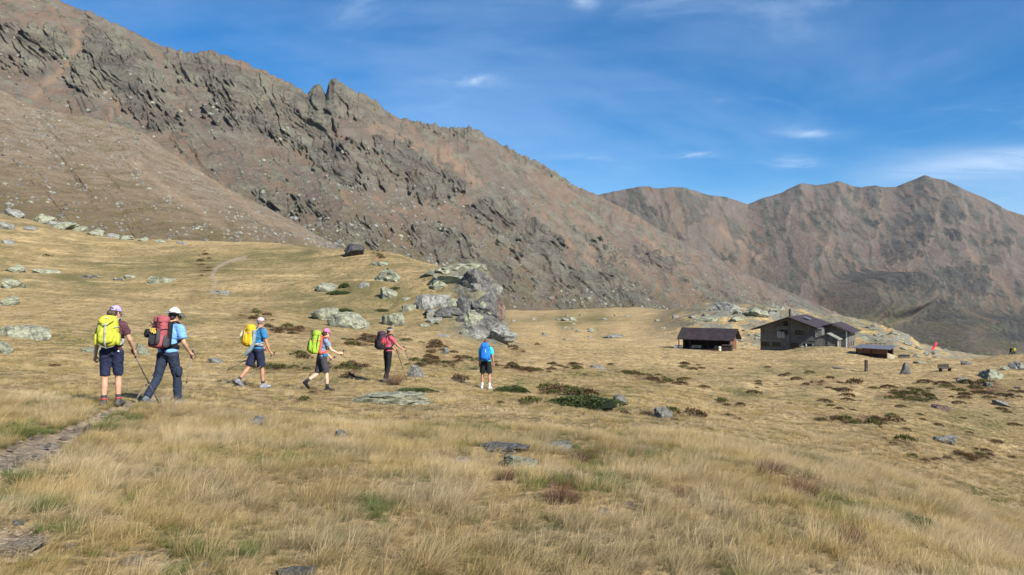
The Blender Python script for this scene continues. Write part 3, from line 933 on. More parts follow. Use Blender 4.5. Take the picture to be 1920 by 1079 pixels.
M_LICHEN = rock_material('lichen_rock', (0.285, 0.29, 0.20), (0.14, 0.14, 0.11), (0.42, 0.42, 0.32))
M_GREY = rock_material('grey_rock', (0.265, 0.258, 0.225), (0.12, 0.118, 0.105), (0.42, 0.41, 0.37))
M_DARK = rock_material('dark_rock', (0.075, 0.073, 0.075), (0.035, 0.035, 0.037), (0.17, 0.165, 0.155))
M_PURPLE = rock_material('purple_grey_rock', (0.185, 0.178, 0.158), (0.080, 0.076, 0.072), (0.31, 0.30, 0.26), (0.17, 0.145, 0.12))
M_CRAG = rock_material('crag_rock', (0.135, 0.130, 0.118), (0.058, 0.055, 0.053), (0.24, 0.235, 0.205))
M_RED = rock_material('reddish_rock', (0.22, 0.155, 0.125), (0.12, 0.085, 0.07), (0.32, 0.24, 0.20))
M_TAN = rock_material('tan_rock', (0.33, 0.27, 0.20), (0.19, 0.155, 0.115), (0.50, 0.44, 0.36))

_rock_cache = {}


def rock_mesh(seed, sub, flat):
    """a boulder: a ball cut by random planes, then weathered"""
    key = (seed, sub, flat)
    if key in _rock_cache:
        return _rock_cache[key]
    bm = bmesh.new()
    bmesh.ops.create_icosphere(bm, subdivisions=sub, radius=1.0)
    v = np.array([w.co[:] for w in bm.verts])
    rs = np.random.default_rng(1000 + seed)
    for k in range(15):
        n = rs.normal(size=3)
        n[2] *= 0.8
        n /= np.linalg.norm(n)
        d = rs.uniform(0.40, 0.78)
        e = np.maximum(v @ n - d, 0)
        v = v - e[:, None] * n * 0.94
    if flat:
        e = np.maximum(v[:, 2] - 0.42, 0)
        v[:, 2] -= e * 0.8
    v /= np.abs(v).max(0)
    off = seed * 3.7
    u = np.arctan2(v[:, 1], v[:, 0])
    nn = fbm(v[:, 0] * 2.2 + off, v[:, 1] * 2.2 + v[:, 2] * 1.7, 4, seed % 50) * 0.10
    nn += (ridged(v[:, 0] * 2.5 + v[:, 2], v[:, 1] * 2.5 - v[:, 2] * 2.1 + off, 4, seed % 40 + 3) - 0.8) * 0.10
    v *= (1 + nn)[:, None]
    for w, c in zip(bm.verts, v):
        w.co = c
    me = bpy.data.meshes.new('rock')
    bm.to_mesh(me)
    bm.free()
    me.polygons.foreach_set('use_smooth', np.ones(len(me.polygons), bool))
    me.set_sharp_from_angle(angle=R(26))
    # blunt edges: split normals where faces meet sharply
    _rock_cache[key] = me
    return me


def rock(label, px, py, w, h, mat, seed, group=None, name='rock', cat='rock', depth=0.75, flat=False, rot=None, sink=0.40, dist=None, tilt=0.0):
    """px, py: middle of the foot of the rock in the frame; w, h its size there"""
    if dist is None:
        g = ground_at(px, py)
    else:
        u, e = (px - 960) / FPX, -(py - 539.5) / FPX
        g = Vector((u * dist, dist, e * dist))
    s = g.y / FPX
    wx, wz = w * s * 0.5, h * s
    wy = wx * depth
    if flat:
        sink = 0.5
    zz = wz / (2 - sink * 2)
    sub = 5 if w > 95 else (4 if w > 34 else 3)
    me = rock_mesh(seed, sub, flat)
    if me.materials and me.materials[0] != mat:
        me = me.copy()
        me.materials.clear()
    if not me.materials:
        me.materials.append(mat)
    o = bpy.data.objects.new(name, me)
    rz = math.atan2(-g.x, g.y)
    flip = (rot if rot is not None else random.choice((0.0, 180.0)) + random.uniform(-18, 18))
    o.scale = (wx, wy, zz)
    o.rotation_euler = (0, R(tilt), 0)
    o.rotation_euler = (R(random.uniform(-3, 3)), R(tilt), rz + R(flip))
    o.location = (g.x, g.y + wy * 0.55, g.z + zz * (1 - sink * 2))
    link(o)
    tag(o, label, cat, group)
    CLEAR.append((g.x, g.y + wy * 0.4, wx, wy))
    return o


RK = rock
CLEAR = []                       # footprints of the rocks, kept free of grass
# near the camera and around the walkers
RK('long low lichen covered slab in the grass below the pink shirt woman', 721, 757, 190, 32, M_LICHEN, 1, flat=True, depth=0.5)
RK('rounded grey boulder just behind the poles of the woman with white headband', 777, 709, 32, 25, M_GREY, 2)
RK('pale broken rock showing through tall grass below the yellow backpack walker', 480, 797, 36, 18, M_GREY, 3)
RK('small grey rock in long grass below the green backpack walker', 638, 822, 28, 16, M_GREY, 4)
RK('wide flat pale rock slab flush with the grass in the middle meadow', 938, 849, 112, 17, M_PURPLE, 5, flat=True)
RK('flat bluish grey rock right of the wide pale slab', 1049, 844, 54, 16, M_GREY, 6, flat=True)
RK('dark blotched lichen rock with white crust below the wide pale slab', 973, 882, 78, 25, M_LICHEN, 7)
RK('small flat rock left of the dark blotched lichen rock', 862, 869, 38, 13, M_GREY, 8, flat=True)
RK('small smooth pale stone in grass beside the reddish stone', 1128, 964, 30, 13, M_GREY, 9)
RK('small reddish brown stone alone in the long grass', 1180, 955, 28, 13, M_RED, 10)
RK('round grey rock at the right end of the large juniper mat', 1164, 757, 28, 18, M_GREY, 11)
RK('grey rock in brown heather downhill from the large juniper mat', 1244, 783, 42, 17, M_GREY, 12)
RK('low bluish slab in golden grass between last walker and open shed', 1122, 692, 30, 9, M_GREY, 13, flat=True)
RK('tiny bright white stone in grass above the red tufts', 1191, 800, 16, 6, M_TAN, 14)
RK('low flat rock half buried in the golden right slope', 1618, 868, 34, 9, M_GREY, 23, flat=True)
RK('small round rock in the meadow above the last walker', 835, 664, 19, 13, M_GREY, 25)
RK('lavender grey slab cut by the bottom edge of the picture', 552, 1082, 78, 16, M_PURPLE, 27, flat=True)
RK('tan flat stone near the bottom left corner beside bare soil', 246, 1060, 42, 15, M_TAN, 28, flat=True)
RK('tan stone in tall dry grass left of centre foreground', 180, 936, 38, 20, M_TAN, 29)
RK('rounded tan stone on the verge of the footpath', 166, 806, 22, 10, M_TAN, 30)
RK('pale flat stone lying on the near footpath', 40, 868, 40, 14, M_TAN, 130, flat=True)
RK('low cracked pale bedrock patch in the bottom left corner', 22, 1034, 100, 24, M_TAN, 31, depth=0.6, flat=True)
RK('low broad lichen outcrop at the left edge behind the first walker', 30, 632, 92, 42, M_LICHEN, 32, flat=True)
RK('grey lichen boulder cut by the left edge below the low outcrop', 4, 664, 30, 24, M_LICHEN, 33)
RK('flat grey slab in grass just left of the lime backpack', 172, 660, 52, 14, M_LICHEN, 34, flat=True)
RK('rock in the grass between the two leading left walkers', 262, 664, 34, 20, M_LICHEN, 35)
RK('low bluish rock between white hat man and yellow backpack man', 404, 681, 32, 11, M_GREY, 36, flat=True)
for i, (x, y, w, h) in enumerate([(20, 842, 16, 6), (88, 838, 14, 6), (118, 826, 18, 7), (64, 856, 12, 5), (142, 806, 14, 6), (10, 885, 18, 8), (98, 850, 12, 5), (190, 780, 14, 5), (45, 1052, 26, 12), (75, 1020, 22, 10), (130, 1030, 18, 9), (30, 985, 22, 10), (210, 1046, 20, 9), (385, 1062, 18, 8)]):
    RK('small angular stone lying on the bare soil of the footpath', x, y, w, h, [M_TAN, M_GREY][i % 2], 140 + i % 5, group='stones on the footpath', name='stone', cat='stone')
# right slope
RK('upright purple grey boulder with a pale lit side near the wooden post', 1700, 702, 24, 22, M_PURPLE, 15)
RK('small pointed rock on the right slope below the dark bench', 1808, 718, 28, 13, M_GREY, 16)
RK('broad pale lichen outcrop on the far right slope', 1862, 712, 52, 20, M_LICHEN, 17)
RK('pale patch of rock just below the broad pale outcrop', 1854, 726, 18, 9, M_LICHEN, 18, flat=True)
RK('boulder with a dark shaded side at the right edge on the skyline', 1908, 693, 36, 14, M_GREY, 19)
RK('small pale rock left of the boulder at the right edge', 1886, 694, 16, 7, M_LICHEN, 20)
RK('brown mossy boulder on the crest above the dark bench', 1814, 684, 20, 8, M_PURPLE, 21)
RK('long grey slab with green edge on the right slope', 1772, 832, 58, 16, M_GREY, 22, flat=True, tilt=8)
RK('pinkish slab among green plants on the right slope', 1764, 769, 40, 15, M_RED, 24, flat=True)
RK('pale flat rock below the low shelter', 1727, 682, 24, 7, M_LICHEN, 26, flat=True)
RK('lavender flat rock in the meadow left of the post', 1575, 692, 28, 6, M_PURPLE, 37, flat=True)
RK('narrow grey ridge of rock near the right edge', 1880, 762, 36, 14, M_GREY, 38)
RK('tiny pale stone at the right edge slope', 1908, 729, 14, 6, M_GREY, 39)

# the knoll behind the walkers
RK('black boulder standing alone on the crest of the knoll', 663, 481, 40, 25, M_DARK, 40, depth=1.0, sink=0.12)
KN = [
 ('lichen hump in the knoll meadow above the white hat man', 298, 532, 54, 16, M_LICHEN), ('small grey rock left of the hump above the white hat man', 243, 522, 26, 9, M_LICHEN),
 ('flat grey slab at the foot of the knoll trail', 412, 551, 44, 10, M_GREY), ('pale rocks bedded in grass above the lime backpack walker', 80, 512, 48, 13, M_LICHEN),
 ('low green grey rock near the left edge of the knoll', 22, 510, 34, 14, M_LICHEN), ('wide rock below the low green grey rock at the left edge', 16, 540, 44, 18, M_LICHEN),
 ('small rock in grass right of the left edge rocks', 162, 522, 34, 9, M_GREY), ('grey rock in the middle of the left knoll meadow', 218, 526, 24, 7, M_GREY),
 ('boulder at the left edge high on the knoll', 10, 458, 26, 13, M_GREY), ('pale rock cut by the left edge below the knoll', 12, 572, 46, 16, M_LICHEN),
 ('flat lichen slab high on the right part of the knoll', 716, 497, 42, 11, M_LICHEN), ('broad smooth lichen hump right of the knoll crest', 728, 525, 58, 23, M_LICHEN),
 ('lichen rock with a juniper growing against it', 612, 546, 54, 20, M_LICHEN), ('small rounded rock on the knoll under the black boulder', 683, 539, 20, 16, M_GREY),
 ('pale pyramid shaped boulder mid way up the knoll', 723, 560, 40, 22, M_LICHEN), ('large tilted lichen rock above the green backpack walker', 608, 600, 66, 34, M_LICHEN),
 ('fractured lichen outcrop with dark clefts above the pink cap', 652, 614, 80, 28, M_LICHEN), ('smooth lichen rock above the white headband woman', 735, 611, 44, 24, M_LICHEN),
 ('big rounded boulder with a dark front beside the crag', 808, 576, 64, 36, M_GREY), ('flat green grey top slab of the crag', 850, 508, 118, 26, M_LICHEN),
 ('second ledge of the crag under the top slab', 838, 532, 84, 26, M_LICHEN), ('pale rock at the left foot of the crag ledges', 822, 540, 40, 18, M_LICHEN),
 ('steep dark grey face on the right of the crag top', 892, 540, 70, 36, M_CRAG), ('dark grey block in the middle of the crag', 872, 586, 56, 30, M_CRAG),
 ('rust stained overhang at the right end of the crag', 932, 596, 34, 40, M_RED), ('grey shoulder below the crag top on the right', 908, 582, 56, 34, M_CRAG),
 ('broken pale blocks under the middle of the crag', 878, 603, 48, 22, M_LICHEN), ('lower right buttress of the crag above the meadow', 915, 618, 60, 26, M_CRAG),
 ('stacked slabs at the right foot of the crag', 932, 632, 46, 24, M_GREY), ('dark cleft rock left of the crag middle', 838, 590, 60, 18, M_CRAG),
 ('slanting pale rock left of the big rounded boulder', 766, 583, 26, 12, M_LICHEN), ('small pale rock above the slanting pale rock', 761, 563, 16, 9, M_LICHEN),
 ('grey rock on the green slope under the crag', 815, 604, 30, 12, M_GREY), ('pale small rock low on the green slope under the crag', 795, 612, 20, 9, M_LICHEN),
 ('pair of low grey rocks at the bottom of the green slope', 832, 632, 26, 9, M_GREY), ('grey green lump low under the crag on the left', 880, 612, 40, 16, M_LICHEN),
 ('low rock at the base of the crag near the meadow edge', 893, 634, 40, 16, M_GREY),
]
for i, (lab, x, y, w, h, mt) in enumerate(KN):
    RK(lab, x, y, w * 1.1, h, mt, 50 + i, flat=(h < 14 or i in (18, 19, 20)), depth=0.85, sink=0.45)
cr_r = np.random.default_rng(71)
for i in range(18):
    x = cr_r.uniform(800, 938)
    y = cr_r.uniform(515, 632) if x > 880 else cr_r.uniform(560, 630)
    w = cr_r.uniform(13, 30)
    RK('broken grey block wedged among the ledges of the crag', x, y, w, w * cr_r.uniform(0.45, 0.75), [M_CRAG, M_LICHEN, M_GREY][i % 3], 150 + i, group='broken blocks of the crag', depth=0.9, sink=0.3, tilt=cr_r.uniform(-20, 20))
RK('triangular boulder with a dark left facet standing in the golden meadow', 942, 642, 54, 29, M_GREY, 95, depth=0.9, sink=0.1, rot=20)
for i, (x, y, w, h) in enumerate([(20, 405, 44, 16), (70, 416, 50, 18), (110, 428, 54, 18), (4, 430, 36, 20), (150, 434, 30, 10), (172, 441, 34, 12), (205, 446, 26, 9), (232, 450, 26, 9), (40, 392, 40, 12), (90, 408, 30, 10), (132, 420, 28, 12), (8, 388, 30, 12), (52, 432, 26, 9), (265, 452, 20, 7), (300, 455, 18, 6), (340, 458, 20, 6)]):
    RK(('lichen boulder at the left edge in the band under the brown moraine' if x < 60 else 'lichen boulder in the thick middle of the band under the brown moraine' if x < 180 else 'small lichen boulder where the band under the moraine thins out'), x, y, w, h, [M_LICHEN, M_GREY][i % 3 == 0], 100 + i % 8, group='boulders along the moraine foot', depth=0.9)
# hill behind the hut
HB = [
 ('large grey rock with a dark hollow on top of the hill behind the hut', 1372, 582, 56, 20, M_GREY), ('broad pale lichen rock on the hill above the open shed', 1335, 604, 54, 22, M_LICHEN),
 ('rounded rock right of the broad pale rock above the shed', 1384, 602, 32, 18, M_LICHEN), ('slabby rock on the hill left of the hut roof', 1424, 594, 42, 22, M_LICHEN),
 ('rock on the hill just left of the chimney pipe', 1462, 582, 34, 12, M_LICHEN), ('pale rock low in the meadow left of the open shed', 1150, 634, 40, 13, M_GREY),
]
for i, (lab, x, y, w, h, mt) in enumerate(HB):
    RK(lab, x, y, w * 1.1, h * 0.72, mt, 110 + i, depth=0.9, sink=0.42)
hr = np.random.default_rng(33)
for i in range(58):
    if i < 34:
        x = hr.uniform(1615, 1765)
        y = 606 + (x - 1610) * 0.30 + hr.uniform(0, 1) ** 1.2 * (56 - (x - 1610) * 0.16)
    elif i < 44:
        x, y = hr.uniform(1388, 1428), hr.uniform(620, 656)
    else:
        x, y = hr.uniform(1290, 1480), hr.uniform(580, 620)
    w = hr.uniform(6, 19)
    RK(('pale lichen rock scattered on the rocky hill right of the hut' if i < 34 else 'pale lichen rock in the gap between the open shed and the hut' if i < 44 else 'pale lichen rock scattered on the hill above the open shed'), x, y, w, w * hr.uniform(0.25, 0.42), [M_LICHEN, M_GREY, M_LICHEN][i % 3], 120 + i % 9, group='rocks on the hill around the hut', depth=0.9, sink=0.36)
for i in range(26):
    x, y = hr.uniform(955, 1290), hr.uniform(592, 640)
    w = hr.uniform(6, 16)
    RK('small pale rock in the meadow strip between the crag and the shed', x, y, w, w * 0.4, [M_LICHEN, M_GREY][i % 2], 120 + i % 9, group='small rocks in the far meadow', depth=0.9)


# ------------------------------------------------------------------ point scatter of loose stones and grass
def add_scatter(name, pts, rotz, scl, idx, protos, label, cat, tilt=None):
    """one object that instances the prototype meshes on points"""
    me = bpy.data.meshes.new(name)
    n = len(pts)
    me.vertices.add(n)
    me.vertices.foreach_set('co', np.asarray(pts, np.float32).reshape(-1))
    for k, v, t in (('rz', rotz, 'FLOAT'), ('sc', scl, 'FLOAT'), ('ix', idx, 'INT')):
        a = me.attributes.new(k, t, 'POINT')
        a.data.foreach_set('value', np.asarray(v, np.float32 if t == 'FLOAT' else np.int32))
    o = bpy.data.objects.new(name, me)
    link(o)
    ng = bpy.data.node_groups.new(name, 'GeometryNodeTree')
    ng.interface.new_socket('Geometry', in_out='INPUT', socket_type='NodeSocketGeometry')
    ng.interface.new_socket('Geometry', in_out='OUTPUT', socket_type='NodeSocketGeometry')
    N_ = ng.nodes.new
    gi, go = N_('NodeGroupInput'), N_('NodeGroupOutput')
    iop = N_('GeometryNodeInstanceOnPoints')
    g2i = N_('GeometryNodeGeometryToInstance')
    for pr in reversed(protos):
        oi = N_('GeometryNodeObjectInfo')
        oi.inputs['Object'].default_value = pr
        oi.transform_space = 'ORIGINAL'
        ng.links.new(oi.outputs['Geometry'], g2i.inputs[0])

    def at(nm, ty):
        a = N_('GeometryNodeInputNamedAttribute')
        a.data_type = ty
        a.inputs['Name'].default_value = nm
        return a.outputs['Attribute']
    cr = N_('ShaderNodeCombineXYZ')
    ng.links.new(at('rz', 'FLOAT'), cr.inputs[2])
    er = N_('FunctionNodeEulerToRotation')
    ng.links.new(cr.outputs[0], er.inputs[0])
    ng.links.new(gi.outputs[0], iop.inputs['Points'])
    ng.links.new(g2i.outputs[0], iop.inputs['Instance'])
    iop.inputs['Pick Instance'].default_value = True
    ng.links.new(at('ix', 'INT'), iop.inputs['Instance Index'])
    ng.links.new(er.outputs[0], iop.inputs['Rotation'])
    ng.links.new(at('sc', 'FLOAT'), iop.inputs['Scale'])
    ng.links.new(iop.outputs[0], go.inputs[0])
    md = o.modifiers.new('scatter', 'NODES')
    md.node_group = ng
    return tag(o, label, cat, kind='stuff')


protocol = bpy.data.collections.new('prototypes')     # never linked to the scene: only their geometry is used


def proto(name, me, mat):
    if not me.materials:
        me.materials.append(mat)
    o = bpy.data.objects.new(name, me)
    protocol.objects.link(o)
    return o


# loose stones on the mountain and the moraine
st_protos = []
for k in range(6):
    me_ = rock_mesh(120 + k, 2, False).copy()
    me_.materials.clear()
    st_protos.append(proto('scree_stone', me_, [M_GREY, M_LICHEN, M_PURPLE, M_GREY, M_PURPLE, M_CRAG][k]))


def scree(name, P, G, n, smin, smax, wfun, label):
    PX, PY, T = G
    rows, cols = PX.shape
    r_ = np.random.default_rng(len(name) + n)
    pts = []
    ii = r_.integers(0, rows - 1, n * 4)
    jj = r_.integers(0, cols - 1, n * 4)
    w = wfun(PX[ii, jj], PY[ii, jj], T[ii, jj])
    keep = (r_.random(n * 4) < w) & (PX[ii, jj] > -120) & (PX[ii, jj] < 2050)
    ii, jj = ii[keep][:n], jj[keep][:n]
    pts = P[ii, jj] * 1.0
    k = len(pts)
    size = smin + (smax - smin) * r_.random(k) ** 4
    return add_scatter(name, pts, r_.random(k) * 6.28, size, r_.integers(0, 6, k), st_protos, label, 'scree')


scree('moraine_stones', Pl, Gl, 3600, 0.2, 1.1, lambda x, y, t: np.clip(0.35 + 0.9 * fbm(x / 60, y / 30, 3, 401) + 0.7 * np.exp(-((y - 215 - np.abs(x - 220) * 0.25) / 40) ** 2), 0.04, 1), 'loose pale stones strewn over the brown moraine slope')
scree('mountain_stones', Pm, Gm, 4200, 0.45, 2.2, lambda x, y, t: np.clip(0.3 + 0.9 * fbm(x / 70, y / 40, 3, 402) + 0.8 * np.exp(-((y - 400) / 50) ** 2 - ((x - 700) / 170) ** 2), 0.02, 1) * sstep(0.97, 0.75, t), 'loose grey boulders strewn over the lower mountain slope')

# ------------------------------------------------------------------ grass
def grass_material(name, base, mid, tip, tip2, rough=0.75):
    m = NM(name)
    h = m.attr('h')
    oi = m.n('ShaderNodeObjectInfo').outputs['Random']
    v = m.attr('v')
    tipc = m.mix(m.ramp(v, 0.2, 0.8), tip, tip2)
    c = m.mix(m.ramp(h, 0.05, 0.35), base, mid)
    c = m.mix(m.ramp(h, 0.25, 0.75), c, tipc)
    wn_ = m.noise(m.pos(), 0.9, 4, 0.6)
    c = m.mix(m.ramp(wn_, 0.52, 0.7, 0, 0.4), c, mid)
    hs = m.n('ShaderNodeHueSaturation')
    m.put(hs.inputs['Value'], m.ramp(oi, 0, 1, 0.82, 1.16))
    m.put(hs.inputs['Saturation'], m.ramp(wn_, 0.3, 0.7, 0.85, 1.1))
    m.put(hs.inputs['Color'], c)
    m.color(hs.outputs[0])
    m.b.inputs['Roughness'].default_value = rough
    m.b.inputs['Specular IOR Level'].default_value = 0.15
    tr = m.n('ShaderNodeBsdfTranslucent')
    m.put(tr.inputs['Color'], hs.outputs[0])
    mx = m.n('ShaderNodeMixShader')
    mx.inputs[0].default_value = 0.28
    m.t.links.new(m.b.outputs[0], mx.inputs[1])
    m.t.links.new(tr.outputs[0], mx.inputs[2])
    m.t.links.new(mx.outputs[0], m.out.inputs[0])
    return m.m


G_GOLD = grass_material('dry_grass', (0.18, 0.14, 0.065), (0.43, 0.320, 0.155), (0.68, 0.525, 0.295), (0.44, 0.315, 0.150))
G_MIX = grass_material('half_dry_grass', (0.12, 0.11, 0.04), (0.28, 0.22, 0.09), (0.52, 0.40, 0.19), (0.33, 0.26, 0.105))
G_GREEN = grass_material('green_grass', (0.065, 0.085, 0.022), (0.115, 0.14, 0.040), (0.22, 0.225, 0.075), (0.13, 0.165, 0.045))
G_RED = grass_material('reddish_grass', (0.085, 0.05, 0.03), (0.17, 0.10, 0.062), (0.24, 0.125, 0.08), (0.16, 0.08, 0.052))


def tuft_mesh(seed, nbl, hmin, hmax, spread, lean, wid, segs=4, droop=0.5, bias=(0.55, 0.1)):
    r_ = np.random.default_rng(500 + seed)
    V, F, Hh, Vv = [], [], [], []
    for b in range(nbl):
        a = r_.random() * 6.283
        rad = spread * math.sqrt(r_.random())
        bx, by = rad * math.cos(a), rad * math.sin(a)
        L = r_.uniform(hmin, hmax)
        dx = bx / max(spread, 1e-3) * lean + r_.normal() * 0.22 + bias[0]
        dy = by / max(spread, 1e-3) * lean + r_.normal() * 0.22 + bias[1]
        dr = droop * r_.uniform(0.5, 1.5)
        fa = r_.random() * 3.1416
        wx, wy = math.cos(fa) * wid * 0.5, math.sin(fa) * wid * 0.5
        vb = r_.random()
        n0 = len(V)
        for s_ in range(segs + 1):
            t = s_ / segs
            k = t + dr * t * t
            x = bx + dx * L * 0.45 * k
            y = by + dy * L * 0.45 * k
            z = L * (t - 0.22 * dr * t * t * (dx * dx + dy * dy + 0.2)) - 0.02
            ww = (1 - t) ** 0.7 + 0.12
            V += [(x - wx * ww, y - wy * ww, z), (x + wx * ww, y + wy * ww, z)]
            Hh += [t, t]
            Vv += [vb, vb]
            if s_:
                q0 = n0 + (s_ - 1) * 2
                F.append((q0, q0 + 1, q0 + 3, q0 + 2))
    me = bpy.data.meshes.new('tuft')
    me.from_pydata(V, [], F)
    for nm, vals in (('h', Hh), ('v', Vv)):
        at_ = me.attributes.new(nm, 'FLOAT', 'POINT')
        at_.data.foreach_set('value', np.array(vals, np.float32))
    return me


# ------------------------------------------------------------------ shrubs and tufts one can tell apart
def leafy(seed, n, leaf, dome, col_attr=True, up=0.4):
    """low cushion of small leaf sprays over an uneven dome (half sizes 1 x 1 x 1)"""
    r_ = np.random.default_rng(700 + seed)
    V, F, Vv, Hh = [], [], [], []
    for i in range(n):
        a = r_.random() * 6.283
        q = math.sqrt(r_.random())
        el = 1 - q * q
        edge = 1 + 0.22 * math.sin(a * 3 + seed) + 0.12 * math.sin(a * 7 + seed * 2)
        lump = 1 + 0.25 * mnoise.noise(Vector((q * math.cos(a) * 3 + seed, q * math.sin(a) * 3, 0)))
        c_ = Vector((q * math.cos(a) * edge, q * math.sin(a) * edge, max(el, 0.02) ** 0.6 * dome * lump * r_.uniform(0.75, 1.05)))
        d = Vector((c_.x * 0.7 + r_.normal() * 0.5, c_.y * 0.7 + r_.normal() * 0.5, up + r_.random() * 0.9)).normalized()
        s_ = d.cross(Vector((r_.normal(), r_.normal(), r_.normal()))).normalized()
        L, w_ = leaf * r_.uniform(0.6, 1.4), leaf * 0.28
        n0 = len(V)
        V += [c_ - s_ * w_ * 0.4, c_ + s_ * w_ * 0.4, c_ + d * L * 0.6 + s_ * w_, c_ + d * L, c_ + d * L * 0.6 - s_ * w_]
        F.append((n0, n0 + 1, n0 + 2, n0 + 3, n0 + 4))
        vb = r_.random()
        Vv += [vb] * 5
        Hh += [0.2, 0.2, 0.6, 1, 0.6]
    me = bpy.data.meshes.new('foliage')
    me.from_pydata(V, [], F)
    for nm, vals in (('h', Hh), ('v', Vv)):
        me.attributes.new(nm, 'FLOAT', 'POINT').data.foreach_set('value', np.array(vals, np.float32))
    return me


G_JUN = grass_material('juniper_leaf', (0.022, 0.032, 0.012), (0.05, 0.07, 0.022), (0.12, 0.14, 0.05), (0.075, 0.10, 0.035))
G_HEA = grass_material('heather_leaf', (0.035, 0.022, 0.012), (0.085, 0.052, 0.026), (0.18, 0.11, 0.055), (0.10, 0.07, 0.03))
G_BLU = grass_material('bilberry_leaf', (0.035, 0.04, 0.012), (0.08, 0.08, 0.025), (0.15, 0.135, 0.045), (0.10, 0.095, 0.03))
jun_me = [leafy(k, 2600, 0.10, 0.55) for k in range(3)]
hea_me = [leafy(10 + k, 420, 0.20, 0.6) for k in range(4)]


def cushion(name, label, cat, px, py, w, h, me, mat, group=None, core=True):
    g = ground_at(px, py)
    s = g.y / FPX
    o = bpy.data.objects.new(name, None)
    o.location = g + Vector((0, w * s * 0.22, -0.02))
    o.rotation_euler = (0, 0, random.uniform(-0.4, 0.4) + (3.14159 if random.random() < 0.5 else 0))
    link(o)
    tag(o, label, cat, group)
    if not me.materials:
        me.materials.append(mat)
    f = bpy.data.objects.new('foliage', me)
    f.scale = (w * s * 0.5, w * s * 0.42, h * s * 1.05)
    link(f, o)
    if core:                                             # the woody mat under the leaves
        c_ = bpy.data.objects.new('stems', rock_mesh(121 + len(label) % 4, 3, False).copy())
        c_.data.materials.clear()
        c_.data.materials.append(mat)
        c_.scale = (w * s * 0.46, w * s * 0.38, h * s * 0.48)
        link(c_, o)
    CLEAR.append((g.x, g.y + w * s * 0.22, w * s * 0.46, w * s * 0.36))
    return o


for i, (lab, px_, py_, w_, h_) in enumerate([
    ('large dark green juniper mat sprawling in the middle of the meadow', 1100, 766, 128, 30),
    ('low dark green juniper cushion right behind the last walker', 962, 737, 62, 20),
    ('narrow green juniper mat along the top of the long slab', 775, 737, 72, 12),
    ('dark juniper bush against the lichen rock on the knoll', 646, 540, 20, 14),
    ('flat dark juniper patch below the lichen rock on the knoll', 632, 553, 46, 12),
    ('flat dark green patch beside the small rounded knoll rock', 742, 543, 22, 8),
    ('green juniper mat between the tilted rock and the fractured outcrop', 644, 585, 28, 10),
    ('dark olive shrub mat low on the right foreground slope', 1722, 985, 70, 20),
    ('small green cushion on the knoll slope left of the big boulder', 716, 585, 28, 9)]):
    cushion('juniper_shrub', lab, 'shrub', px_, py_, w_, h_, jun_me[i % 3], G_JUN)

hm = [(1282, 690), (1300, 694), (1316, 692), (1310, 686), (1286, 684), (1370, 693), (1440, 690), (1455, 722), (1420, 728), (1414, 740), (1495, 713), (1555, 728), (1570, 732), (1585, 735), (1592, 745), (1548, 755), (1560, 762), (1575, 768), (1590, 752),
      (1610, 752), (1640, 730), (1680, 735), (1668, 729), (1715, 720), (1722, 735), (1738, 719), (1745, 730), (1770, 722), (1780, 728), (1785, 745), (1800, 758), (1820, 757), (1725, 780), (1730, 789), (1770, 766), (1805, 786), (1830, 730), (1845, 736), (1865, 760), (1880, 770), (1890, 775),
      (1905, 800), (1912, 745), (1900, 735), (1640, 790), (1655, 796), (1690, 764), (1600, 770), (1625, 782), (1845, 862), (1865, 868), (1870, 832), (1255, 716), (1225, 714), (1238, 719), (1275, 722), (1005, 696), (1030, 698), (980, 694), (1320, 728), (1520, 700), (1470, 706),
      (1795, 712), (1812, 748), (1850, 780), (1760, 800), (1700, 808), (1660, 824), (1540, 790), (1480, 758), (1140, 772), (1212, 778), (1265, 788), (520, 620), (545, 626), (100, 688), (760, 640), (850, 662)]
hr_ = np.random.default_rng(5)
for i, (x, y) in enumerate(hm):
    right = x > 1230
    w_ = float(hr_.uniform(9, 36)) * (0.85 if y > 700 else 0.65)
    cushion('heather_clump', ('dark heather hummock in the golden meadow in front of the open shed' if x < 1345 and y < 700 else 'dark heather hummock in the golden meadow before the hut' if y < 708 else 'dark heather hummock on the slope left of the pinkish slab' if x < 1700 else 'dark heather hummock around the green plants on the far right slope') if right else 'dark brown heather hummock in the meadow around the hikers', 'heather', x, y, w_, w_ * 0.34, hea_me[i % 4], G_HEA if i % 5 else G_BLU,
            'heather hummocks on the slope' if right else 'heather hummocks around the hikers', core=False)

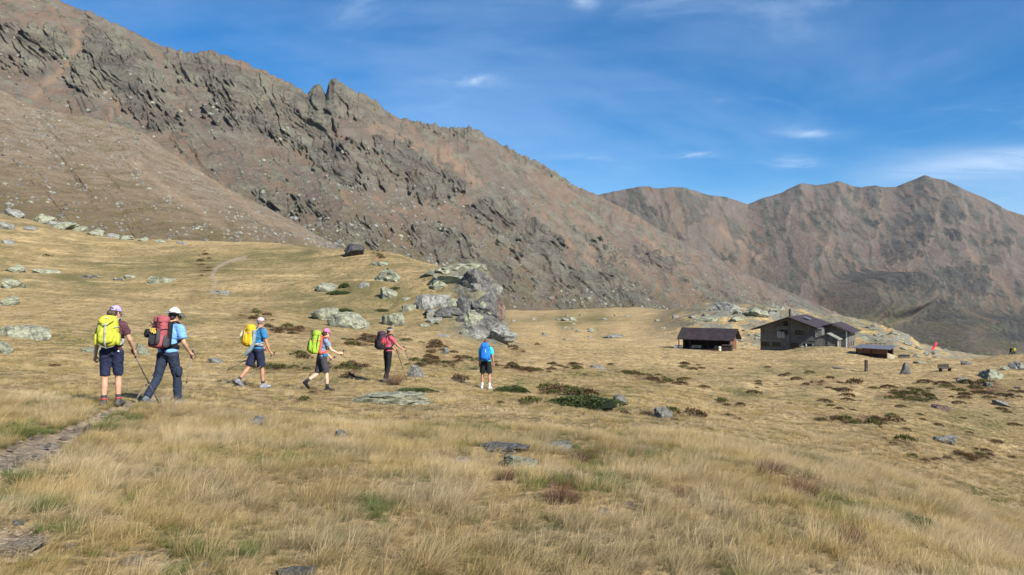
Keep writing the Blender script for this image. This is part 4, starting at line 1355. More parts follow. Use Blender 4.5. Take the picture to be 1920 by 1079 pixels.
tuft_big = [tuft_mesh(200 + k, 260, 0.5, 1.0, 0.42, 0.9, 0.012, 4, 0.7, (0.35, 0.05)) for k in range(3)]
for i, (lab, px_, py_, w_, h_, mt) in enumerate([
    ('large dark red grass tussock on the brow of the right slope', 1500, 930, 76, 32, G_RED),
    ('dark reddish tussock uphill from the large red tussock', 1440, 890, 62, 24, G_RED),
    ('spreading reddish brown tussock in the middle foreground', 1052, 942, 84, 26, G_RED),
    ('reddish tussock right of the bluish grey flat rock', 1092, 866, 54, 22, G_RED),
    ('reddish tussock in front of the dark blotched lichen rock', 948, 900, 40, 22, G_RED),
    ('brown tussock near the bottom of the right slope', 1592, 1030, 50, 44, G_RED),
    ('small dark tussock left of the large red tussock', 1275, 932, 36, 20, G_RED),
    ('tall fawn tussock beside the boots of the headband woman', 738, 722, 40, 22, G_RED),
    ('bright green tussock at the left edge beside the footpath', 36, 820, 84, 22, G_GREEN),
    ('dark green tussock at the left edge below the footpath', 42, 905, 76, 26, G_GREEN),
    ('green tussock with yellow blades near the bottom left soil', 86, 960, 70, 34, G_GREEN),
    ('low green tussock beside the path right of its bend', 196, 808, 60, 20, G_GREEN)]):
    g = ground_at(px_, py_)
    s = g.y / FPX
    me = tuft_big[i % 3]
    if me.materials and me.materials[0] != mt:
        me = me.copy()
        me.materials.clear()
    if not me.materials:
        me.materials.append(mt)
    o = bpy.data.objects.new('grass_tussock', me)
    o.location = g
    o.scale = (w_ * s * 0.75, w_ * s * 0.65, h_ * s * 1.5)
    CLEAR.append((g.x, g.y, w_ * s * 0.36, w_ * s * 0.3))
    link(o)
    tag(o, lab, 'tussock')
near_p, mid_p, far_p = [], [], []
for k in range(4):
    near_p.append(proto('tuft', tuft_mesh(k, 62, 0.16, 0.38, 0.085, 0.8, 0.0034, 5, 0.95, (0.8, 0.02)), G_GOLD))
for k in range(3):
    near_p.append(proto('tuft', tuft_mesh(10 + k, 56, 0.12, 0.30, 0.085, 0.8, 0.0036, 4, 0.7), G_MIX))
for k in range(3):
    near_p.append(proto('tuft', tuft_mesh(20 + k, 60, 0.08, 0.22, 0.09, 0.9, 0.0042, 4, 0.5, (0.15, 0.0)), G_GREEN))
for k in range(2):
    near_p.append(proto('tuft', tuft_mesh(30 + k, 56, 0.10, 0.26, 0.09, 0.8, 0.0038, 4, 0.6, (0.3, 0.0)), G_RED))
for k in range(4):
    mid_p.append(proto('tuft', tuft_mesh(40 + k, 44, 0.13, 0.32, 0.14, 0.7, 0.0075, 3, 0.7), G_GOLD))
for k in range(3):
    mid_p.append(proto('tuft', tuft_mesh(50 + k, 44, 0.10, 0.26, 0.14, 0.7, 0.0075, 3, 0.6), G_MIX))
for k in range(3):
    mid_p.append(proto('tuft', tuft_mesh(60 + k, 46, 0.06, 0.17, 0.15, 0.8, 0.008, 3, 0.4, (0.1, 0)), G_GREEN))
for k in range(2):
    mid_p.append(proto('tuft', tuft_mesh(70 + k, 46, 0.09, 0.22, 0.15, 0.8, 0.0085, 3, 0.5, (0.2, 0)), G_RED))
for k in range(4):
    far_p.append(proto('tuft', tuft_mesh(80 + k, 34, 0.10, 0.26, 0.34, 0.5, 0.022, 2, 0.6), G_GOLD))
for k in range(3):
    far_p.append(proto('tuft', tuft_mesh(90 + k, 34, 0.08, 0.20, 0.34, 0.5, 0.022, 2, 0.5), G_MIX))
for k in range(3):
    far_p.append(proto('tuft', tuft_mesh(95 + k, 36, 0.05, 0.14, 0.36, 0.5, 0.024, 2, 0.4, (0.1, 0)), G_GREEN))
for k in range(2):
    far_p.append(proto('tuft', tuft_mesh(98 + k, 36, 0.07, 0.17, 0.36, 0.5, 0.026, 2, 0.4, (0.2, 0)), G_RED))


def grass_band(name, y0, y1, n, smin, smax, protos, seed, label):
    r_ = np.random.default_rng(seed)
    # uniform over the area of the wedge
    y = np.sqrt(y0 * y0 + (y1 * y1 - y0 * y0) * r_.random(n))
    x = y * r_.uniform(-0.82, 0.80, n)
    z = hgt(x, y)
    g, rd, pa = masks(x, y, z)
    px, py = px_of(x, y, z)
    keep = r_.random(n) > pa * 1.25
    # bare patches between the tufts
    pt = fbm(x / (0.45 + y * 0.012), y / (0.6 + y * 0.02), 3, 91)
    keep &= r_.random(n) < np.clip(0.84 + 0.5 * pt, 0.40, 1)
    for cx, cy, wx, wy in CLEAR:
        if y0 - 3 < cy < y1 + 3:
            dx, dy = (x - cx) / (wx * 1.02 + 0.02), (y - cy) / (wy + 0.05)
            keep &= ~((dx * dx + dy * dy < 1) | ((np.abs(dx) < 0.9) & (y < cy) & (y > cy - wy - 0.10 - 0.012 * cy) & (r_.random(n) < 0.75)))
    x, y, z, g, rd, pa = (a[keep] for a in (x, y, z, g, rd, pa))
    k = len(x)
    u = r_.random(k)
    idx = np.where(u < np.clip(0.58 - 0.25 * g + 0.5 * fbm(x / (0.8 + y * 0.03), y / (1.0 + y * 0.05), 3, 93), 0.05, 0.95), r_.integers(0, 4, k), r_.integers(4, 7, k))
    gsel = r_.random(k) < np.clip((g - 0.2) * 1.3 + 0.95 * np.clip(fbm(x / (0.5 + y * 0.02), y / (0.6 + y * 0.03), 3, 94) - 0.08, 0, 1), 0, 0.9)
    idx = np.where(gsel, r_.integers(7, 10, k), idx)
    rsel = r_.random(k) < np.clip((rd - 0.35) * 1.3, 0.0, 0.85)
    idx = np.where(rsel, r_.integers(10, 12, k), idx)
    idx = np.where((r_.random(k) < 0.05), r_.integers(7, 10, k), idx)
    sc = r_.uniform(smin, smax, k) * np.where(idx > 6, 0.9, 1.0) * np.clip(1.0 + 0.45 * fbm(x / 0.7, y / 0.9, 3, 95), 0.6, 1.4) * (1 - 0.45 * sstep(0.05, 0.5, pa))
    # the wind lays the blades over to the right, more or less together
    rz = fbm(x / 3.0, y / 3.0, 2, 97) * 1.1 + r_.normal(size=k) * 0.45
    return add_scatter(name, np.stack([x, y, z], -1), rz, sc, idx, protos, label, 'grass')


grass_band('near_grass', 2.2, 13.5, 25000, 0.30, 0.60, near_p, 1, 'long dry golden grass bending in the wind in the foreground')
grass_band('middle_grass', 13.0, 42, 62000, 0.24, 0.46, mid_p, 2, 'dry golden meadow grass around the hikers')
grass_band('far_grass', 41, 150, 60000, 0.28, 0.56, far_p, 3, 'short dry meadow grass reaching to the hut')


# dwarf heath growing through the grass on the russet patches
def heath(name, n, y0, y1, smin, smax, seed, label):
    r_ = np.random.default_rng(seed)
    y = np.sqrt(y0 * y0 + (y1 * y1 - y0 * y0) * r_.random(n))
    x = y * r_.uniform(-0.78, 0.76, n)
    z = hgt(x, y)
    g, rd, pa = masks(x, y, z)
    pt = fbm(x / 2.2, y / 3.0, 3, 131)
    keep = r_.random(n) < np.clip((rd - 0.22) * 1.1 + np.clip(pt - 0.25, 0, 1) * 0.5 + (g > 0.5) * 0.12, 0, 0.9) * (pa < 0.2)
    for cx, cy, wx, wy in CLEAR:
        if y0 - 3 < cy < y1 + 3:
            keep &= ~(((x - cx) / (wx * 1.1)) ** 2 + ((y - cy) / (wy * 1.2)) ** 2 < 1)
    x, y, z, g = x[keep], y[keep], z[keep], g[keep]
    k = len(x)
    sc = smin + (smax - smin) * r_.random(k) ** 2
    ix = np.where(r_.random(k) < 0.2 + 0.7 * g, r_.integers(4, 8, k), r_.integers(0, 4, k))
    return add_scatter(name, np.stack([x, y, z - 0.03 * sc], -1), r_.random(k) * 6.28, sc, ix, hp, label, 'heath')


hp = []
for mt_ in (G_HEA, G_BLU):
    for k in range(4):
        me_ = leafy(30 + k, 170, 0.30, 0.60, up=0.6)
        hp.append(proto('heath_sprig', me_, mt_))
heath('dwarf_heath', 9000, 12, 60, 0.10, 0.34, 41, 'low russet heath growing through the meadow grass')
heath('far_dwarf_heath', 6000, 58, 150, 0.16, 0.6, 42, 'low russet heath dotting the far meadow')
# ------------------------------------------------------------------ building helpers
class BM:
    """collects boxes, prisms and bars and links them as one mesh object"""

    def __init__(self):
        self.bm = bmesh.new()

    def box(self, x0, x1, y0, y1, z0, z1):
        vs = [self.bm.verts.new((x, y, z)) for z in (z0, z1) for y in (y0, y1) for x in (x0, x1)]
        for f in ((0, 2, 3, 1), (4, 5, 7, 6), (0, 1, 5, 4), (1, 3, 7, 5), (3, 2, 6, 7), (2, 0, 4, 6)):
            self.bm.faces.new([vs[i] for i in f])
        return self

    def prism(self, prof, axis, a, b):
        """prof: polygon in the plane across axis ('y': (x, z); 'x': (y, z)), from a to b"""
        def P(p, t):
            return (p[0], t, p[1]) if axis == 'y' else (t, p[0], p[1])
        n = len(prof)
        va = [self.bm.verts.new(P(p, a)) for p in prof]
        vb = [self.bm.verts.new(P(p, b)) for p in prof]
        self.bm.faces.new(va)
        self.bm.faces.new(vb[::-1])
        for i in range(n):
            self.bm.faces.new([va[i], vb[i], vb[(i + 1) % n], va[(i + 1) % n]])
        return self

    def bar(self, p, q, r, n=6, r2=None):
        p, q = Vector(p), Vector(q)
        r2 = r if r2 is None else r2
        d = (q - p).normalized()
        u = d.orthogonal().normalized()
        w = d.cross(u)
        A, B = [], []
        for i in range(n):
            t = 2 * math.pi * i / n
            o = u * math.cos(t) + w * math.sin(t)
            A.append(self.bm.verts.new(p + o * r))
            B.append(self.bm.verts.new(q + o * r2))
        for i in range(n):
            self.bm.faces.new([A[i], A[(i + 1) % n], B[(i + 1) % n], B[i]])
        self.bm.faces.new(A[::-1])
        self.bm.faces.new(B)
        return self

    def slab(self, a, b, c, d, th):
        """four corners of the top face, and a thickness downwards"""
        T = [self.bm.verts.new(p) for p in (a, b, c, d)]
        U = [self.bm.verts.new((p[0], p[1], p[2] - th)) for p in (a, b, c, d)]
        self.bm.faces.new(T)
        self.bm.faces.new(U[::-1])
        for i in range(4):
            self.bm.faces.new([T[i], U[i], U[(i + 1) % 4], T[(i + 1) % 4]])
        return self

    def build(self, name, mat, parent=None, smooth=False, cut=None):
        bmesh.ops.recalc_face_normals(self.bm, faces=self.bm.faces)
        me = bpy.data.meshes.new(name)
        self.bm.to_mesh(me)
        self.bm.free()
        if cut is not None:
            bmesh.ops.recalc_face_normals(cut.bm, faces=cut.bm.faces)
            cm = bpy.data.meshes.new('cut')
            cut.bm.to_mesh(cm)
            cut.bm.free()
            co_ = bpy.data.objects.new('cut', cm)
            wo_ = bpy.data.objects.new('wall_raw', me)
            md = wo_.modifiers.new('b', 'BOOLEAN')
            md.operation, md.object, md.solver = 'DIFFERENCE', co_, 'EXACT'
            me = applied(wo_, (co_,))
        return mesh_obj(name, me, mat, parent, smooth)


def thing(name, loc, rz, label, cat, group=None):
    o = bpy.data.objects.new(name, None)
    o.empty_display_size = 0.2
    o.location = loc
    o.rotation_euler = (0, 0, rz)
    link(o)
    return tag(o, label, cat, group)


M_RENDER = simple('grey_render', (0.13, 0.126, 0.114), 0.95, 0.1, 0.2, 1.1, bump=0.01)
M_ROOF = simple('brown_sheet_roof', (0.052, 0.038, 0.038), 0.62, 0.25, 0.25, 1.2, bump=0.01, bscale=4)
M_ROOF2 = simple('dark_sheet_roof', (0.036, 0.028, 0.029), 0.6, 0.25, 0.25, 0.9)
M_ROOFG = simple('grey_metal_roof', (0.125, 0.125, 0.13), 0.5, 0.35, 0.2, 2.0)
M_WOOD = simple('brown_wood', (0.15, 0.072, 0.04), 0.8, 0.2, 0.3, 3.0)
M_WOODD = simple('dark_wood', (0.045, 0.036, 0.03), 0.85, 0.15, 0.3, 4.0)
M_WHITE = simple('white_paint', (0.68, 0.68, 0.64), 0.6, 0.3, 0.08, 6)
M_CREAM = simple('cream_board', (0.72, 0.64, 0.46), 0.6, 0.3, 0.06, 3)
M_DARKIN = simple('dark_interior', (0.012, 0.012, 0.013), 0.9, 0.1)
M_PANE = NM('window_glass')
M_PANE.color((0.012, 0.014, 0.016))
M_PANE.b.inputs['Roughness'].default_value = 0.12
M_PANE.b.inputs['Specular IOR Level'].default_value = 0.5
M_PANE = M_PANE.m
mm = NM('dry_stone_wall')
p = mm.obj()
vd = mm.voro(mm.map(p, scale=(3.2, 3.2, 5.4)), 1.0, 'DISTANCE_TO_EDGE')
vc = mm.voro(mm.map(p, scale=(3.2, 3.2, 5.4)), 1.0, 'F1', 'Color')
c = mm.mix(vc, (0.10, 0.098, 0.092), (0.30, 0.28, 0.25))
c = mm.mix(mm.ramp(mm.noise(p, 6, 5), 0.4, 0.7, 0, 0.5), c, (0.36, 0.33, 0.28))
c = mm.mix(mm.ramp(vd, 0.08, 0.0), c, (0.03, 0.03, 0.03))
mm.color(c)
mm.bump(mm.ramp(vd, 0.0, 0.15), 1.0, 0.12)
M_STONE = mm.m

# ------------------------------------------------------------------ the mountain hut
AH = R(34)
hut_loc = Vector((55.9, 168.0, -14.25))
hut = thing('mountain_hut', hut_loc, -AH, 'large grey rendered mountain hut with brown sheet roof and small dark windows', 'hut')
WD, LEN, HE, HR = 13.0, 15.0, 5.4, 7.75
cut = BM()
OPEN = [(0.25, 1.9, 1.15, 2.1), (2.65, 4.4, 1.15, 2.1), (6.6, 8.3, 1.1, 2.05), (9.15, 10.95, 1.1, 2.05), (7.45, 9.4, 3.85, 4.95), (4.3, 6.0, 3.95, 4.95), (5.0, 6.05, 5.75, 6.75)]
for x0, x1, z0, z1 in OPEN:
    cut.box(x0, x1, -0.5, 0.35, z0, z1)
wb = BM().prism([(0, -1.2), (WD, -1.2), (WD, HE), (WD / 2, HR), (0, HE)], 'y', 0.0, LEN)
wb.build('wall', M_RENDER, hut, cut=cut)
for i, (x0, x1, z0, z1) in enumerate(OPEN):
    b = BM()
    t = 0.07
    b.box(x0, x1, 0.12, 0.2, z0, z0 + t).box(x0, x1, 0.12, 0.2, z1 - t, z1)
    b.box(x0, x0 + t, 0.12, 0.2, z0 + t, z1 - t).box(x1 - t, x1, 0.12, 0.2, z0 + t, z1 - t)
    xm = (x0 + x1) / 2
    b.box(xm - 0.03, xm + 0.03, 0.12, 0.2, z0 + t, z1 - t)
    f = b.build('window', M_WOODD, hut)
    BM().box(x0 + t, x1 - t, 0.22, 0.26, z0 + t, z1 - t).build('pane', M_PANE, f)
    BM().box(x0 - 0.1, x1 + 0.1, -0.10, 0.03, z0 - 0.09, z0 - 0.003).build('sill', M_RENDER, f)


def lattice(x0, x1, z0, z1, y, nx, nz, bar=0.035):
    b = BM()
    b.box(x0, x1, y - 0.05, y, z0, z0 + 0.07).box(x0, x1, y - 0.05, y, z1 - 0.07, z1)
    b.box(x0, x0 + 0.07, y - 0.05, y, z0 + 0.07, z1 - 0.07).box(x1 - 0.07, x1, y - 0.05, y, z0 + 0.07, z1 - 0.07)
    for i in range(1, nx):
        x = x0 + (x1 - x0) * i / nx
        b.box(x - bar / 2, x + bar / 2, y - 0.04, y - 0.01, z0 + 0.07, z1 - 0.07)
    for i in range(1, nz):
        z = z0 + (z1 - z0) * i / nz
        b.box(x0 + 0.07, x1 - 0.07, y - 0.035, y - 0.015, z - bar / 2, z + bar / 2)
    return b


lattice(3.75, 5.2, 3.2, 4.42, -0.16, 4, 4, 0.055).build('shutter', M_WHITE, hut)
tag(lattice(3.7, 4.95, 5.5, 6.5, -0.05, 4, 4, 0.04).build('shutter', M_RENDER, hut), 'grey lattice shutter under the gable')
BM().bar((6.42, -0.07, -0.2), (6.42, -0.07, HR - 0.5), 0.05).build('downpipe', M_WOODD, hut)
BM().box(6.9, WD, -0.06, -0.003, 2.62, 2.74).build('string_course', M_RENDER, hut)
# roof: two slopes of sheet panels
pit = (HR - HE) / (WD / 2)
OV, OVR, VG = 1.55, 0.06, 2.3
for side in (0, 1):
    n = 9
    for k in range(n):
        y0 = -VG + (LEN + VG + 0.8) * k / n
        y1 = -VG + (LEN + VG + 0.8) * (k + 1) / n - 0.05
        up = 0.14 + 0.05 * (k % 2)
        if side == 0:
            a, b = (WD / 2, HR + up), (-OV, HE - OV * pit + up)
        else:
            a, b = (WD / 2, HR + up), (WD + OVR, HE - OVR * pit + up)
        pts = [(a[0], y0, a[1]), (b[0], y0, b[1]), (b[0], y1, b[1]), (a[0], y1, a[1])]
        pn = BM().slab(*(pts if side == 0 else pts[::-1]), 0.12).build('roof_panel', M_ROOF, hut)
BM().slab((WD / 2, -VG + 0.03, HR + 0.02), (-OV + 0.03, -VG + 0.03, HE - OV * pit + 0.02), (-OV + 0.03, LEN + 0.7, HE - OV * pit + 0.02), (WD / 2, LEN + 0.7, HR + 0.02), 0.12).build('roof_deck', M_WOODD, hut)
BM().slab((WD / 2, LEN + 0.7, HR + 0.018), (WD + OVR - 0.03, LEN + 0.7, HE - OVR * pit + 0.018), (WD + OVR - 0.03, -VG + 0.03, HE - OVR * pit + 0.018), (WD / 2, -VG + 0.03, HR + 0.018), 0.12).build('roof_deck', M_WOODD, hut)
ch = BM().bar((5.4, 4.0, HR - 0.6), (5.4, 4.0, HR + 1.35), 0.22, 10).build('chimney', M_WOODD, hut)
BM().bar((5.4, 4.0, HR + 1.35), (5.4, 4.0, HR + 1.7), 0.30, 10, 0.12).build('cowl', M_WOODD, ch)
BM().prism([(8.2, HR - 0.10), (9.6, HR - 0.6), (9.6, HR - 0.55), (8.2, HR - 0.05)], 'y', 4.2, 6.4).build('skylight', M_ROOFG, hut)
# annex with its own gable
AX0, AX1, AY0, AY1, AHE, AHR, ARX = WD + 0.004, 17.6, 4.0, 12.0, 5.0, 6.35, 14.6
BM().prism([(AX0, -1.2), (AX1 - 0.5, -1.2), (AX1 - 0.5, AHE), (ARX, AHR), (AX0, AHR - 0.6)], 'y', AY0, AY1).build('annex_wall', M_RENDER, hut)
BM().box(AX1 - 0.498, AX1, AY0 + 0.3, AY1, -1.2, AHE - 0.1).build('annex_side_wall', M_STONE, hut)
apit = (AHR - AHE) / (AX1 - ARX)
for k in range(6):
    y0 = AY0 - 1.8 + (AY1 - AY0 + 2.5) * k / 6
    y1 = AY0 - 1.8 + (AY1 - AY0 + 2.5) * (k + 1) / 6 - 0.05
    up = 0.12 + 0.04 * (k % 2)
    BM().slab((ARX, y1, AHR + up), (AX1 + 1.2, y1, AHE - 1.2 * apit + up), (AX1 + 1.2, y0, AHE - 1.2 * apit + up), (ARX, y0, AHR + up), 0.12).build('roof_panel', M_ROOF, hut)
BM().slab((ARX, AY0 - 1.8, AHR + 0.1), (AX0 - 0.6, AY0 - 1.8, AHR - 0.5), (AX0 - 0.6, AY1, AHR - 0.5), (ARX, AY1, AHR + 0.1), 0.14).build('annex_roof_left', M_ROOF, hut)
BM().box(AX1 - 0.2, AX1, AY0 - 1.5, AY0 - 1.3, -1.2, AHE - 0.12).build('porch_post', M_WHITE, hut)
BM().box(AX1 - 0.15, AX1 + 0.05, AY0 - 1.28, AY0 + 0.25, 0.8, 1.0).build('porch_rail', M_WOOD, hut)
dr = BM().box(AX1 + 0.003, AX1 + 0.06, AY0 + 1.0, AY0 + 1.9, 0.1, 2.2).build('door', M_WOOD, hut)
BM().box(AX1 + 0.06, AX1 + 0.12, AY0 + 1.05, AY0 + 1.12, 1.05, 1.2).build('handle', M_WHITE, dr)
for yy in (AY0 + 3.0, AY0 + 5.5):
    f = BM().box(AX1 + 0.003, AX1 + 0.05, yy, yy + 0.7, 1.4, 2.4).build('window', M_WOODD, hut)
    BM().box(AX1 + 0.052, AX1 + 0.06, yy + 0.08, yy + 0.62, 1.48, 2.32).build('pane', M_PANE, f)
# open casement at the right end of the facade
f = lattice(11.75, 12.35, 3.6, 5.0, -0.06, 2, 3, 0.06).build('window', M_WHITE, hut)
BM().box(11.82, 12.28, -0.03, -0.01, 3.67, 4.93).build('pane', M_PANE, f)


def hut_pt(x, y, z=0.0):
    c_, s_ = math.cos(-AH), math.sin(-AH)
    return Vector((hut_loc.x + x * c_ - y * s_, hut_loc.y + x * s_ + y * c_, hut_loc.z + z))


# small stone outbuilding standing in front of the right end of the hut
so = thing('stone_outbuilding', hut_pt(12.7, -4.6, 0.0), -AH, 'small dry stone outbuilding with low gable in front of the hut', 'outbuilding')
BM().prism([(0, -1.0), (4.4, -1.0), (4.4, 3.45), (2.3, 4.55), (0, 3.65)], 'y', 0, 3.2).build('wall', M_STONE, so)
BM().slab((2.3, -0.25, 4.72), (-0.3, -0.25, 3.62), (-0.3, 3.4, 3.62), (2.3, 3.4, 4.72), 0.11).build('roof', M_GREY, so)
BM().slab((2.3, 3.4, 4.722), (4.75, 3.4, 3.42), (4.75, -0.25, 3.42), (2.3, -0.25, 4.722), 0.11).build('roof', M_GREY, so)
c2 = BM().box(0.2, 0.95, 1.2, 1.95, 3.5, 5.45).build('chimney', M_STONE, so)
BM().box(0.1, 1.05, 1.1, 2.05, 5.452, 5.58).build('cap', M_GREY, c2)
BM().box(2.25, 2.38, -0.08, -0.003, -0.5, 4.4).build('corner_post', M_WOODD, so)
BM().box(4.33, 4.52, -0.12, -0.003, -0.5, 3.4).build('corner_post', M_CREAM, so)

# things along the foot of the hut wall
t_ = thing('picnic_table', hut_pt(10.2, -1.1, 0.75), -AH, 'white table with benches against the wall under the hut windows', 'table')


def picnic(t_, w=1.8, mat=None):
    mat = mat or M_WHITE
    BM().box(-w / 2, w / 2, -0.35, 0.35, 0.70, 0.76).build('table_top', mat, t_)
    for s_ in (-1, 1):
        BM().box(-w / 2, w / 2, s_ * 0.72 - 0.13, s_ * 0.72 + 0.13, 0.42, 0.47).build('bench', mat, t_)
    for s_ in (-1, 1):
        x = s_ * (w / 2 - 0.25)
        BM().bar((x, -0.72, 0.02), (x, -0.2, 0.70), 0.04).bar((x, 0.72, 0.02), (x, 0.2, 0.70), 0.04).box(x - 0.03, x + 0.03, -0.8, 0.8, 0.36, 0.419).build('leg_frame', mat, t_)


picnic(t_, 2.4)
for i, (x, lab) in enumerate(((9.9, 'white folded sunshade leaning left of the table by the hut wall'), (11.3, 'white folded sunshade leaning right of the table by the hut wall'))):
    q = thing('folded_sunshade', hut_pt(x, -0.5, 0.75), -AH, lab, 'sunshade')
    BM().bar((0, 0, 0), (0.0, 0.1, 1.35), 0.02).build('pole', M_WOODD, q)
    BM().bar((0, 0.02, 0.35), (0, 0.1, 1.3), 0.24, 8, 0.03).build('canopy', M_WHITE, q)
    BM().box(-0.25, 0.25, -0.22, 0.22, -0.4, 0.05).build('foot', M_GREY, q)

# ------------------------------------------------------------------ open shed
AS = R(30)
sl = Vector((35.0, 153.0, -12.55))
sh = thing('open_shed', sl, -AS, 'long low open fronted wooden shed with dark brown roof left of the hut', 'shed')
SW, SD, SE, SR = 9.6, 5.0, 2.55, 4.15
BM().box(0, SW, SD - 0.12, SD, -0.8, SE + 0.6).build('back_wall', M_WOODD, sh)
for k in range(10):
    y0 = k * (SD - 0.125) / 10
    y1 = (k + 1) * (SD - 0.125) / 10 - 0.02
    zt = lambda y: SE + (SR - SE) * (1 - abs(y - SD / 2) / (SD / 2)) - 0.1
    BM().prism([(y0, -0.6), (y1, -0.6), (y1, zt(y1)), (y0, zt(y0))], 'x', SW - 0.1, SW + 0.01 * (k % 2)).build('plank', M_WOOD, sh)
BM().prism([(0, -0.6), (SD - 0.13, -0.6), (SD - 0.13, SE), (SD / 2, SR - 0.1), (0, SE)], 'x', 0.0, 0.1).build('side_wall', M_WOODD, sh)
for x in (-0.75, 1.3, 5.0, SW - 0.35):
    BM().box(x, x + 0.16, -0.55 if x < 0 else 0.05, -0.39 if x < 0 else 0.21, -0.8, SE - 0.05).build('post', M_WOODD, sh)
pz = (SR - SE) / (SD / 2)
BM().slab((-1.0, SD / 2, SR + 0.12), (-1.0, -0.9, SE - 0.9 * pz + 0.12), (SW + 0.9, -0.9, SE - 0.9 * pz + 0.12), (SW + 0.9, SD / 2, SR + 0.12), 0.14).build('roof', M_ROOF2, sh)
BM().slab((SW + 0.9, SD / 2, SR + 0.119), (SW + 0.9, SD + 0.9, SE - 0.9 * pz + 0.12), (-1.0, SD + 0.9, SE - 0.9 * pz + 0.12), (-1.0, SD / 2, SR + 0.119), 0.14).build('roof', M_ROOF2, sh)
BM().box(-0.2, SW + 0.1, -0.3, SD, -0.9, -0.02).build('floor_slab', M_GREY, sh)


def shed_pt(x, y, z=0.0):
    c_, s_ = math.cos(-AS), math.sin(-AS)
    return Vector((sl.x + x * c_ - y * s_, sl.y + x * s_ + y * c_, sl.z + z))


def on_ground(v, dz=0.0):
    return Vector((v.x, v.y, float(hgt(np.array([v.x]), np.array([v.y]))[0]) + dz))


for x, lab in ((2.6, 'white picnic table at the left end inside the open shed'), (7.3, 'white picnic table at the right end inside the open shed')):
    q = thing('picnic_table', shed_pt(x, 0.9, 0.0), -AS, lab, 'table', 'picnic tables in the open shed')
    picnic(q, 1.9)
q = thing('garden_bench', on_ground(shed_pt(-0.9, -0.2)), -AS + 0.3, 'low white bench outside the left corner of the open shed', 'bench')
BM().box(-0.8, 0.8, -0.2, 0.2, 0.40, 0.46).build('seat', M_WHITE, q)
BM().box(-0.8, 0.8, 0.2, 0.25, 0.5, 0.85).build('backrest', M_WHITE, q)
for s_ in (-1, 1):
    BM().box(s_ * 0.65 - 0.04, s_ * 0.65 + 0.04, -0.18, 0.18, 0.0, 0.398).build('leg', M_WHITE, q)
q = thing('storage_box', on_ground(shed_pt(SW - 1.2, -1.9), -0.1), -AS, 'dark grey wooden box beside the right end of the open shed', 'box')
BM().box(0, 1.9, 0, 1.3, 0, 1.25).build('body', M_WOODD, q)
BM().slab((-0.1, 1.4, 1.40), (-0.1, -0.1, 1.29), (2.0, -0.1, 1.29), (2.0, 1.4, 1.40), 0.05).build('lid', M_WOODD, q)
q = thing('water_trough', on_ground(shed_pt(SW - 2.6, -3.2), -0.05), -AS + 0.1, 'low red brown trough on the grass in front of the open shed', 'trough')
BM().box(-1.1, 1.1, -0.3, 0.3, 0.0, 0.08).box(-1.1, 1.1, -0.3, -0.22, 0.08, 0.45).box(-1.1, 1.1, 0.22, 0.3, 0.08, 0.45).build('basin', M_WOOD, q)
BM().box(-1.1, -1.02, -0.218, 0.218, 0.08, 0.45).box(1.02, 1.1, -0.218, 0.218, 0.08, 0.45).build('end_board', M_WOOD, q)
q = thing('white_barrel', on_ground(shed_pt(SW - 1.6, -1.8), -0.03), 0, 'pale barrel standing left of the dark box by the shed', 'barrel')
BM().bar((0, 0, 0), (0, 0, 0.5), 0.27, 14, 0.31).bar((0, 0, 0.5), (0, 0, 1.0), 0.31, 14, 0.27).build('body', M_CREAM, q, True)
BM().bar((0, 0, 1.0), (0, 0, 1.06), 0.28, 14, 0.28).build('lid', M_GREY, q)

# ------------------------------------------------------------------ low shelter right of the hut
AL = R(46)
g = ground_at(1606, 662)
q = thing('low_shelter', (65.0, 141.0, -12.75), -AL, 'low timber shelter with grey metal roof on the slope right of the hut', 'shelter')
LW, LD = 5.6, 3.0
BM().box(0, LW, LD - 0.1, LD, -1.2, 1.45).build('back_wall', M_WOODD, q)
for k in range(8):
    x0, x1 = k * LW / 8 + 0.02, (k + 1) * LW / 8 - 0.02
    BM().box(x0, x1, 0.0, 0.06 + 0.01 * (k % 2), 0.45, 1.25).build('plank', M_WOOD, q)
for x, y in ((0.0, -0.14), (2.7, -0.14), (LW - 0.16, -0.14), (LW - 0.16, LD - 0.3)):
    BM().box(x, x + 0.15, y, y + 0.13, -1.4, 1.35).build('post', M_WOOD if x > 3 else M_WOODD, q)
for k in range(4):
    x0, x1 = -0.5 + k * (LW + 1.1) / 4, -0.5 + (k + 1) * (LW + 1.1) / 4 - 0.04
    u_ = 0.02 * (k % 2)
    BM().slab((x0, LD + 0.5, 1.92 + u_), (x0, -0.6, 1.42 + u_), (x1, -0.6, 1.42 + u_), (x1, LD + 0.5, 1.92 + u_), 0.09).build('roof_panel', M_ROOFG, q)
BM().box(0.1, LW - 0.2, 1.2, LD - 0.11, -1.0, 0.35).build('stacked_wood', M_WOODD, q)


def low_pt(x, y, z=0.0):
    c_, s_ = math.cos(-AL), math.sin(-AL)
    return Vector((65.0 + x * c_ - y * s_, 141.0 + x * s_ + y * c_, -12.75 + z))


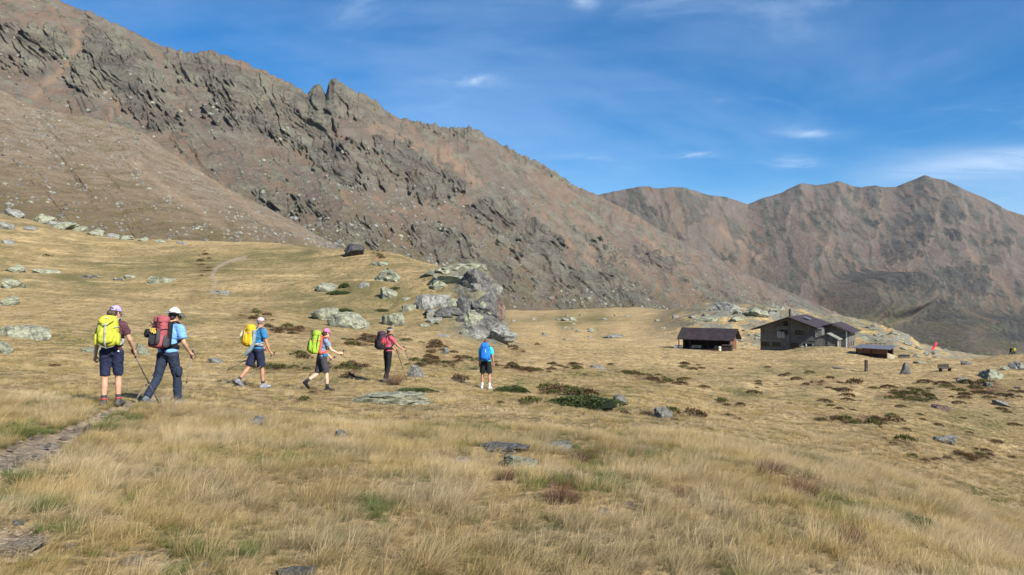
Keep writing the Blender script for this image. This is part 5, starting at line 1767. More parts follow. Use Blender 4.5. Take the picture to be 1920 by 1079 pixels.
pb = low_pt(LW + 0.35, 0.6)
pb.z = float(hgt(np.array([pb.x]), np.array([pb.y]))[0]) - 0.05
o = BM().slab((-0.6, -0.03, 1.15), (-0.75, 0.03, 0.25), (0.35, -0.25, 0.0), (0.75, -0.3, 0.75), 0.05).build('leaning_board', M_CREAM)
o.location = pb
o.rotation_euler = (0, 0, -0.25)
tag(o, 'cream coloured broken board leaning against the low shelter', 'board')
pd = low_pt(LW + 1.9, 2.8)
pd.z = float(hgt(np.array([pd.x]), np.array([pd.y]))[0])
q = thing('log_pile', pd, -AL + 0.5, 'dark low log pile beside the right end of the low shelter', 'log pile')
for k in range(9):
    BM().bar((-0.9, (k % 4) * 0.26 - 0.4 + 0.13 * (k // 4 % 2), 0.14 + 0.24 * (k // 4)), (0.9, (k % 4) * 0.26 - 0.4 + 0.13 * (k // 4 % 2), 0.14 + 0.24 * (k // 4)), 0.125, 8).build('log', M_PURPLE, q)
# wooden rail on the terrace
fl = Vector((70.6, 150.0, 0))
q = thing('rail_fence', (70.2, 148.0, -11.9), -R(10), 'brown wooden rail fence behind the low shelter', 'fence')
for k in range(5):
    BM().box(k * 0.85, k * 0.85 + 0.1, 0, 0.1, -1.2, 0.95).build('post', M_WOODD, q)
for z in (0.45, 0.8):
    BM().box(-0.1, 3.6, -0.06, -0.003, z, z + 0.1).build('rail', M_WOODD, q)

# wooden marker post in the meadow
g = ground_at(1624, 697)
q = thing('marker_post', g, 0.2, 'short weathered wooden post standing alone in the golden meadow', 'post')
BM().box(-0.14, 0.14, -0.1, 0.1, -0.3, 1.28).build('post', M_WOODD, q)
BM().box(-0.16, 0.16, -0.135, -0.104, 0.25, 0.33).build('wire_clip', M_GREY, q)
BM().prism([(-0.12, 1.282), (0.12, 1.282), (0.0, 1.34)], 'y', -0.09, 0.09).build('cap', M_WOODD, q)

# red wind banner on a pole beyond the crest
by, bx = 175.0, (1748 - 960) / FPX * 175.0
bz = float(hgt(np.array([bx]), np.array([by]))[0])
mz = -(657 - 539.5) / FPX * by
q = thing('wind_banner', (bx, by, bz), 0, 'bright red banner slanting on a thin pole beyond the crest', 'banner')
BM().bar((0, 0, -0.3), (0, 0, mz - bz + 0.2), 0.04).build('pole', M_WOODD, q)
M_REDC = simple('red_fabric', (0.72, 0.035, 0.075), 0.7, 0.2, 0.08, 4)
bm_ = bmesh.new()
rows_ = []
for i in range(13):
    t = i / 12
    cxx, czz = 0.05 + 0.95 * t, mz - bz + 0.05 + 1.75 * t
    wv = 0.10 * math.sin(t * 7)
    w_ = 0.30 * (1 - 0.25 * t)
    rows_.append([bm_.verts.new((cxx + w_ * math.cos(a_) * 0.87, wv + w_ * 0.35 * math.sin(a_), czz - w_ * math.cos(a_) * 0.5)) for a_ in np.linspace(0, 6.283, 13)[:-1]])
for i in range(12):
    for j in range(12):
        bm_.faces.new([rows_[i][j], rows_[i][(j + 1) % 12], rows_[i + 1][(j + 1) % 12], rows_[i + 1][j]])
me_ = bpy.data.meshes.new('cloth')
bm_.to_mesh(me_)
bm_.free()
mesh_obj('cloth', me_, M_REDC, q)

# thin goods cable from the hut across the valley
b = BM()
p0, p1 = hut_pt(17, 11, 4.9), Vector((430, 560, -28))
for i in range(24):
    t0, t1 = i / 24, (i + 1) / 24
    f0 = p0.lerp(p1, t0) - Vector((0, 0, 14 * t0 * (1 - t0)))
    f1 = p0.lerp(p1, t1) - Vector((0, 0, 14 * t1 * (1 - t1)))
    b.bar(f0, f1, 0.035, 5)
tag(b.build('cable', M_WOODD), 'thin dark goods cable strung from the hut across the valley', 'cable')
tag(BM().box(-0.15, 0.15, -0.15, 0.15, -45, 0).build('cable_mast', M_WOODD), 'slim mast holding the far end of the goods cable', 'mast').location = p1

# dark bench on the right crest
g = ground_at(1772, 697)
q = thing('wooden_bench', g, 0.35, 'dark weathered wooden bench lying low on the right crest', 'bench')
BM().box(-0.9, 0.9, -0.25, 0.2, 0.35, 0.43).build('seat', M_WOODD, q)
BM().slab((-0.9, 0.3, 0.85), (-0.9, 0.22, 0.5), (0.9, 0.22, 0.5), (0.9, 0.3, 0.85), 0.05).build('backrest', M_WOODD, q)
for s_ in (-1, 1):
    BM().box(s_ * 0.7 - 0.06, s_ * 0.7 + 0.06, -0.2, 0.18, -0.2, 0.348).build('leg', M_WOODD, q)
# ------------------------------------------------------------------ people
def blob(parts, voxel, smooth_it=6, mat=None, name='body', parent=None, flat_cut=None, noise_amp=0.0, extra=None, mats=None):
    """one continuous skin over tapered limbs and ellipsoids"""
    bm = bmesh.new()
    for pt in parts:
        if pt[0] == 'c':                                  # tapered limb with round ends
            _, a, ra, b, rb = pt
            a, b = Vector(a), Vector(b)
            for c_, r_ in ((a, ra), (b, rb)):
                bmesh.ops.create_uvsphere(bm, u_segments=14, v_segments=9, radius=r_, matrix=Matrix.Translation(c_))
            d = b - a
            if d.length > 1e-4:
                M_ = Matrix.Translation((a + b) / 2) @ d.to_track_quat('Z', 'Y').to_matrix().to_4x4()
                bmesh.ops.create_cone(bm, cap_ends=True, segments=14, radius1=ra, radius2=rb, depth=d.length, matrix=M_)
        elif pt[0] == 'f':                                # tapered limb with flat ends (hems)
            _, a, ra, b, rb = pt
            a, b = Vector(a), Vector(b)
            d = b - a
            M_ = Matrix.Translation((a + b) / 2) @ d.to_track_quat('Z', 'Y').to_matrix().to_4x4()
            bmesh.ops.create_cone(bm, cap_ends=True, segments=16, radius1=ra, radius2=rb, depth=d.length, matrix=M_)
        elif pt[0] == 'e':                                # ellipsoid
            _, c_, rad, rot = pt
            M_ = Matrix.Translation(Vector(c_)) @ rot.to_matrix().to_4x4() @ Matrix.Diagonal((*rad, 1))
            bmesh.ops.create_uvsphere(bm, u_segments=20, v_segments=14, radius=1.0, matrix=M_)
    me = bpy.data.meshes.new('raw')
    bm.to_mesh(me)
    bm.free()
    o = bpy.data.objects.new('raw', me)
    md = o.modifiers.new('r', 'REMESH')
    md.mode, md.voxel_size, md.use_smooth_shade = 'VOXEL', voxel, True
    sm = o.modifiers.new('s', 'SMOOTH')
    sm.iterations, sm.factor = smooth_it, 0.5
    me2 = applied(o)
    if noise_amp:
        n = len(me2.vertices)
        co = np.empty(n * 3, np.float32)
        me2.vertices.foreach_get('co', co)
        no = np.empty(n * 3, np.float32)
        me2.vertices.foreach_get('normal', no)
        co, no = co.reshape(-1, 3), no.reshape(-1, 3)
        d = 0.6 * fbm(co[:, 0] * 7 + co[:, 1] * 4, co[:, 2] * 6 + co[:, 1] * 4, 3, 5) + (ridged(co[:, 2] * 13 + co[:, 0] * 6 + co[:, 1] * 3, co[:, 0] * 4 + co[:, 1] * 5 - co[:, 2] * 2, 2, 8) - 0.6) * 1.0
        co += no * (np.maximum(d + 0.15, -0.1) * noise_amp)[:, None]
        me2.vertices.foreach_set('co', co.reshape(-1))
    if extra is not None:                                 # small pieces of the same body (fingers, nose, ears)
        bm = bmesh.new()
        for pt in extra:
            _, a, ra, b, rb = pt
            a, b = Vector(a), Vector(b)
            for c_, r_ in ((a, ra), (b, rb)):
                bmesh.ops.create_uvsphere(bm, u_segments=8, v_segments=6, radius=r_, matrix=Matrix.Translation(c_))
            d = b - a
            if d.length > 1e-4:
                bmesh.ops.create_cone(bm, cap_ends=False, segments=8, radius1=ra, radius2=rb, depth=d.length, matrix=Matrix.Translation((a + b) / 2) @ d.to_track_quat('Z', 'Y').to_matrix().to_4x4())
        bm.from_mesh(me2)
        bm.to_mesh(me2)
        bm.free()
    return mesh_obj(name, me2, mats or mat, parent)


def fabric(name, col, rough=0.85, var=0.22, scale=16):
    return simple(name, col, rough, 0.2, var, scale, bump=0.004, bscale=60)


SKIN = simple('skin', (0.48, 0.27, 0.175), 0.6, 0.35, 0.10, 14)
SKIN2 = simple('tanned_skin', (0.40, 0.205, 0.125), 0.6, 0.35, 0.10, 14)
SKIN3 = simple('pale_skin', (0.60, 0.37, 0.26), 0.6, 0.35, 0.08, 14)
HAIR_B = simple('brown_hair', (0.055, 0.032, 0.018), 0.6, 0.35, 0.35, 40)
HAIR_D = simple('dark_hair', (0.03, 0.02, 0.016), 0.55, 0.35, 0.3, 40)
HAIR_G = simple('grey_hair', (0.17, 0.15, 0.13), 0.6, 0.3, 0.3, 40)
HAIR_R = simple('red_brown_hair', (0.16, 0.05, 0.022), 0.55, 0.35, 0.3, 40)
BLACK = fabric('black_fabric', (0.014, 0.014, 0.016))
CHAR = fabric('charcoal_fabric', (0.05, 0.048, 0.055))
NAVY = fabric('navy_fabric', (0.017, 0.021, 0.048))
NAVY2 = fabric('dark_blue_trousers', (0.022, 0.030, 0.052))
SOLE = simple('boot_leather', (0.075, 0.065, 0.062), 0.7, 0.25, 0.3, 20)
GREYF = fabric('grey_webbing', (0.30, 0.29, 0.27))
METAL = simple('pole_metal', (0.20, 0.165, 0.125), 0.4, 0.5, 0.15, 10)
METALD = simple('dark_pole', (0.05, 0.045, 0.045), 0.4, 0.5, 0.2, 10)
CORK = simple('pole_grip', (0.03, 0.028, 0.027), 0.8, 0.2)
IDQ = Quaternion()


def ik2(a, c_, l1, l2, hint):
    a, c_, hint = Vector(a), Vector(c_), Vector(hint)
    d = c_ - a
    L = min(d.length, (l1 + l2) * 0.995)
    d = d.normalized()
    x = (l1 * l1 - l2 * l2 + L * L) / (2 * L)
    h = math.sqrt(max(l1 * l1 - x * x, 0))
    n = (hint - d * hint.dot(d)).normalized()
    return a + d * x + n * h, a + d * L


class Person:
    """x right, y the way the person faces, z up; the joints are laid out for the pose, then clothed"""

    def __init__(self, label, px, py, dist, heading, H, P, girth=1.0, group=None):
        u = (px - 960) / FPX
        x, y = u * dist, dist
        z = float(hgt(np.array([x]), np.array([y]))[0])
        self.root = thing('person', (x, y, z), -R(heading), label, 'person', group)
        self.mat = Matrix.Translation((x, y, z)) @ Matrix.Rotation(-R(heading), 4, 'Z')
        self.H, self.P, self.g = H, P, girth
        s = H / 1.72
        self.s = s
        J = self.J = {}
        # legs: thigh angle forward, knee bend (degrees)
        feet = {}
        for sd, k in ((-1, 'l'), (1, 'r')):
            a1, a2 = P['leg_' + k]
            ab = R(P.get('abd', 3)) * sd
            hip = Vector((sd * 0.092 * s, 0, 0))
            d1 = Vector((math.sin(ab), math.sin(R(a1)), -math.cos(R(a1)))).normalized()
            kn = hip + d1 * 0.43 * s
            a3 = a1 - a2
            d2 = Vector((math.sin(ab) * 0.4, math.sin(R(a3)), -math.cos(R(a3)))).normalized()
            an = kn + d2 * 0.415 * s
            J['hip_' + k], J['kn_' + k], J['an_' + k] = hip, kn, an
            ft = R(P.get('foot_' + k, 0))
            toe = an + Vector((sd * 0.03, 0.165 * math.cos(ft), -0.055 + 0.165 * math.sin(ft))) * s
            heel = an + Vector((0, -0.055 * math.cos(ft), -0.055 - 0.055 * math.sin(ft))) * s
            J['toe_' + k], J['heel_' + k] = toe, heel
            feet[k] = min(toe.z, heel.z) - 0.035 * s
        low = min(feet.values())
        off = Vector((0, P.get('shift', 0.0), -low + P.get('lift', 0.0)))
        for k in J:
            J[k] = J[k] + off
        pel = off + Vector((0, 0, 0.03 * s))
        J['pel'] = pel
        ln = R(P.get('lean', 6))
        tw = P.get('side', 0.0)
        up = Vector((tw, math.sin(ln), math.cos(ln))).normalized()
        fw = Vector((1, 0, 0)).cross(up) * -1
        fw = up.cross(Vector((1, 0, 0)))
        self.up, self.fw = up, fw
        rt = self.rt = fw.cross(up)
        J['waist'] = pel + up * 0.16 * s
        J['chest'] = pel + up * 0.34 * s
        J['neck'] = pel + up * 0.50 * s
        sw = P.get('shoulder', 0.185) * s
        for sd, k in ((-1, 'l'), (1, 'r')):
            J['sh_' + k] = pel + up * 0.455 * s + rt * sd * sw + Vector((0, 0, 0.0))
            hand = P['hand_' + k]
            tgt = off + Vector(hand) * s
            el, wr = ik2(J['sh_' + k], tgt, 0.285 * s, 0.255 * s, Vector((sd * 0.5, -1, -0.25)))
            J['el_' + k], J['wr_' + k] = el, wr
            dh = P.get('palm_' + k)
            dh = Vector(dh).normalized() if dh else (wr - el).normalized()
            J['pm_' + k] = wr + dh * 0.07 * s
            J['hd_' + k] = dh
        hy, hp = R(P.get('head_yaw', 0)), R(P.get('head_pitch', -8))
        self.hq = Quaternion((0, 0, 1), hy) @ Quaternion((1, 0, 0), hp)
        J['head'] = J['neck'] + up * 0.075 * s + self.hq @ Vector((0, 0.03, 0.095)) * s

    def hv(self, v):
        return self.J['head'] + self.hq @ (Vector(v) * self.s)

    def body(self, skin, voxel=0.0125):
        J, s, g = self.J, self.s, self.g
        tq = self.tq = Matrix((self.rt, self.fw, self.up)).transposed().to_quaternion()
        pr = []
        pr.append(('e', J['pel'] + self.up * 0.02 * s, (0.158 * g * s, 0.112 * g * s, 0.125 * s), tq))
        pr.append(('e', J['waist'], (0.138 * g * s, 0.098 * g * s, 0.15 * s), tq))
        pr.append(('e', J['chest'], (0.160 * g * s, 0.108 * g * s, 0.175 * s), tq))
        pr.append(('c', J['sh_l'], 0.054 * s, J['sh_r'], 0.054 * s))
        pr.append(('c', J['neck'] - self.up * 0.03 * s, 0.060 * s, self.hv((0, -0.012, -0.05)), 0.052 * s))
        for k in 'lr':
            pr.append(('c', J['hip_' + k], 0.092 * g * s, J['kn_' + k], 0.054 * s))
            mid = J['kn_' + k].lerp(J['an_' + k], 0.32)
            pr.append(('c', J['kn_' + k], 0.051 * s, mid, 0.056 * s))
            pr.append(('c', mid, 0.056 * s, J['an_' + k], 0.036 * s))
            pr.append(('c', J['heel_' + k], 0.034 * s, J['toe_' + k], 0.030 * s))
            pr.append(('c', J['an_' + k], 0.037 * s, J['heel_' + k], 0.034 * s))
            pr.append(('c', J['sh_' + k], 0.054 * s, J['el_' + k], 0.040 * s))
            fm = J['el_' + k].lerp(J['wr_' + k], 0.3)
            pr.append(('c', J['el_' + k], 0.038 * s, fm, 0.038 * s))
            pr.append(('c', fm, 0.038 * s, J['wr_' + k], 0.025 * s))
            pr.append(('c', J['wr_' + k], 0.025 * s, J['pm_' + k], 0.032 * s))
        # head: skull, face, jaw
        pr.append(('e', self.hv((0, -0.008, 0.03)), (0.074 * s, 0.094 * s, 0.092 * s), self.hq))
        pr.append(('e', self.hv((0, 0.025, -0.03)), (0.060 * s, 0.072 * s, 0.085 * s), self.hq))
        pr.append(('e', self.hv((0, 0.050, -0.078)), (0.040 * s, 0.042 * s, 0.034 * s), self.hq))
        ex = []
        ex.append(('c', self.hv((0, 0.094, 0.005)), 0.010 * s, self.hv((0, 0.116, -0.030)), 0.014 * s))           # nose
        for sd in (-1, 1):
            ex.append(('c', self.hv((sd * 0.073, -0.005, 0.012)), 0.014 * s, self.hv((sd * 0.070, 0.004, -0.030)), 0.010 * s))   # ear
            ex.append(('c', self.hv((sd * 0.032, 0.082, 0.006)), 0.012 * s, self.hv((sd * 0.033, 0.083, 0.006)), 0.012 * s))     # eye
        ex.append(('c', self.hv((-0.02, 0.092, -0.058)), 0.008 * s, self.hv((0.02, 0.092, -0.058)), 0.008 * s))    # mouth
        self.grip = {}
        for sd, k in ((-1, 'l'), (1, 'r')):
            d = J['hd_' + k]
            side = Vector((0, 1, 0)) if abs(d.y) < 0.7 else Vector((0, 0, 1))
            ax = (side - d * side.dot(d)).normalized()            # along the knuckle row
            nrm = d.cross(ax) * (1 if sd > 0 else -1)
            inn = Vector((-sd, 0, 0))
            nrm = nrm if nrm.dot(inn) > 0 else -nrm               # palm side
            base = J['pm_' + k] + d * 0.022 * s
            for i, (o_, l_) in enumerate(((-0.027, 0.021), (-0.009, 0.025), (0.009, 0.027), (0.026, 0.024))):
                f0 = base + ax * o_ * s
                f1 = f0 + (d * 0.95 + nrm * 0.35) * l_ * 1.25 * s
                f2 = f1 + (d * 0.0 + nrm * 1.0) * l_ * 1.2 * s
                f3 = f2 + (-d * 0.9 + nrm * 0.25) * l_ * s
                ex += [('c', f0, 0.0098 * s, f1, 0.0092 * s), ('c', f1, 0.0092 * s, f2, 0.0086 * s), ('c', f2, 0.0086 * s, f3, 0.0078 * s)]
            t0 = J['wr_' + k] + d * 0.035 * s + ax * 0.026 * s + nrm * 0.01 * s
            t1 = t0 + (d * 0.5 + ax * 0.55 + nrm * 0.55).normalized() * 0.034 * s
            t2 = t1 + (d * 0.5 - ax * 0.35 + nrm * 0.75).normalized() * 0.028 * s
            ex += [('c', t0, 0.013 * s, t1, 0.011 * s), ('c', t1, 0.011 * s, t2, 0.009 * s)]
            self.grip[k] = base + nrm * 0.026 * s + d * 0.012 * s
        self.b = blob(pr, voxel * s, 5, skin, 'body', self.root, extra=ex)
        return self

    def shirt(self, mat, sleeve=0.62, fit=0.012, hem=0.02, name='shirt', inflate_arm=0.016):
        J, s, g = self.J, self.s, self.g
        pr = []
        bot = J['pel'] - self.up * hem * s
        pr.append(('e', J['waist'], ((0.142 * g + fit) * s, (0.102 * g + fit) * s, 0.17 * s), self.tq))
        pr.append(('e', J['chest'], ((0.164 * g + fit) * s, (0.112 * g + fit) * s, 0.185 * s), self.tq))
        pr.append(('e', bot + self.up * 0.055 * s, ((0.160 * g + fit) * s, (0.115 * g + fit) * s, 0.09 * s), self.tq))
        pr.append(('c', J['sh_l'], (0.054 + fit) * s, J['sh_r'], (0.054 + fit) * s))
        pr.append(('f', J['neck'] - self.up * 0.05 * s, 0.085 * s, J['neck'] + self.up * 0.012 * s, 0.062 * s))
        for k in 'lr':
            e = J['sh_' + k].lerp(J['el_' + k], sleeve)
            pr.append(('f', J['sh_' + k], (0.056 + inflate_arm) * s, e, (0.047 + inflate_arm * 1.3) * s))
        return blob(pr, 0.0125 * s, 3, mat, name, self.root, noise_amp=0.009)

    def legs(self, mat, length, flare=0.02, name='shorts', low=0.075):
        """length 0..1 covers the thigh to the knee, 1..2 goes on down the shank"""
        J, s, g = self.J, self.s, self.g
        pr = [('e', J['pel'] + self.up * 0.01 * s, (0.170 * g * s, 0.126 * g * s, 0.125 * s), self.tq), ('f', J['pel'], 0.13 * g * s, J['pel'] + self.up * 0.13 * s, 0.135 * g * s)]
        for k in 'lr':
            if length <= 1:
                e = J['hip_' + k].lerp(J['kn_' + k], length)
                pr.append(('f', J['hip_' + k] + Vector((0, 0, 0.03 * s)), 0.108 * g * s, e, (low + flare) * s))
            else:
                e = J['kn_' + k].lerp(J['an_' + k], length - 1)
                pr.append(('c', J['hip_' + k], 0.104 * g * s, J['kn_' + k], (0.064 + flare * 0.5) * s))
                pr.append(('f', J['kn_' + k], (0.064 + flare * 0.5) * s, e, (0.052 + flare) * s))
                pr.append(('c', J['kn_' + k], (0.064 + flare * 0.5) * s, J['kn_' + k], (0.064 + flare * 0.5) * s))
        return blob(pr, 0.0125 * s, 3, mat, name, self.root, noise_amp=0.010)

    def boots(self, mat, sock=None, sock_h=0.10, sole=None, low=False):
        J, s = self.J, self.s
        for k in 'lr':
            an, he, to = J['an_' + k], J['heel_' + k], J['toe_' + k]
            up = (J['kn_' + k] - an).normalized()
            pr = [('c', he, 0.044 * s, to, 0.040 * s), ('c', an, 0.046 * s, he, 0.045 * s), ('c', an, 0.046 * s, he.lerp(to, 0.6), 0.042 * s)]
            if not low:
                pr.append(('f', an - up * 0.02 * s, 0.047 * s, an + up * 0.065 * s, 0.052 * s))
            o = blob(pr, 0.010 * s, 2, mat, 'boot', self.root)
            dn = Vector((0, 0, -1))
            sp = [('c', he + dn * 0.03 * s, 0.024 * s, to + dn * 0.028 * s, 0.024 * s)]
            blob(sp, 0.009 * s, 1, sole or BLACK, 'sole', o)
            if sock is not None:
                base = 0.03 if low else 0.05
                blob([('f', an + up * base * s, 0.043 * s, an + up * (base + sock_h) * s, 0.052 * s)], 0.009 * s, 1, sock, 'sock', self.root)

    def dome(self, name, mat, rad, zc, cut=0.0, yoff=-0.008):
        """cap crown: the upper part of an ellipsoid round the skull"""
        bm = bmesh.new()
        bmesh.ops.create_uvsphere(bm, u_segments=28, v_segments=18, radius=1.0)
        for v in list(bm.verts):
            if v.co.z < cut - 0.06:
                bm.verts.remove(v)
        for v in bm.verts:
            c_ = v.co
            c_.z = max(c_.z, cut)
            w = 1 + 0.012 * math.sin(c_.x * 9 + c_.y * 7)
            v.co = self.hv((c_.x * rad[0] * w, c_.y * rad[1] * w + yoff, c_.z * rad[2] + zc))
        bmesh.ops.solidify(bm, geom=bm.faces[:], thickness=0.004)
        me = bpy.data.meshes.new(name)
        bm.to_mesh(me)
        bm.free()
        return mesh_obj(name, me, mat, self.root)

    def visor(self, mat, parent, reach=0.075, z=0.03):
        bm = bmesh.new()
        rows = []
        for i in range(6):
            t = i / 5
            row = []
            for j in range(13):
                a = R(-62 + 124 * j / 12)
                rr0 = (0.083 * math.sin(a), 0.100 * math.cos(a) - 0.008)
                k = reach * t * max(math.cos(a), 0) ** 0.6
                row.append(bm.verts.new(self.hv((rr0[0] * (1 + 0.05 * t), rr0[1] + k, z - 0.028 * t - 0.018 * abs(math.sin(a)) ** 2))))
            rows.append(row)
        for i in range(5):
            for j in range(12):
                bm.faces.new([rows[i][j], rows[i][j + 1], rows[i + 1][j + 1], rows[i + 1][j]])
        bmesh.ops.solidify(bm, geom=bm.faces[:], thickness=0.005)
        me = bpy.data.meshes.new('visor')
        bm.to_mesh(me)
        bm.free()
        return mesh_obj('visor', me, mat, parent)

    def hair(self, mat, rad=(0.083, 0.100, 0.098), back=True, bun=None, low=-0.45):
        pr = [('e', self.hv((0, -0.014, 0.036)), tuple(r * self.s for r in rad), self.hq), ]
        if back:
            pr.append(('e', self.hv((0, -0.045, -0.025)), (0.070 * self.s, 0.062 * self.s, 0.075 * self.s), self.hq))
        if bun:
            pr.append(('e', self.hv(bun), (0.05 * self.s, 0.05 * self.s, 0.055 * self.s), self.hq))
        o = blob(pr, 0.010 * self.s, 2, mat, 'hair', self.root, noise_amp=0.004)
        # free the face
        bm = bmesh.new()
        bm.from_mesh(o.data)
        inv = self.hq.inverted()
        dele = []
        for v in bm.verts:
            l = inv @ (v.co - self.J['head']) / self.s
            if l.y > 0.035 and l.z < 0.075 or l.y > 0.012 and l.z < -0.03:
                dele.append(v)
        bmesh.ops.delete(bm, geom=dele, context='VERTS')
        bm.to_mesh(o.data)
        bm.free()
        return o

    def glasses(self, mat=None):
        b = BM()
        for sd in (-1, 1):
            b.bar(self.hv((sd * 0.034, 0.098, 0.008)), self.hv((sd * 0.034, 0.106, 0.008)), 0.023 * self.s, 10)
            b.bar(self.hv((sd * 0.058, 0.098, 0.012)), self.hv((sd * 0.080, -0.005, 0.018)), 0.004 * self.s, 5)
        b.bar(self.hv((-0.015, 0.102, 0.010)), self.hv((0.015, 0.102, 0.010)), 0.004 * self.s, 5)
        return b.build('sunglasses', mat or BLACK, self.root)

    # ---- things carried
    def back_frame(self):
        """matrix of the back: origin on the back at waist height, x right, y forward, z up the spine"""
        M_ = Matrix((self.rt, self.fw, self.up)).transposed().to_4x4()
        M_.translation = self.J['pel'] + self.up * 0.06 * self.s
        return self.mat @ M_


def superbox(c_, half, p=4.0, taper=0.0, lean=0.0, sub=10, wr=0.0, seed=1):
    """rounded stuffed box as a bmesh piece list"""
    bm = bmesh.new()
    bmesh.ops.create_cube(bm, size=2.0)
    bmesh.ops.subdivide_edges(bm, edges=bm.edges[:], cuts=sub, use_grid_fill=True)
    for v in bm.verts:
        x, y, z = v.co
        n = (abs(x) ** p + abs(y) ** p + abs(z) ** p) ** (1 / p)
        x, y, z = x / n, y / n, z / n
        k = 1 - taper * (z * 0.5 + 0.5)
        if wr:
            w = 1 + wr * (mnoise.noise(Vector((x * 2.1 + seed, y * 2.1, z * 2.6))) + 0.6 * mnoise.noise(Vector((x * 5 + seed, y * 5, z * 6))))
            x, y, z = x * w, y * w, z * w
        v.co = (c_[0] + x * half[0] * k, c_[1] + y * half[1] * k + lean * z, c_[2] + z * half[2])
    return bm


def bm_obj(name, bm, mat, parent=None, smooth=True):
    me = bpy.data.meshes.new(name)
    bm.to_mesh(me)
    bm.free()
    return mesh_obj(name, me, mat, parent, smooth)


def band(name, pts, w, th, mat, parent, updir=(1, 0, 0)):
    """flat webbing along points"""
    bm = bmesh.new()
    P = [Vector(p) for p in pts]
    # smooth the line
    for _ in range(2):
        Q = [P[0]]
        for a, b in zip(P[:-1], P[1:]):
            Q += [a.lerp(b, 0.25), a.lerp(b, 0.75)]
        Q.append(P[-1])
        P = Q
    up = Vector(updir)
    rows = []
    for i, p_ in enumerate(P):
        d = (P[min(i + 1, len(P) - 1)] - P[max(i - 1, 0)]).normalized()
        a = (up - d * up.dot(d)).normalized()
        n = d.cross(a)
        rows.append([bm.verts.new(p_ + a * sx * w / 2 + n * sy * th / 2) for sx, sy in ((-1, -1), (1, -1), (1, 1), (-1, 1))])
    for r0, r1 in zip(rows[:-1], rows[1:]):
        for j in range(4):
            bm.faces.new([r0[j], r0[(j + 1) % 4], r1[(j + 1) % 4], r1[j]])
    bm.faces.new(rows[0][::-1])
    bm.faces.new(rows[-1])
    return bm_obj(name, bm, mat, parent, True)


def backpack(pn, label, main, lidm, strapm, height=0.50, w=0.30, d=0.22, pocketm=None, style='lid', group='backpacks worn by the hikers', low=0.0):
    s = pn.s
    t = thing('backpack', (0, 0, 0), 0, label, 'backpack', group)
    t.matrix_world = pn.back_frame()
    t.rotation_mode = 'XYZ'
    yb = -0.125 * pn.g * s                     # the wearer's back
    cy = yb - d / 2 - 0.01
    z0 = low
    body = bm_obj('main_bag', superbox((0, cy, z0 + height * 0.5), (w / 2, d / 2, height * 0.5), 3.6, 0.10, 0.015, 10, 0.045, seed=len(label)), main, t)
    if style == 'lid':
        bm_obj('lid', superbox((0, cy + 0.01, z0 + height * 0.98), (w / 2 * 0.93, d / 2 * 1.02, height * 0.15), 3.0, 0.18, 0.01, 8, 0.07, seed=3), lidm, t)
    else:
        bm_obj('lid', superbox((0, cy + 0.005, z0 + height * 0.88), (w / 2 * 0.97, d / 2 * 1.06, height * 0.17), 3.0, 0.28, 0.012, 8, 0.05, seed=3), lidm, t)
    pm = pocketm or main
    bm_obj('front_pocket', superbox((0, cy - d / 2 - 0.012, z0 + height * 0.36), (w * 0.36, 0.045, height * 0.27), 3.2, 0.12, 0.0, 6, 0.06, seed=5), pm, t)
    for sd in (-1, 1):
        bm_obj('side_pocket', superbox((sd * (w / 2 - 0.004), cy, z0 + height * 0.24), (0.028, d * 0.36, height * 0.21), 3.0, 0.1, 0.0, 5, 0.06, seed=7), pm, t)
        sx = sd * 0.095 * s
        # shoulder strap over the shoulder and back under the arm
        zt = 0.43 * s
        band('shoulder_strap', [(sx, yb - 0.02, zt - 0.02), (sx, yb + 0.05, zt + 0.065), (sx * 1.05, 0.015, zt + 0.085), (sx * 1.1, 0.115 * s, zt + 0.02), (sx * 1.1, 0.150 * s * pn.g, zt - 0.12), (sd * 0.15 * s, 0.10 * s, zt - 0.26), (sd * 0.172 * s * pn.g, 0.0, zt - 0.33), (sd * 0.15 * s, yb, zt - 0.38)], 0.058, 0.016, strapm, t)
        band('compression_strap', [(sd * w * 0.44, cy + d * 0.3, z0 + height * 0.66), (sd * w * 0.53, cy, z0 + height * 0.66), (sd * w * 0.36, cy - d * 0.53, z0 + height * 0.62)], 0.016, 0.006, strapm, t, (0, 0, 1))
    band('hip_belt', [(-0.13 * s, yb - 0.02, 0.07), (-0.19 * s * pn.g, -0.02, 0.065), (-0.15 * s * pn.g, 0.10 * s, 0.05), (0, 0.145 * s * pn.g, 0.045), (0.15 * s * pn.g, 0.10 * s, 0.05), (0.19 * s * pn.g, -0.02, 0.065), (0.13 * s, yb - 0.02, 0.07)], 0.06, 0.014, strapm, t, (0, 0, 1))
    return t, cy, yb


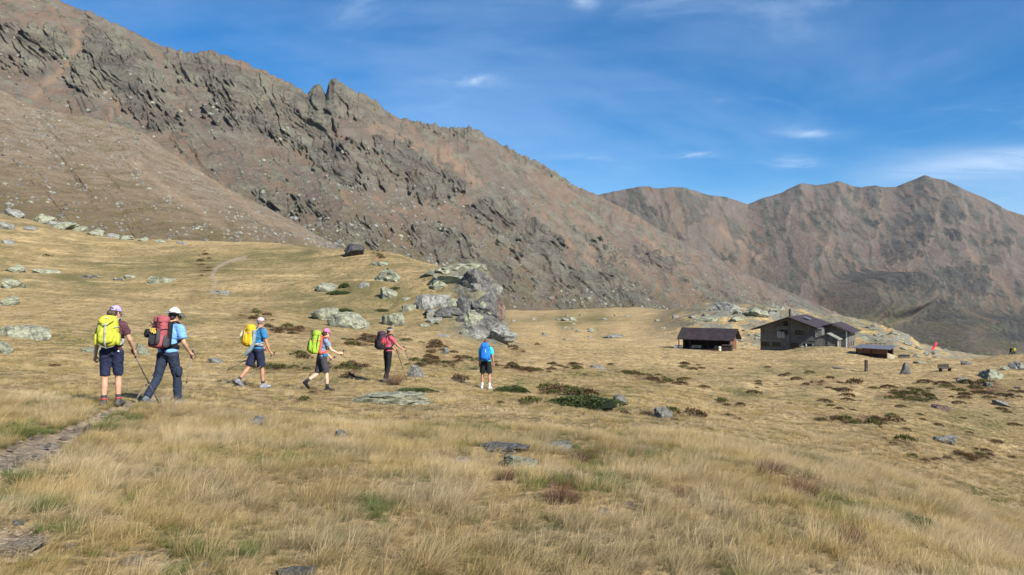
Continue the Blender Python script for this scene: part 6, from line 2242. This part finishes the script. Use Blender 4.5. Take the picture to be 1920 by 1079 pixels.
def trek_pole(pn, hand, tip, label, shaft=None, group='trekking poles of the hikers'):
    """pole from the gripping hand to the ground point (person coordinates, metres)"""
    top = pn.mat @ pn.grip[hand]
    tp = pn.mat @ Vector((tip[0], tip[1], 0.0))
    tp.z = float(hgt(np.array([tp.x]), np.array([tp.y]))[0]) + (tip[2] if len(tip) > 2 else 0.0)
    d = (top - tp).normalized()
    t = thing('trekking_pole', tp, 0, label, 'trekking pole', group)
    L = (top - tp).length
    o = d * L
    BM().bar((0, 0, 0), d * L * 0.45, 0.0066, 8, 0.008).build('lower_shaft', shaft or METAL, t, True)
    BM().bar(d * L * 0.45, o, 0.009, 8, 0.009).build('upper_shaft', shaft or METAL, t, True)
    BM().bar(d * L * 0.44, d * L * 0.47, 0.016, 8).build('clamp', CORK, t)
    BM().bar(d * 0.055, d * 0.065, 0.038, 10, 0.030).build('basket', CORK, t)
    BM().bar(o - d * 0.06, o + d * 0.10, 0.0165, 8, 0.020).build('grip', CORK, t, True)
    sd_ = d.orthogonal()
    band('wrist_strap', [o + d * 0.08, o + d * 0.02 + sd_ * 0.05, o - d * 0.06 + sd_ * 0.05, o - d * 0.10 + sd_ * 0.015, o + d * 0.07], 0.016, 0.004, CORK, t, tuple(d.cross(sd_)))
    return t


# 1 woman with lime backpack, seen from behind
P1 = dict(abd=0.8, leg_l=(-4, 3), leg_r=(6, 7), lean=7, hand_l=(-0.27, 0.05, -0.05), hand_r=(0.30, 0.24, 0.02), head_yaw=-38, head_pitch=-14, shoulder=0.168, palm_r=(0.1, 0.5, -0.7))
w1 = Person('woman in maroon shirt, navy shorts and purple cap walking away at the far left', 209, 765, 12.6, -12, 1.66, P1, 0.99)
w1.body(SKIN)
w1.shirt(fabric('maroon_shirt', (0.085, 0.035, 0.042)), 0.66)
w1.legs(NAVY, 0.93, 0.004)
w1.boots(SOLE, CHAR, 0.06)
for k in 'lr':
    up_ = (w1.J['kn_' + k] - w1.J['an_' + k]).normalized()
    blob([('f', w1.J['an_' + k] + up_ * 0.030, 0.0525, w1.J['an_' + k] + up_ * 0.055, 0.055)], 0.009, 1, fabric('red_boot_trim', (0.5, 0.05, 0.05)), 'boot_collar', w1.root)
w1.hair(HAIR_B, bun=(0, -0.105, -0.02))
M_LILAC = simple('lilac_print_cap', (0.36, 0.30, 0.58), 0.8, 0.2, 0.4, 38)
cp = w1.dome('cap', M_LILAC, (0.088, 0.105, 0.105), 0.035)
w1.visor(simple('grey_visor', (0.30, 0.30, 0.34), 0.7, 0.2), cp)
LIME = fabric('lime_fabric', (0.40, 0.41, 0.040), 0.7, 0.2)
LIMED = fabric('yellow_lime_fabric', (0.47, 0.45, 0.05), 0.7, 0.15)
b1, cy, yb = backpack(w1, 'lime yellow backpack with grey centre strap on the woman in maroon', LIME, LIMED, GREYF, 0.50, 0.34, 0.20, style='hood')
yo = cy - 0.20 / 2
band('centre_strap', [(0, yo - 0.035, 0.37), (0, yo - 0.062, 0.30), (0, yo - 0.068, 0.15), (0, yo - 0.045, 0.03), (0, yo + 0.01, -0.015)], 0.028, 0.008, GREYF, b1)
band('lid_strap', [(-0.12, yo - 0.01, 0.44), (-0.06, yo - 0.03, 0.39), (0, yo - 0.042, 0.355), (0.06, yo - 0.03, 0.39), (0.12, yo - 0.01, 0.44)], 0.018, 0.008, LIMED, b1, (0, 0, 1))
bm_obj('buckle', superbox((0, yo - 0.052, 0.355), (0.026, 0.012, 0.02), 5, sub=3), GREYF, b1)
tag(BM().bar((-0.11, yo - 0.01, 0.04), (-0.05, yo - 0.03, 0.0), 0.004).bar((-0.05, yo - 0.03, 0.0), (0.02, yo - 0.02, -0.03), 0.004).bar((0.02, yo - 0.02, -0.03), (0.12, yo + 0.02, 0.0), 0.004).build('cord', GREYF, b1), None)
bm_obj('emblem', superbox((0.0, yo + 0.006, 0.475), (0.018, 0.008, 0.013), 3, sub=2), simple('pale_print', (0.75, 0.76, 0.55)), b1)
bm_obj('emblem', superbox((w1.J['hip_r'].x + 0.055, -0.125 - 0.0 + w1.J['pel'].y, w1.J['pel'].z + 0.0), (0.014, 0.012, 0.014), 2.2, sub=3), M_WHITE, w1.root)
trek_pole(w1, 'r', (0.62, 0.62), 'dark trekking pole with orange clamp in right hand of the maroon woman', METALD)

# 2 man with white sun hat
P2 = dict(leg_l=(-17, 22), leg_r=(13, 12), foot_l=-30, lean=9, hand_l=(-0.26, 0.10, -0.06), hand_r=(0.25, 0.26, 0.02), head_yaw=-12, head_pitch=-16, shoulder=0.195, palm_r=(0, 0.75, -0.5))
w2 = Person('man in sky blue shirt and white sun hat striding with poles', 315, 755, 13.9, 16, 1.79, P2, 1.06)
w2.body(SKIN)
w2.shirt(fabric('sky_blue_shirt', (0.155, 0.33, 0.63), 0.85, 0.07), 0.72, 0.016, 0.03, inflate_arm=0.024)
w2.legs(NAVY2, 1.93, 0.016, 'trousers')
w2.boots(fabric('grey_boot', (0.10, 0.12, 0.14)))
w2.hair(HAIR_D, back=True)
hat = w2.dome('sun_hat', M_WHITE, (0.094, 0.112, 0.118), 0.045)
bm = bmesh.new()
rows = []
for i in range(5):
    t = i / 4
    rows.append([bm.verts.new(w2.hv(((0.095 + 0.085 * t) * math.cos(a_), (0.113 + 0.085 * t) * math.sin(a_) - 0.008, 0.047 - 0.012 * t + 0.020 * t * math.cos(2 * a_) * t))) for a_ in np.linspace(0, 6.2832, 33)[:-1]])
for i in range(4):
    for j in range(32):
        bm.faces.new([rows[i][j], rows[i][(j + 1) % 32], rows[i + 1][(j + 1) % 32], rows[i + 1][j]])
bmesh.ops.solidify(bm, geom=bm.faces[:], thickness=0.005)
bm_obj('brim', bm, M_WHITE, hat)
b = BM()
for j in range(20):
    a0, a1 = 2 * math.pi * j / 20, 2 * math.pi * (j + 1) / 20
    b.bar(w2.hv((0.096 * math.cos(a0), 0.114 * math.sin(a0) - 0.008, 0.058)), w2.hv((0.096 * math.cos(a1), 0.114 * math.sin(a1) - 0.008, 0.058)), 0.005, 5)
b.build('hat_band', CHAR, hat)
w2.glasses()
ROSE = fabric('dusty_red_fabric', (0.30, 0.075, 0.085), 0.75, 0.18)
b2, cy, yb = backpack(w2, 'dusty red and black trekking backpack with coiled yellow rope on the white hat man', ROSE, ROSE, BLACK, 0.54, 0.32, 0.23, pocketm=CHAR)
yo = cy - 0.115
for sd in (-1, 1):
    band('side_panel', [(sd * 0.155, cy + 0.08, 0.05), (sd * 0.178, cy + 0.05, 0.25), (sd * 0.165, cy + 0.06, 0.50)], 0.10, 0.02, BLACK, b2, (0, 1, 0))
b = BM()
hr2 = np.random.default_rng(4)
for j in range(16):
    b.bar((hr2.uniform(-0.09, 0.07), yo - 0.06, 0.30 + hr2.uniform(-0.05, 0.06)), (hr2.uniform(-0.09, 0.07), yo - 0.075, 0.30 + hr2.uniform(-0.05, 0.06)), 0.007, 5)
b.build('rope_coil', simple('yellow_rope', (0.65, 0.46, 0.10), 0.8, 0.2, 0.3, 30), b2)
band('elastic_cord', [(-0.13, yo - 0.02, 0.47), (0.0, yo - 0.03, 0.40), (0.13, yo - 0.02, 0.47)], 0.012, 0.008, BLACK, b2, (0, 0, 1))
band('elastic_cord', [(-0.13, yo - 0.02, 0.40), (0.0, yo - 0.03, 0.46), (0.13, yo - 0.02, 0.40)], 0.012, 0.008, BLACK, b2, (0, 0, 1))
band('buckle_strap', [(0.06, yo - 0.05, 0.55), (0.07, yo - 0.065, 0.35), (0.06, yo - 0.05, 0.05)], 0.022, 0.008, BLACK, b2)
bm_obj('hanging_pouch', superbox((-0.23, cy - 0.04, 0.27), (0.055, 0.06, 0.08), 3, sub=5, wr=0.06), BLACK, b2)
bm_obj('trouser_pocket', superbox((w2.J['hip_r'].x + 0.095, w2.J['kn_r'].y * 0.7, w2.J['kn_r'].z + 0.12), (0.03, 0.075, 0.09), 3.4, sub=5, wr=0.04), NAVY2, w2.root)
trek_pole(w2, 'r', (0.26, 0.06), 'bronze trekking pole in right hand of the white hat man', METAL)
trek_pole(w2, 'l', (-0.34, -0.50), 'slim silver trekking pole trailing behind the white hat man', METAL)

# 3 man with mustard backpack
P3 = dict(leg_l=(-21, 22), leg_r=(9, 6), foot_l=-34, lean=7, hand_l=(-0.24, 0.30, 0.06), hand_r=(0.27, 0.22, -0.10), head_yaw=14, head_pitch=-6, shoulder=0.19, palm_r=(0, 0.6, -0.6), shift=0.0)
w3 = Person('man in blue shirt and navy shorts stepping forward with mustard backpack', 482, 729, 19.0, 40, 1.76, P3, 1.0)
w3.body(SKIN2)
w3.shirt(fabric('blue_shirt', (0.03, 0.16, 0.33), 0.85, 0.1), 0.62, 0.014, inflate_arm=0.02)
w3.legs(NAVY, 0.92, 0.028)
w3.boots(fabric('grey_shoe', (0.22, 0.23, 0.26)), CHAR, 0.06, low=True)
w3.hair(HAIR_G, rad=(0.080, 0.098, 0.095), back=False)
M_PINKP = simple('pink_print_scarf', (0.58, 0.36, 0.42), 0.8, 0.2, 0.6, 34)
cp = w3.dome('bandana', M_PINKP, (0.087, 0.106, 0.103), 0.035, 0.1)
g_ = BM().bar(w3.hv((-0.04, 0.10, 0.09)), w3.hv((-0.02, 0.112, 0.092)), 0.022, 10).bar(w3.hv((0.02, 0.112, 0.092)), w3.hv((0.04, 0.10, 0.09)), 0.022, 10).build('sunglasses', BLACK, w3.root)
MUST = fabric('mustard_fabric', (0.58, 0.36, 0.018), 0.7, 0.15)
b3, cy, yb = backpack(w3, 'mustard yellow backpack on the man in blue shirt and shorts', MUST, MUST, GREYF, 0.54, 0.33, 0.24, style='hood')
yo = cy - 0.12
GREY_B = fabric('grey_blue_jacket', (0.17, 0.24, 0.26))
band('tied_jacket', [(0.17, cy + 0.02, 0.42), (0.185, cy + 0.03, 0.2), (0.17, cy + 0.01, 0.0), (0.12, cy - 0.05, -0.14), (0.05, cy - 0.08, -0.22)], 0.10, 0.04, GREY_B, b3, (0, 1, 0))
bm_obj('white_pouch', superbox((-0.20, cy - 0.10, 0.24), (0.045, 0.05, 0.10), 2.6, 0.4, sub=5, wr=0.08), M_CREAM, b3)
band('centre_strap', [(0.03, yo - 0.03, 0.45), (0.03, yo - 0.06, 0.30), (0.03, yo - 0.055, 0.1)], 0.02, 0.008, fabric('yellow_strap', (0.6, 0.42, 0.05)), b3)
BM().bar((-0.05, yo - 0.062, 0.40), (-0.05, yo - 0.068, 0.25), 0.006).bar((0.08, yo - 0.058, 0.36), (0.05, yo - 0.068, 0.27), 0.006).build('cord', M_CREAM, b3)
trek_pole(w3, 'r', (0.10, -0.45, 0.12), 'trekking pole hanging from right hand of the mustard backpack man', METAL)
trek_pole(w3, 'l', (-0.50, -0.55, 0.42), 'trekking pole held out behind the mustard backpack man', METALD)

# 4 woman with green backpack and pink cap
P4 = dict(leg_l=(-8, 50), leg_r=(13, 10), foot_l=-50, lean=9, hand_l=(-0.20, 0.30, 0.02), hand_r=(0.20, 0.42, 0.12), head_yaw=6, head_pitch=-14, shoulder=0.165, palm_r=(0, 0.9, 0.1))
w4 = Person('woman in grey shirt, dark shorts and bright pink cap stepping with poles', 603, 729, 20.0, 56, 1.66, P4, 0.95)
w4.body(SKIN3)
w4.shirt(fabric('grey_blue_shirt', (0.19, 0.24, 0.33)), 0.6)
w4.legs(CHAR, 0.93, 0.02)
w4.boots(BLACK, CHAR, 0.08)
w4.hair(HAIR_B, rad=(0.080, 0.096, 0.094), back=True)
M_PINK = fabric('pink_cap', (0.78, 0.16, 0.30), 0.8, 0.08)
cp = w4.dome('cap', M_PINK, (0.088, 0.105, 0.105), 0.035)
w4.visor(M_PINK, cp)
w4.glasses(simple('blue_glasses', (0.06, 0.10, 0.25), 0.3, 0.5))
GRN = fabric('green_fabric', (0.26, 0.40, 0.035), 0.7, 0.2)
CORAL = fabric('coral_fabric', (0.62, 0.10, 0.075), 0.75, 0.12)
b4, cy, yb = backpack(w4, 'bright green backpack with coral back panel on the pink cap woman', GRN, GRN, CORAL, 0.56, 0.30, 0.24)
bm_obj('back_panel', superbox((0, yb - 0.008, 0.27), (0.165, 0.035, 0.26), 3.4, 0.1, sub=6, wr=0.03), CORAL, b4)
yo = cy - 0.12
band('centre_strap', [(0.02, yo - 0.01, 0.60), (0.02, yo - 0.04, 0.45), (0.02, yo - 0.06, 0.25), (0.02, yo - 0.02, 0.02)], 0.02, 0.008, CHAR, b4)
band('side_strap', [(0.155, cy + 0.02, 0.52), (0.175, cy, 0.3), (0.165, cy, 0.05)], 0.02, 0.008, CHAR, b4, (0, 1, 0))
bm_obj('belt_pouch', superbox((w4.J['pel'].x + 0.165, w4.J['pel'].y + 0.05, w4.J['pel'].z + 0.06), (0.035, 0.07, 0.05), 3, sub=5, wr=0.05), fabric('teal_pouch', (0.02, 0.14, 0.24)), w4.root)
trek_pole(w4, 'r', (0.10, -0.22), 'pale trekking pole in right hand of the pink cap woman', METAL)
trek_pole(w4, 'l', (-0.26, -0.75), 'pale trekking pole trailing behind the pink cap woman', METAL)

# 5 woman with white headband
P5 = dict(leg_l=(4, 4), leg_r=(-4, 14), lean=4, hand_l=(-0.16, 0.38, 0.02), hand_r=(0.22, 0.46, 0.05), head_yaw=-30, head_pitch=-6, shoulder=0.17, palm_r=(0, 0.9, 0.0))
w5 = Person('woman in pink shirt and black trousers with white headband leaning on poles', 727, 716, 23.5, 52, 1.68, P5, 0.98)
w5.body(SKIN2)
w5.shirt(fabric('pink_shirt', (0.44, 0.085, 0.125), 0.85, 0.1), 0.70)
w5.legs(BLACK, 1.95, 0.012, 'trousers')
w5.boots(SOLE)
w5.hair(HAIR_D, back=True)
b = bmesh.new()
r0 = [[b.verts.new(w5.hv((0.089 * math.cos(a_), 0.107 * math.sin(a_) - 0.010, z_))) for a_ in np.linspace(0, 6.2832, 29)[:-1]] for z_ in (0.02, 0.035, 0.05, 0.066)]
for i in range(3):
    for j in range(28):
        b.faces.new([r0[i][j], r0[i][(j + 1) % 28], r0[i + 1][(j + 1) % 28], r0[i + 1][j]])
bmesh.ops.solidify(b, geom=b.faces[:], thickness=0.006)
bm_obj('headband', b, M_WHITE, w5.root)
PLUM = fabric('plum_fabric', (0.055, 0.028, 0.045), 0.75, 0.2)
b5, cy, yb = backpack(w5, 'dark plum backpack with red side on the woman in pink shirt', PLUM, PLUM, BLACK, 0.52, 0.32, 0.26, pocketm=BLACK)
bm_obj('red_side_panel', superbox((0.135, cy + 0.02, 0.20), (0.045, 0.10, 0.19), 3.0, 0.15, sub=6, wr=0.05), fabric('wine_red_fabric', (0.28, 0.03, 0.05)), b5)
BM().bar((0.18, cy + 0.04, 0.34), (0.182, cy - 0.04, 0.26), 0.007).bar((0.182, cy - 0.04, 0.26), (0.18, cy - 0.01, 0.16), 0.007).build('cord', fabric('coral_cord', (0.6, 0.15, 0.08)), b5)
trek_pole(w5, 'r', (0.42, 0.80), 'dark trekking pole planted ahead by the headband woman', METALD)
trek_pole(w5, 'l', (-0.06, 0.72), 'second dark trekking pole planted beside the first by the headband woman', METALD)

# 6 boy with blue backpack
P6 = dict(leg_l=(5, 6), leg_r=(-4, 4), lean=4, hand_l=(-0.25, 0.10, -0.05), hand_r=(0.27, 0.10, -0.10), head_yaw=8, head_pitch=-8, shoulder=0.178, abd=5)
w6 = Person('youth in turquoise shirt and black shorts leading the group down the meadow', 911, 737, 25.0, 8, 1.62, P6, 0.95)
w6.body(SKIN2)
w6.shirt(fabric('turquoise_shirt', (0.04, 0.52, 0.58), 0.85, 0.06), 0.7, 0.014, inflate_arm=0.022)
w6.legs(BLACK, 0.86, 0.035)
w6.boots(fabric('white_trainer', (0.50, 0.50, 0.50)), fabric('white_sock', (0.66, 0.66, 0.64)), 0.10, low=True)
w6.hair(HAIR_R, rad=(0.084, 0.101, 0.100), back=True)
BLUE = fabric('blue_fabric', (0.018, 0.155, 0.55), 0.7, 0.15)
b6, cy, yb = backpack(w6, 'royal blue backpack on the youth in turquoise shirt', BLUE, BLUE, CHAR, 0.58, 0.33, 0.20, style='hood', low=-0.02)
yo = cy - 0.10
bm_obj('emblem', superbox((0.05, yo - 0.055, 0.30), (0.008, 0.008, 0.06), 3, sub=2), simple('pale_blue_print', (0.55, 0.68, 0.82)), b6)
band('centre_strap', [(-0.02, yo - 0.02, 0.48), (-0.02, yo - 0.058, 0.30), (-0.02, yo - 0.045, 0.06)], 0.016, 0.006, BLUE, b6)

# two more walkers far off on the skyline at the right
for lab, px_, py_, mt, rz_ in (('tiny distant walker in yellow jacket on the far right skyline', 1901, 667, simple('yellow_jacket', (0.62, 0.66, 0.03), 0.7), 60), ('tiny distant walker in dark clothes beside the yellow jacket', 1895, 667, BLACK, 80)):
    yy_ = 128.0
    pw = Person(lab, px_, py_, yy_, rz_, 1.68, dict(leg_l=(-14, 12), leg_r=(14, 8), lean=6, hand_l=(-0.22, 0.2, 0.0), hand_r=(0.22, 0.25, 0.0)), 1.0)
    pw.body(SKIN, 0.02)
    pw.shirt(mt, 0.95)
    pw.legs(BLACK, 1.9, 0.012, 'trousers')
    pw.boots(SOLE)
    pw.hair(HAIR_D)
# ------------------------------------------------------------------ thin mountain air
HZ = bpy.data.meshes.new('haze')
bm = bmesh.new()
bmesh.ops.create_cube(bm, size=1.0)
bm.to_mesh(HZ)
bm.free()
hz = bpy.data.objects.new('haze', HZ)
hz.scale = (11600, 11600, 740)
hz.location = (0, 0, 190)
link(hz)
tag(hz, 'faint blue mountain haze over the valley', 'haze', kind='stuff')
hm_ = bpy.data.materials.new('haze')
hm_.use_nodes = True
hm_.node_tree.nodes.clear()
ho = hm_.node_tree.nodes.new('ShaderNodeOutputMaterial')
pv = hm_.node_tree.nodes.new('ShaderNodeVolumePrincipled')
pv.inputs['Color'].default_value = (0.62, 0.76, 1.0, 1)
pv.inputs['Density'].default_value = 2.8e-5
pv.inputs['Anisotropy'].default_value = 0.2
hm_.node_tree.links.new(pv.outputs[0], ho.inputs['Volume'])
HZ.materials.append(hm_)

# ------------------------------------------------------------------ say which one: repeats named by the landmark they lie nearest to
LAND = [('the open shed', 1330, 640), ('the hut', 1480, 625), ('the low shelter', 1640, 655), ('the wooden marker post', 1624, 690), ('the purple grey boulder', 1700, 692), ('the dark bench', 1772, 692),
        ('the broad pale outcrop', 1862, 704), ('the pinkish slab', 1764, 764), ('the long grey slab', 1772, 826), ('the half buried flat rock', 1618, 865), ('the large juniper mat', 1100, 752), ('the blue backpack', 908, 680),
        ('the white headband woman', 727, 670), ('the skyline boulder', 1908, 690), ('the triangular boulder', 942, 632), ('the stone outbuilding', 1555, 640), ('the hut chimney', 1487, 590), ('the lime backpack woman', 209, 690),
        ('the black boulder', 663, 470), ('the red banner', 1750, 648), ('the bottom left corner', 0, 1079), ('the white hat man', 315, 670), ('the big rounded boulder', 808, 560), ('the top slab of the crag', 850, 492), ('the left edge', 0, 410), ('the footpath end', 205, 775), ('the near footpath', 60, 850), ('the narrow grey ridge rock', 1880, 758)]
ORD = ['nearest', 'second nearest', 'third nearest', 'fourth nearest', 'fifth nearest', 'sixth nearest', 'seventh nearest', 'eighth nearest', 'ninth nearest', 'tenth nearest', 'eleventh nearest', 'twelfth nearest', 'thirteenth nearest', 'fourteenth nearest', 'fifteenth nearest', 'sixteenth nearest', 'seventeenth nearest', 'eighteenth nearest', 'nineteenth nearest', 'twentieth nearest']
same = {}
for o in COL.objects:
    if o.parent is None and o.get('group') and o.get('label'):
        same.setdefault((o['group'], o['label']), []).append(o)
SHORT = {'heather hummocks on the slope': 'dark heather hummock', 'heather hummocks around the hikers': 'dark heather hummock', 'boulders along the moraine foot': 'lichen boulder under the moraine', 'rocks on the hill around the hut': 'pale lichen rock',
         'small rocks in the far meadow': 'small pale meadow rock', 'stones on the footpath': 'small angular path stone', 'broken blocks of the crag': 'broken crag block'}
spots = {}
for (gr, lab), os_ in same.items():
    if len(os_) < 2 or gr not in SHORT:
        continue
    for o in os_:
        x_, y_ = 960 + FPX * o.location.x / o.location.y, 539.5 - FPX * o.location.z / o.location.y
        d_, nm_x, lx, ly = min((math.hypot(x_ - a_, (y_ - b_) * 1.5), nm, a_, b_) for nm, a_, b_ in LAND)
        if abs(x_ - lx) > abs(y_ - ly) * 1.2:
            w_ = 'left of' if x_ < lx else 'right of'
        else:
            w_ = 'above' if y_ < ly else 'below'
        spots.setdefault((SHORT[gr], w_, nm_x), []).append((d_, o.name, o))
for (gr, w_, nm_x), l_ in spots.items():
    for k, (d_, _, o) in enumerate(sorted(l_, key=lambda t: t[:2])):
        o['label'] = gr + (', ' + ORD[k] if len(l_) > 1 else ' lying') + ' ' + w_ + ' ' + nm_x if k < len(ORD) else gr + ' among the farther ones ' + w_ + ' ' + nm_x
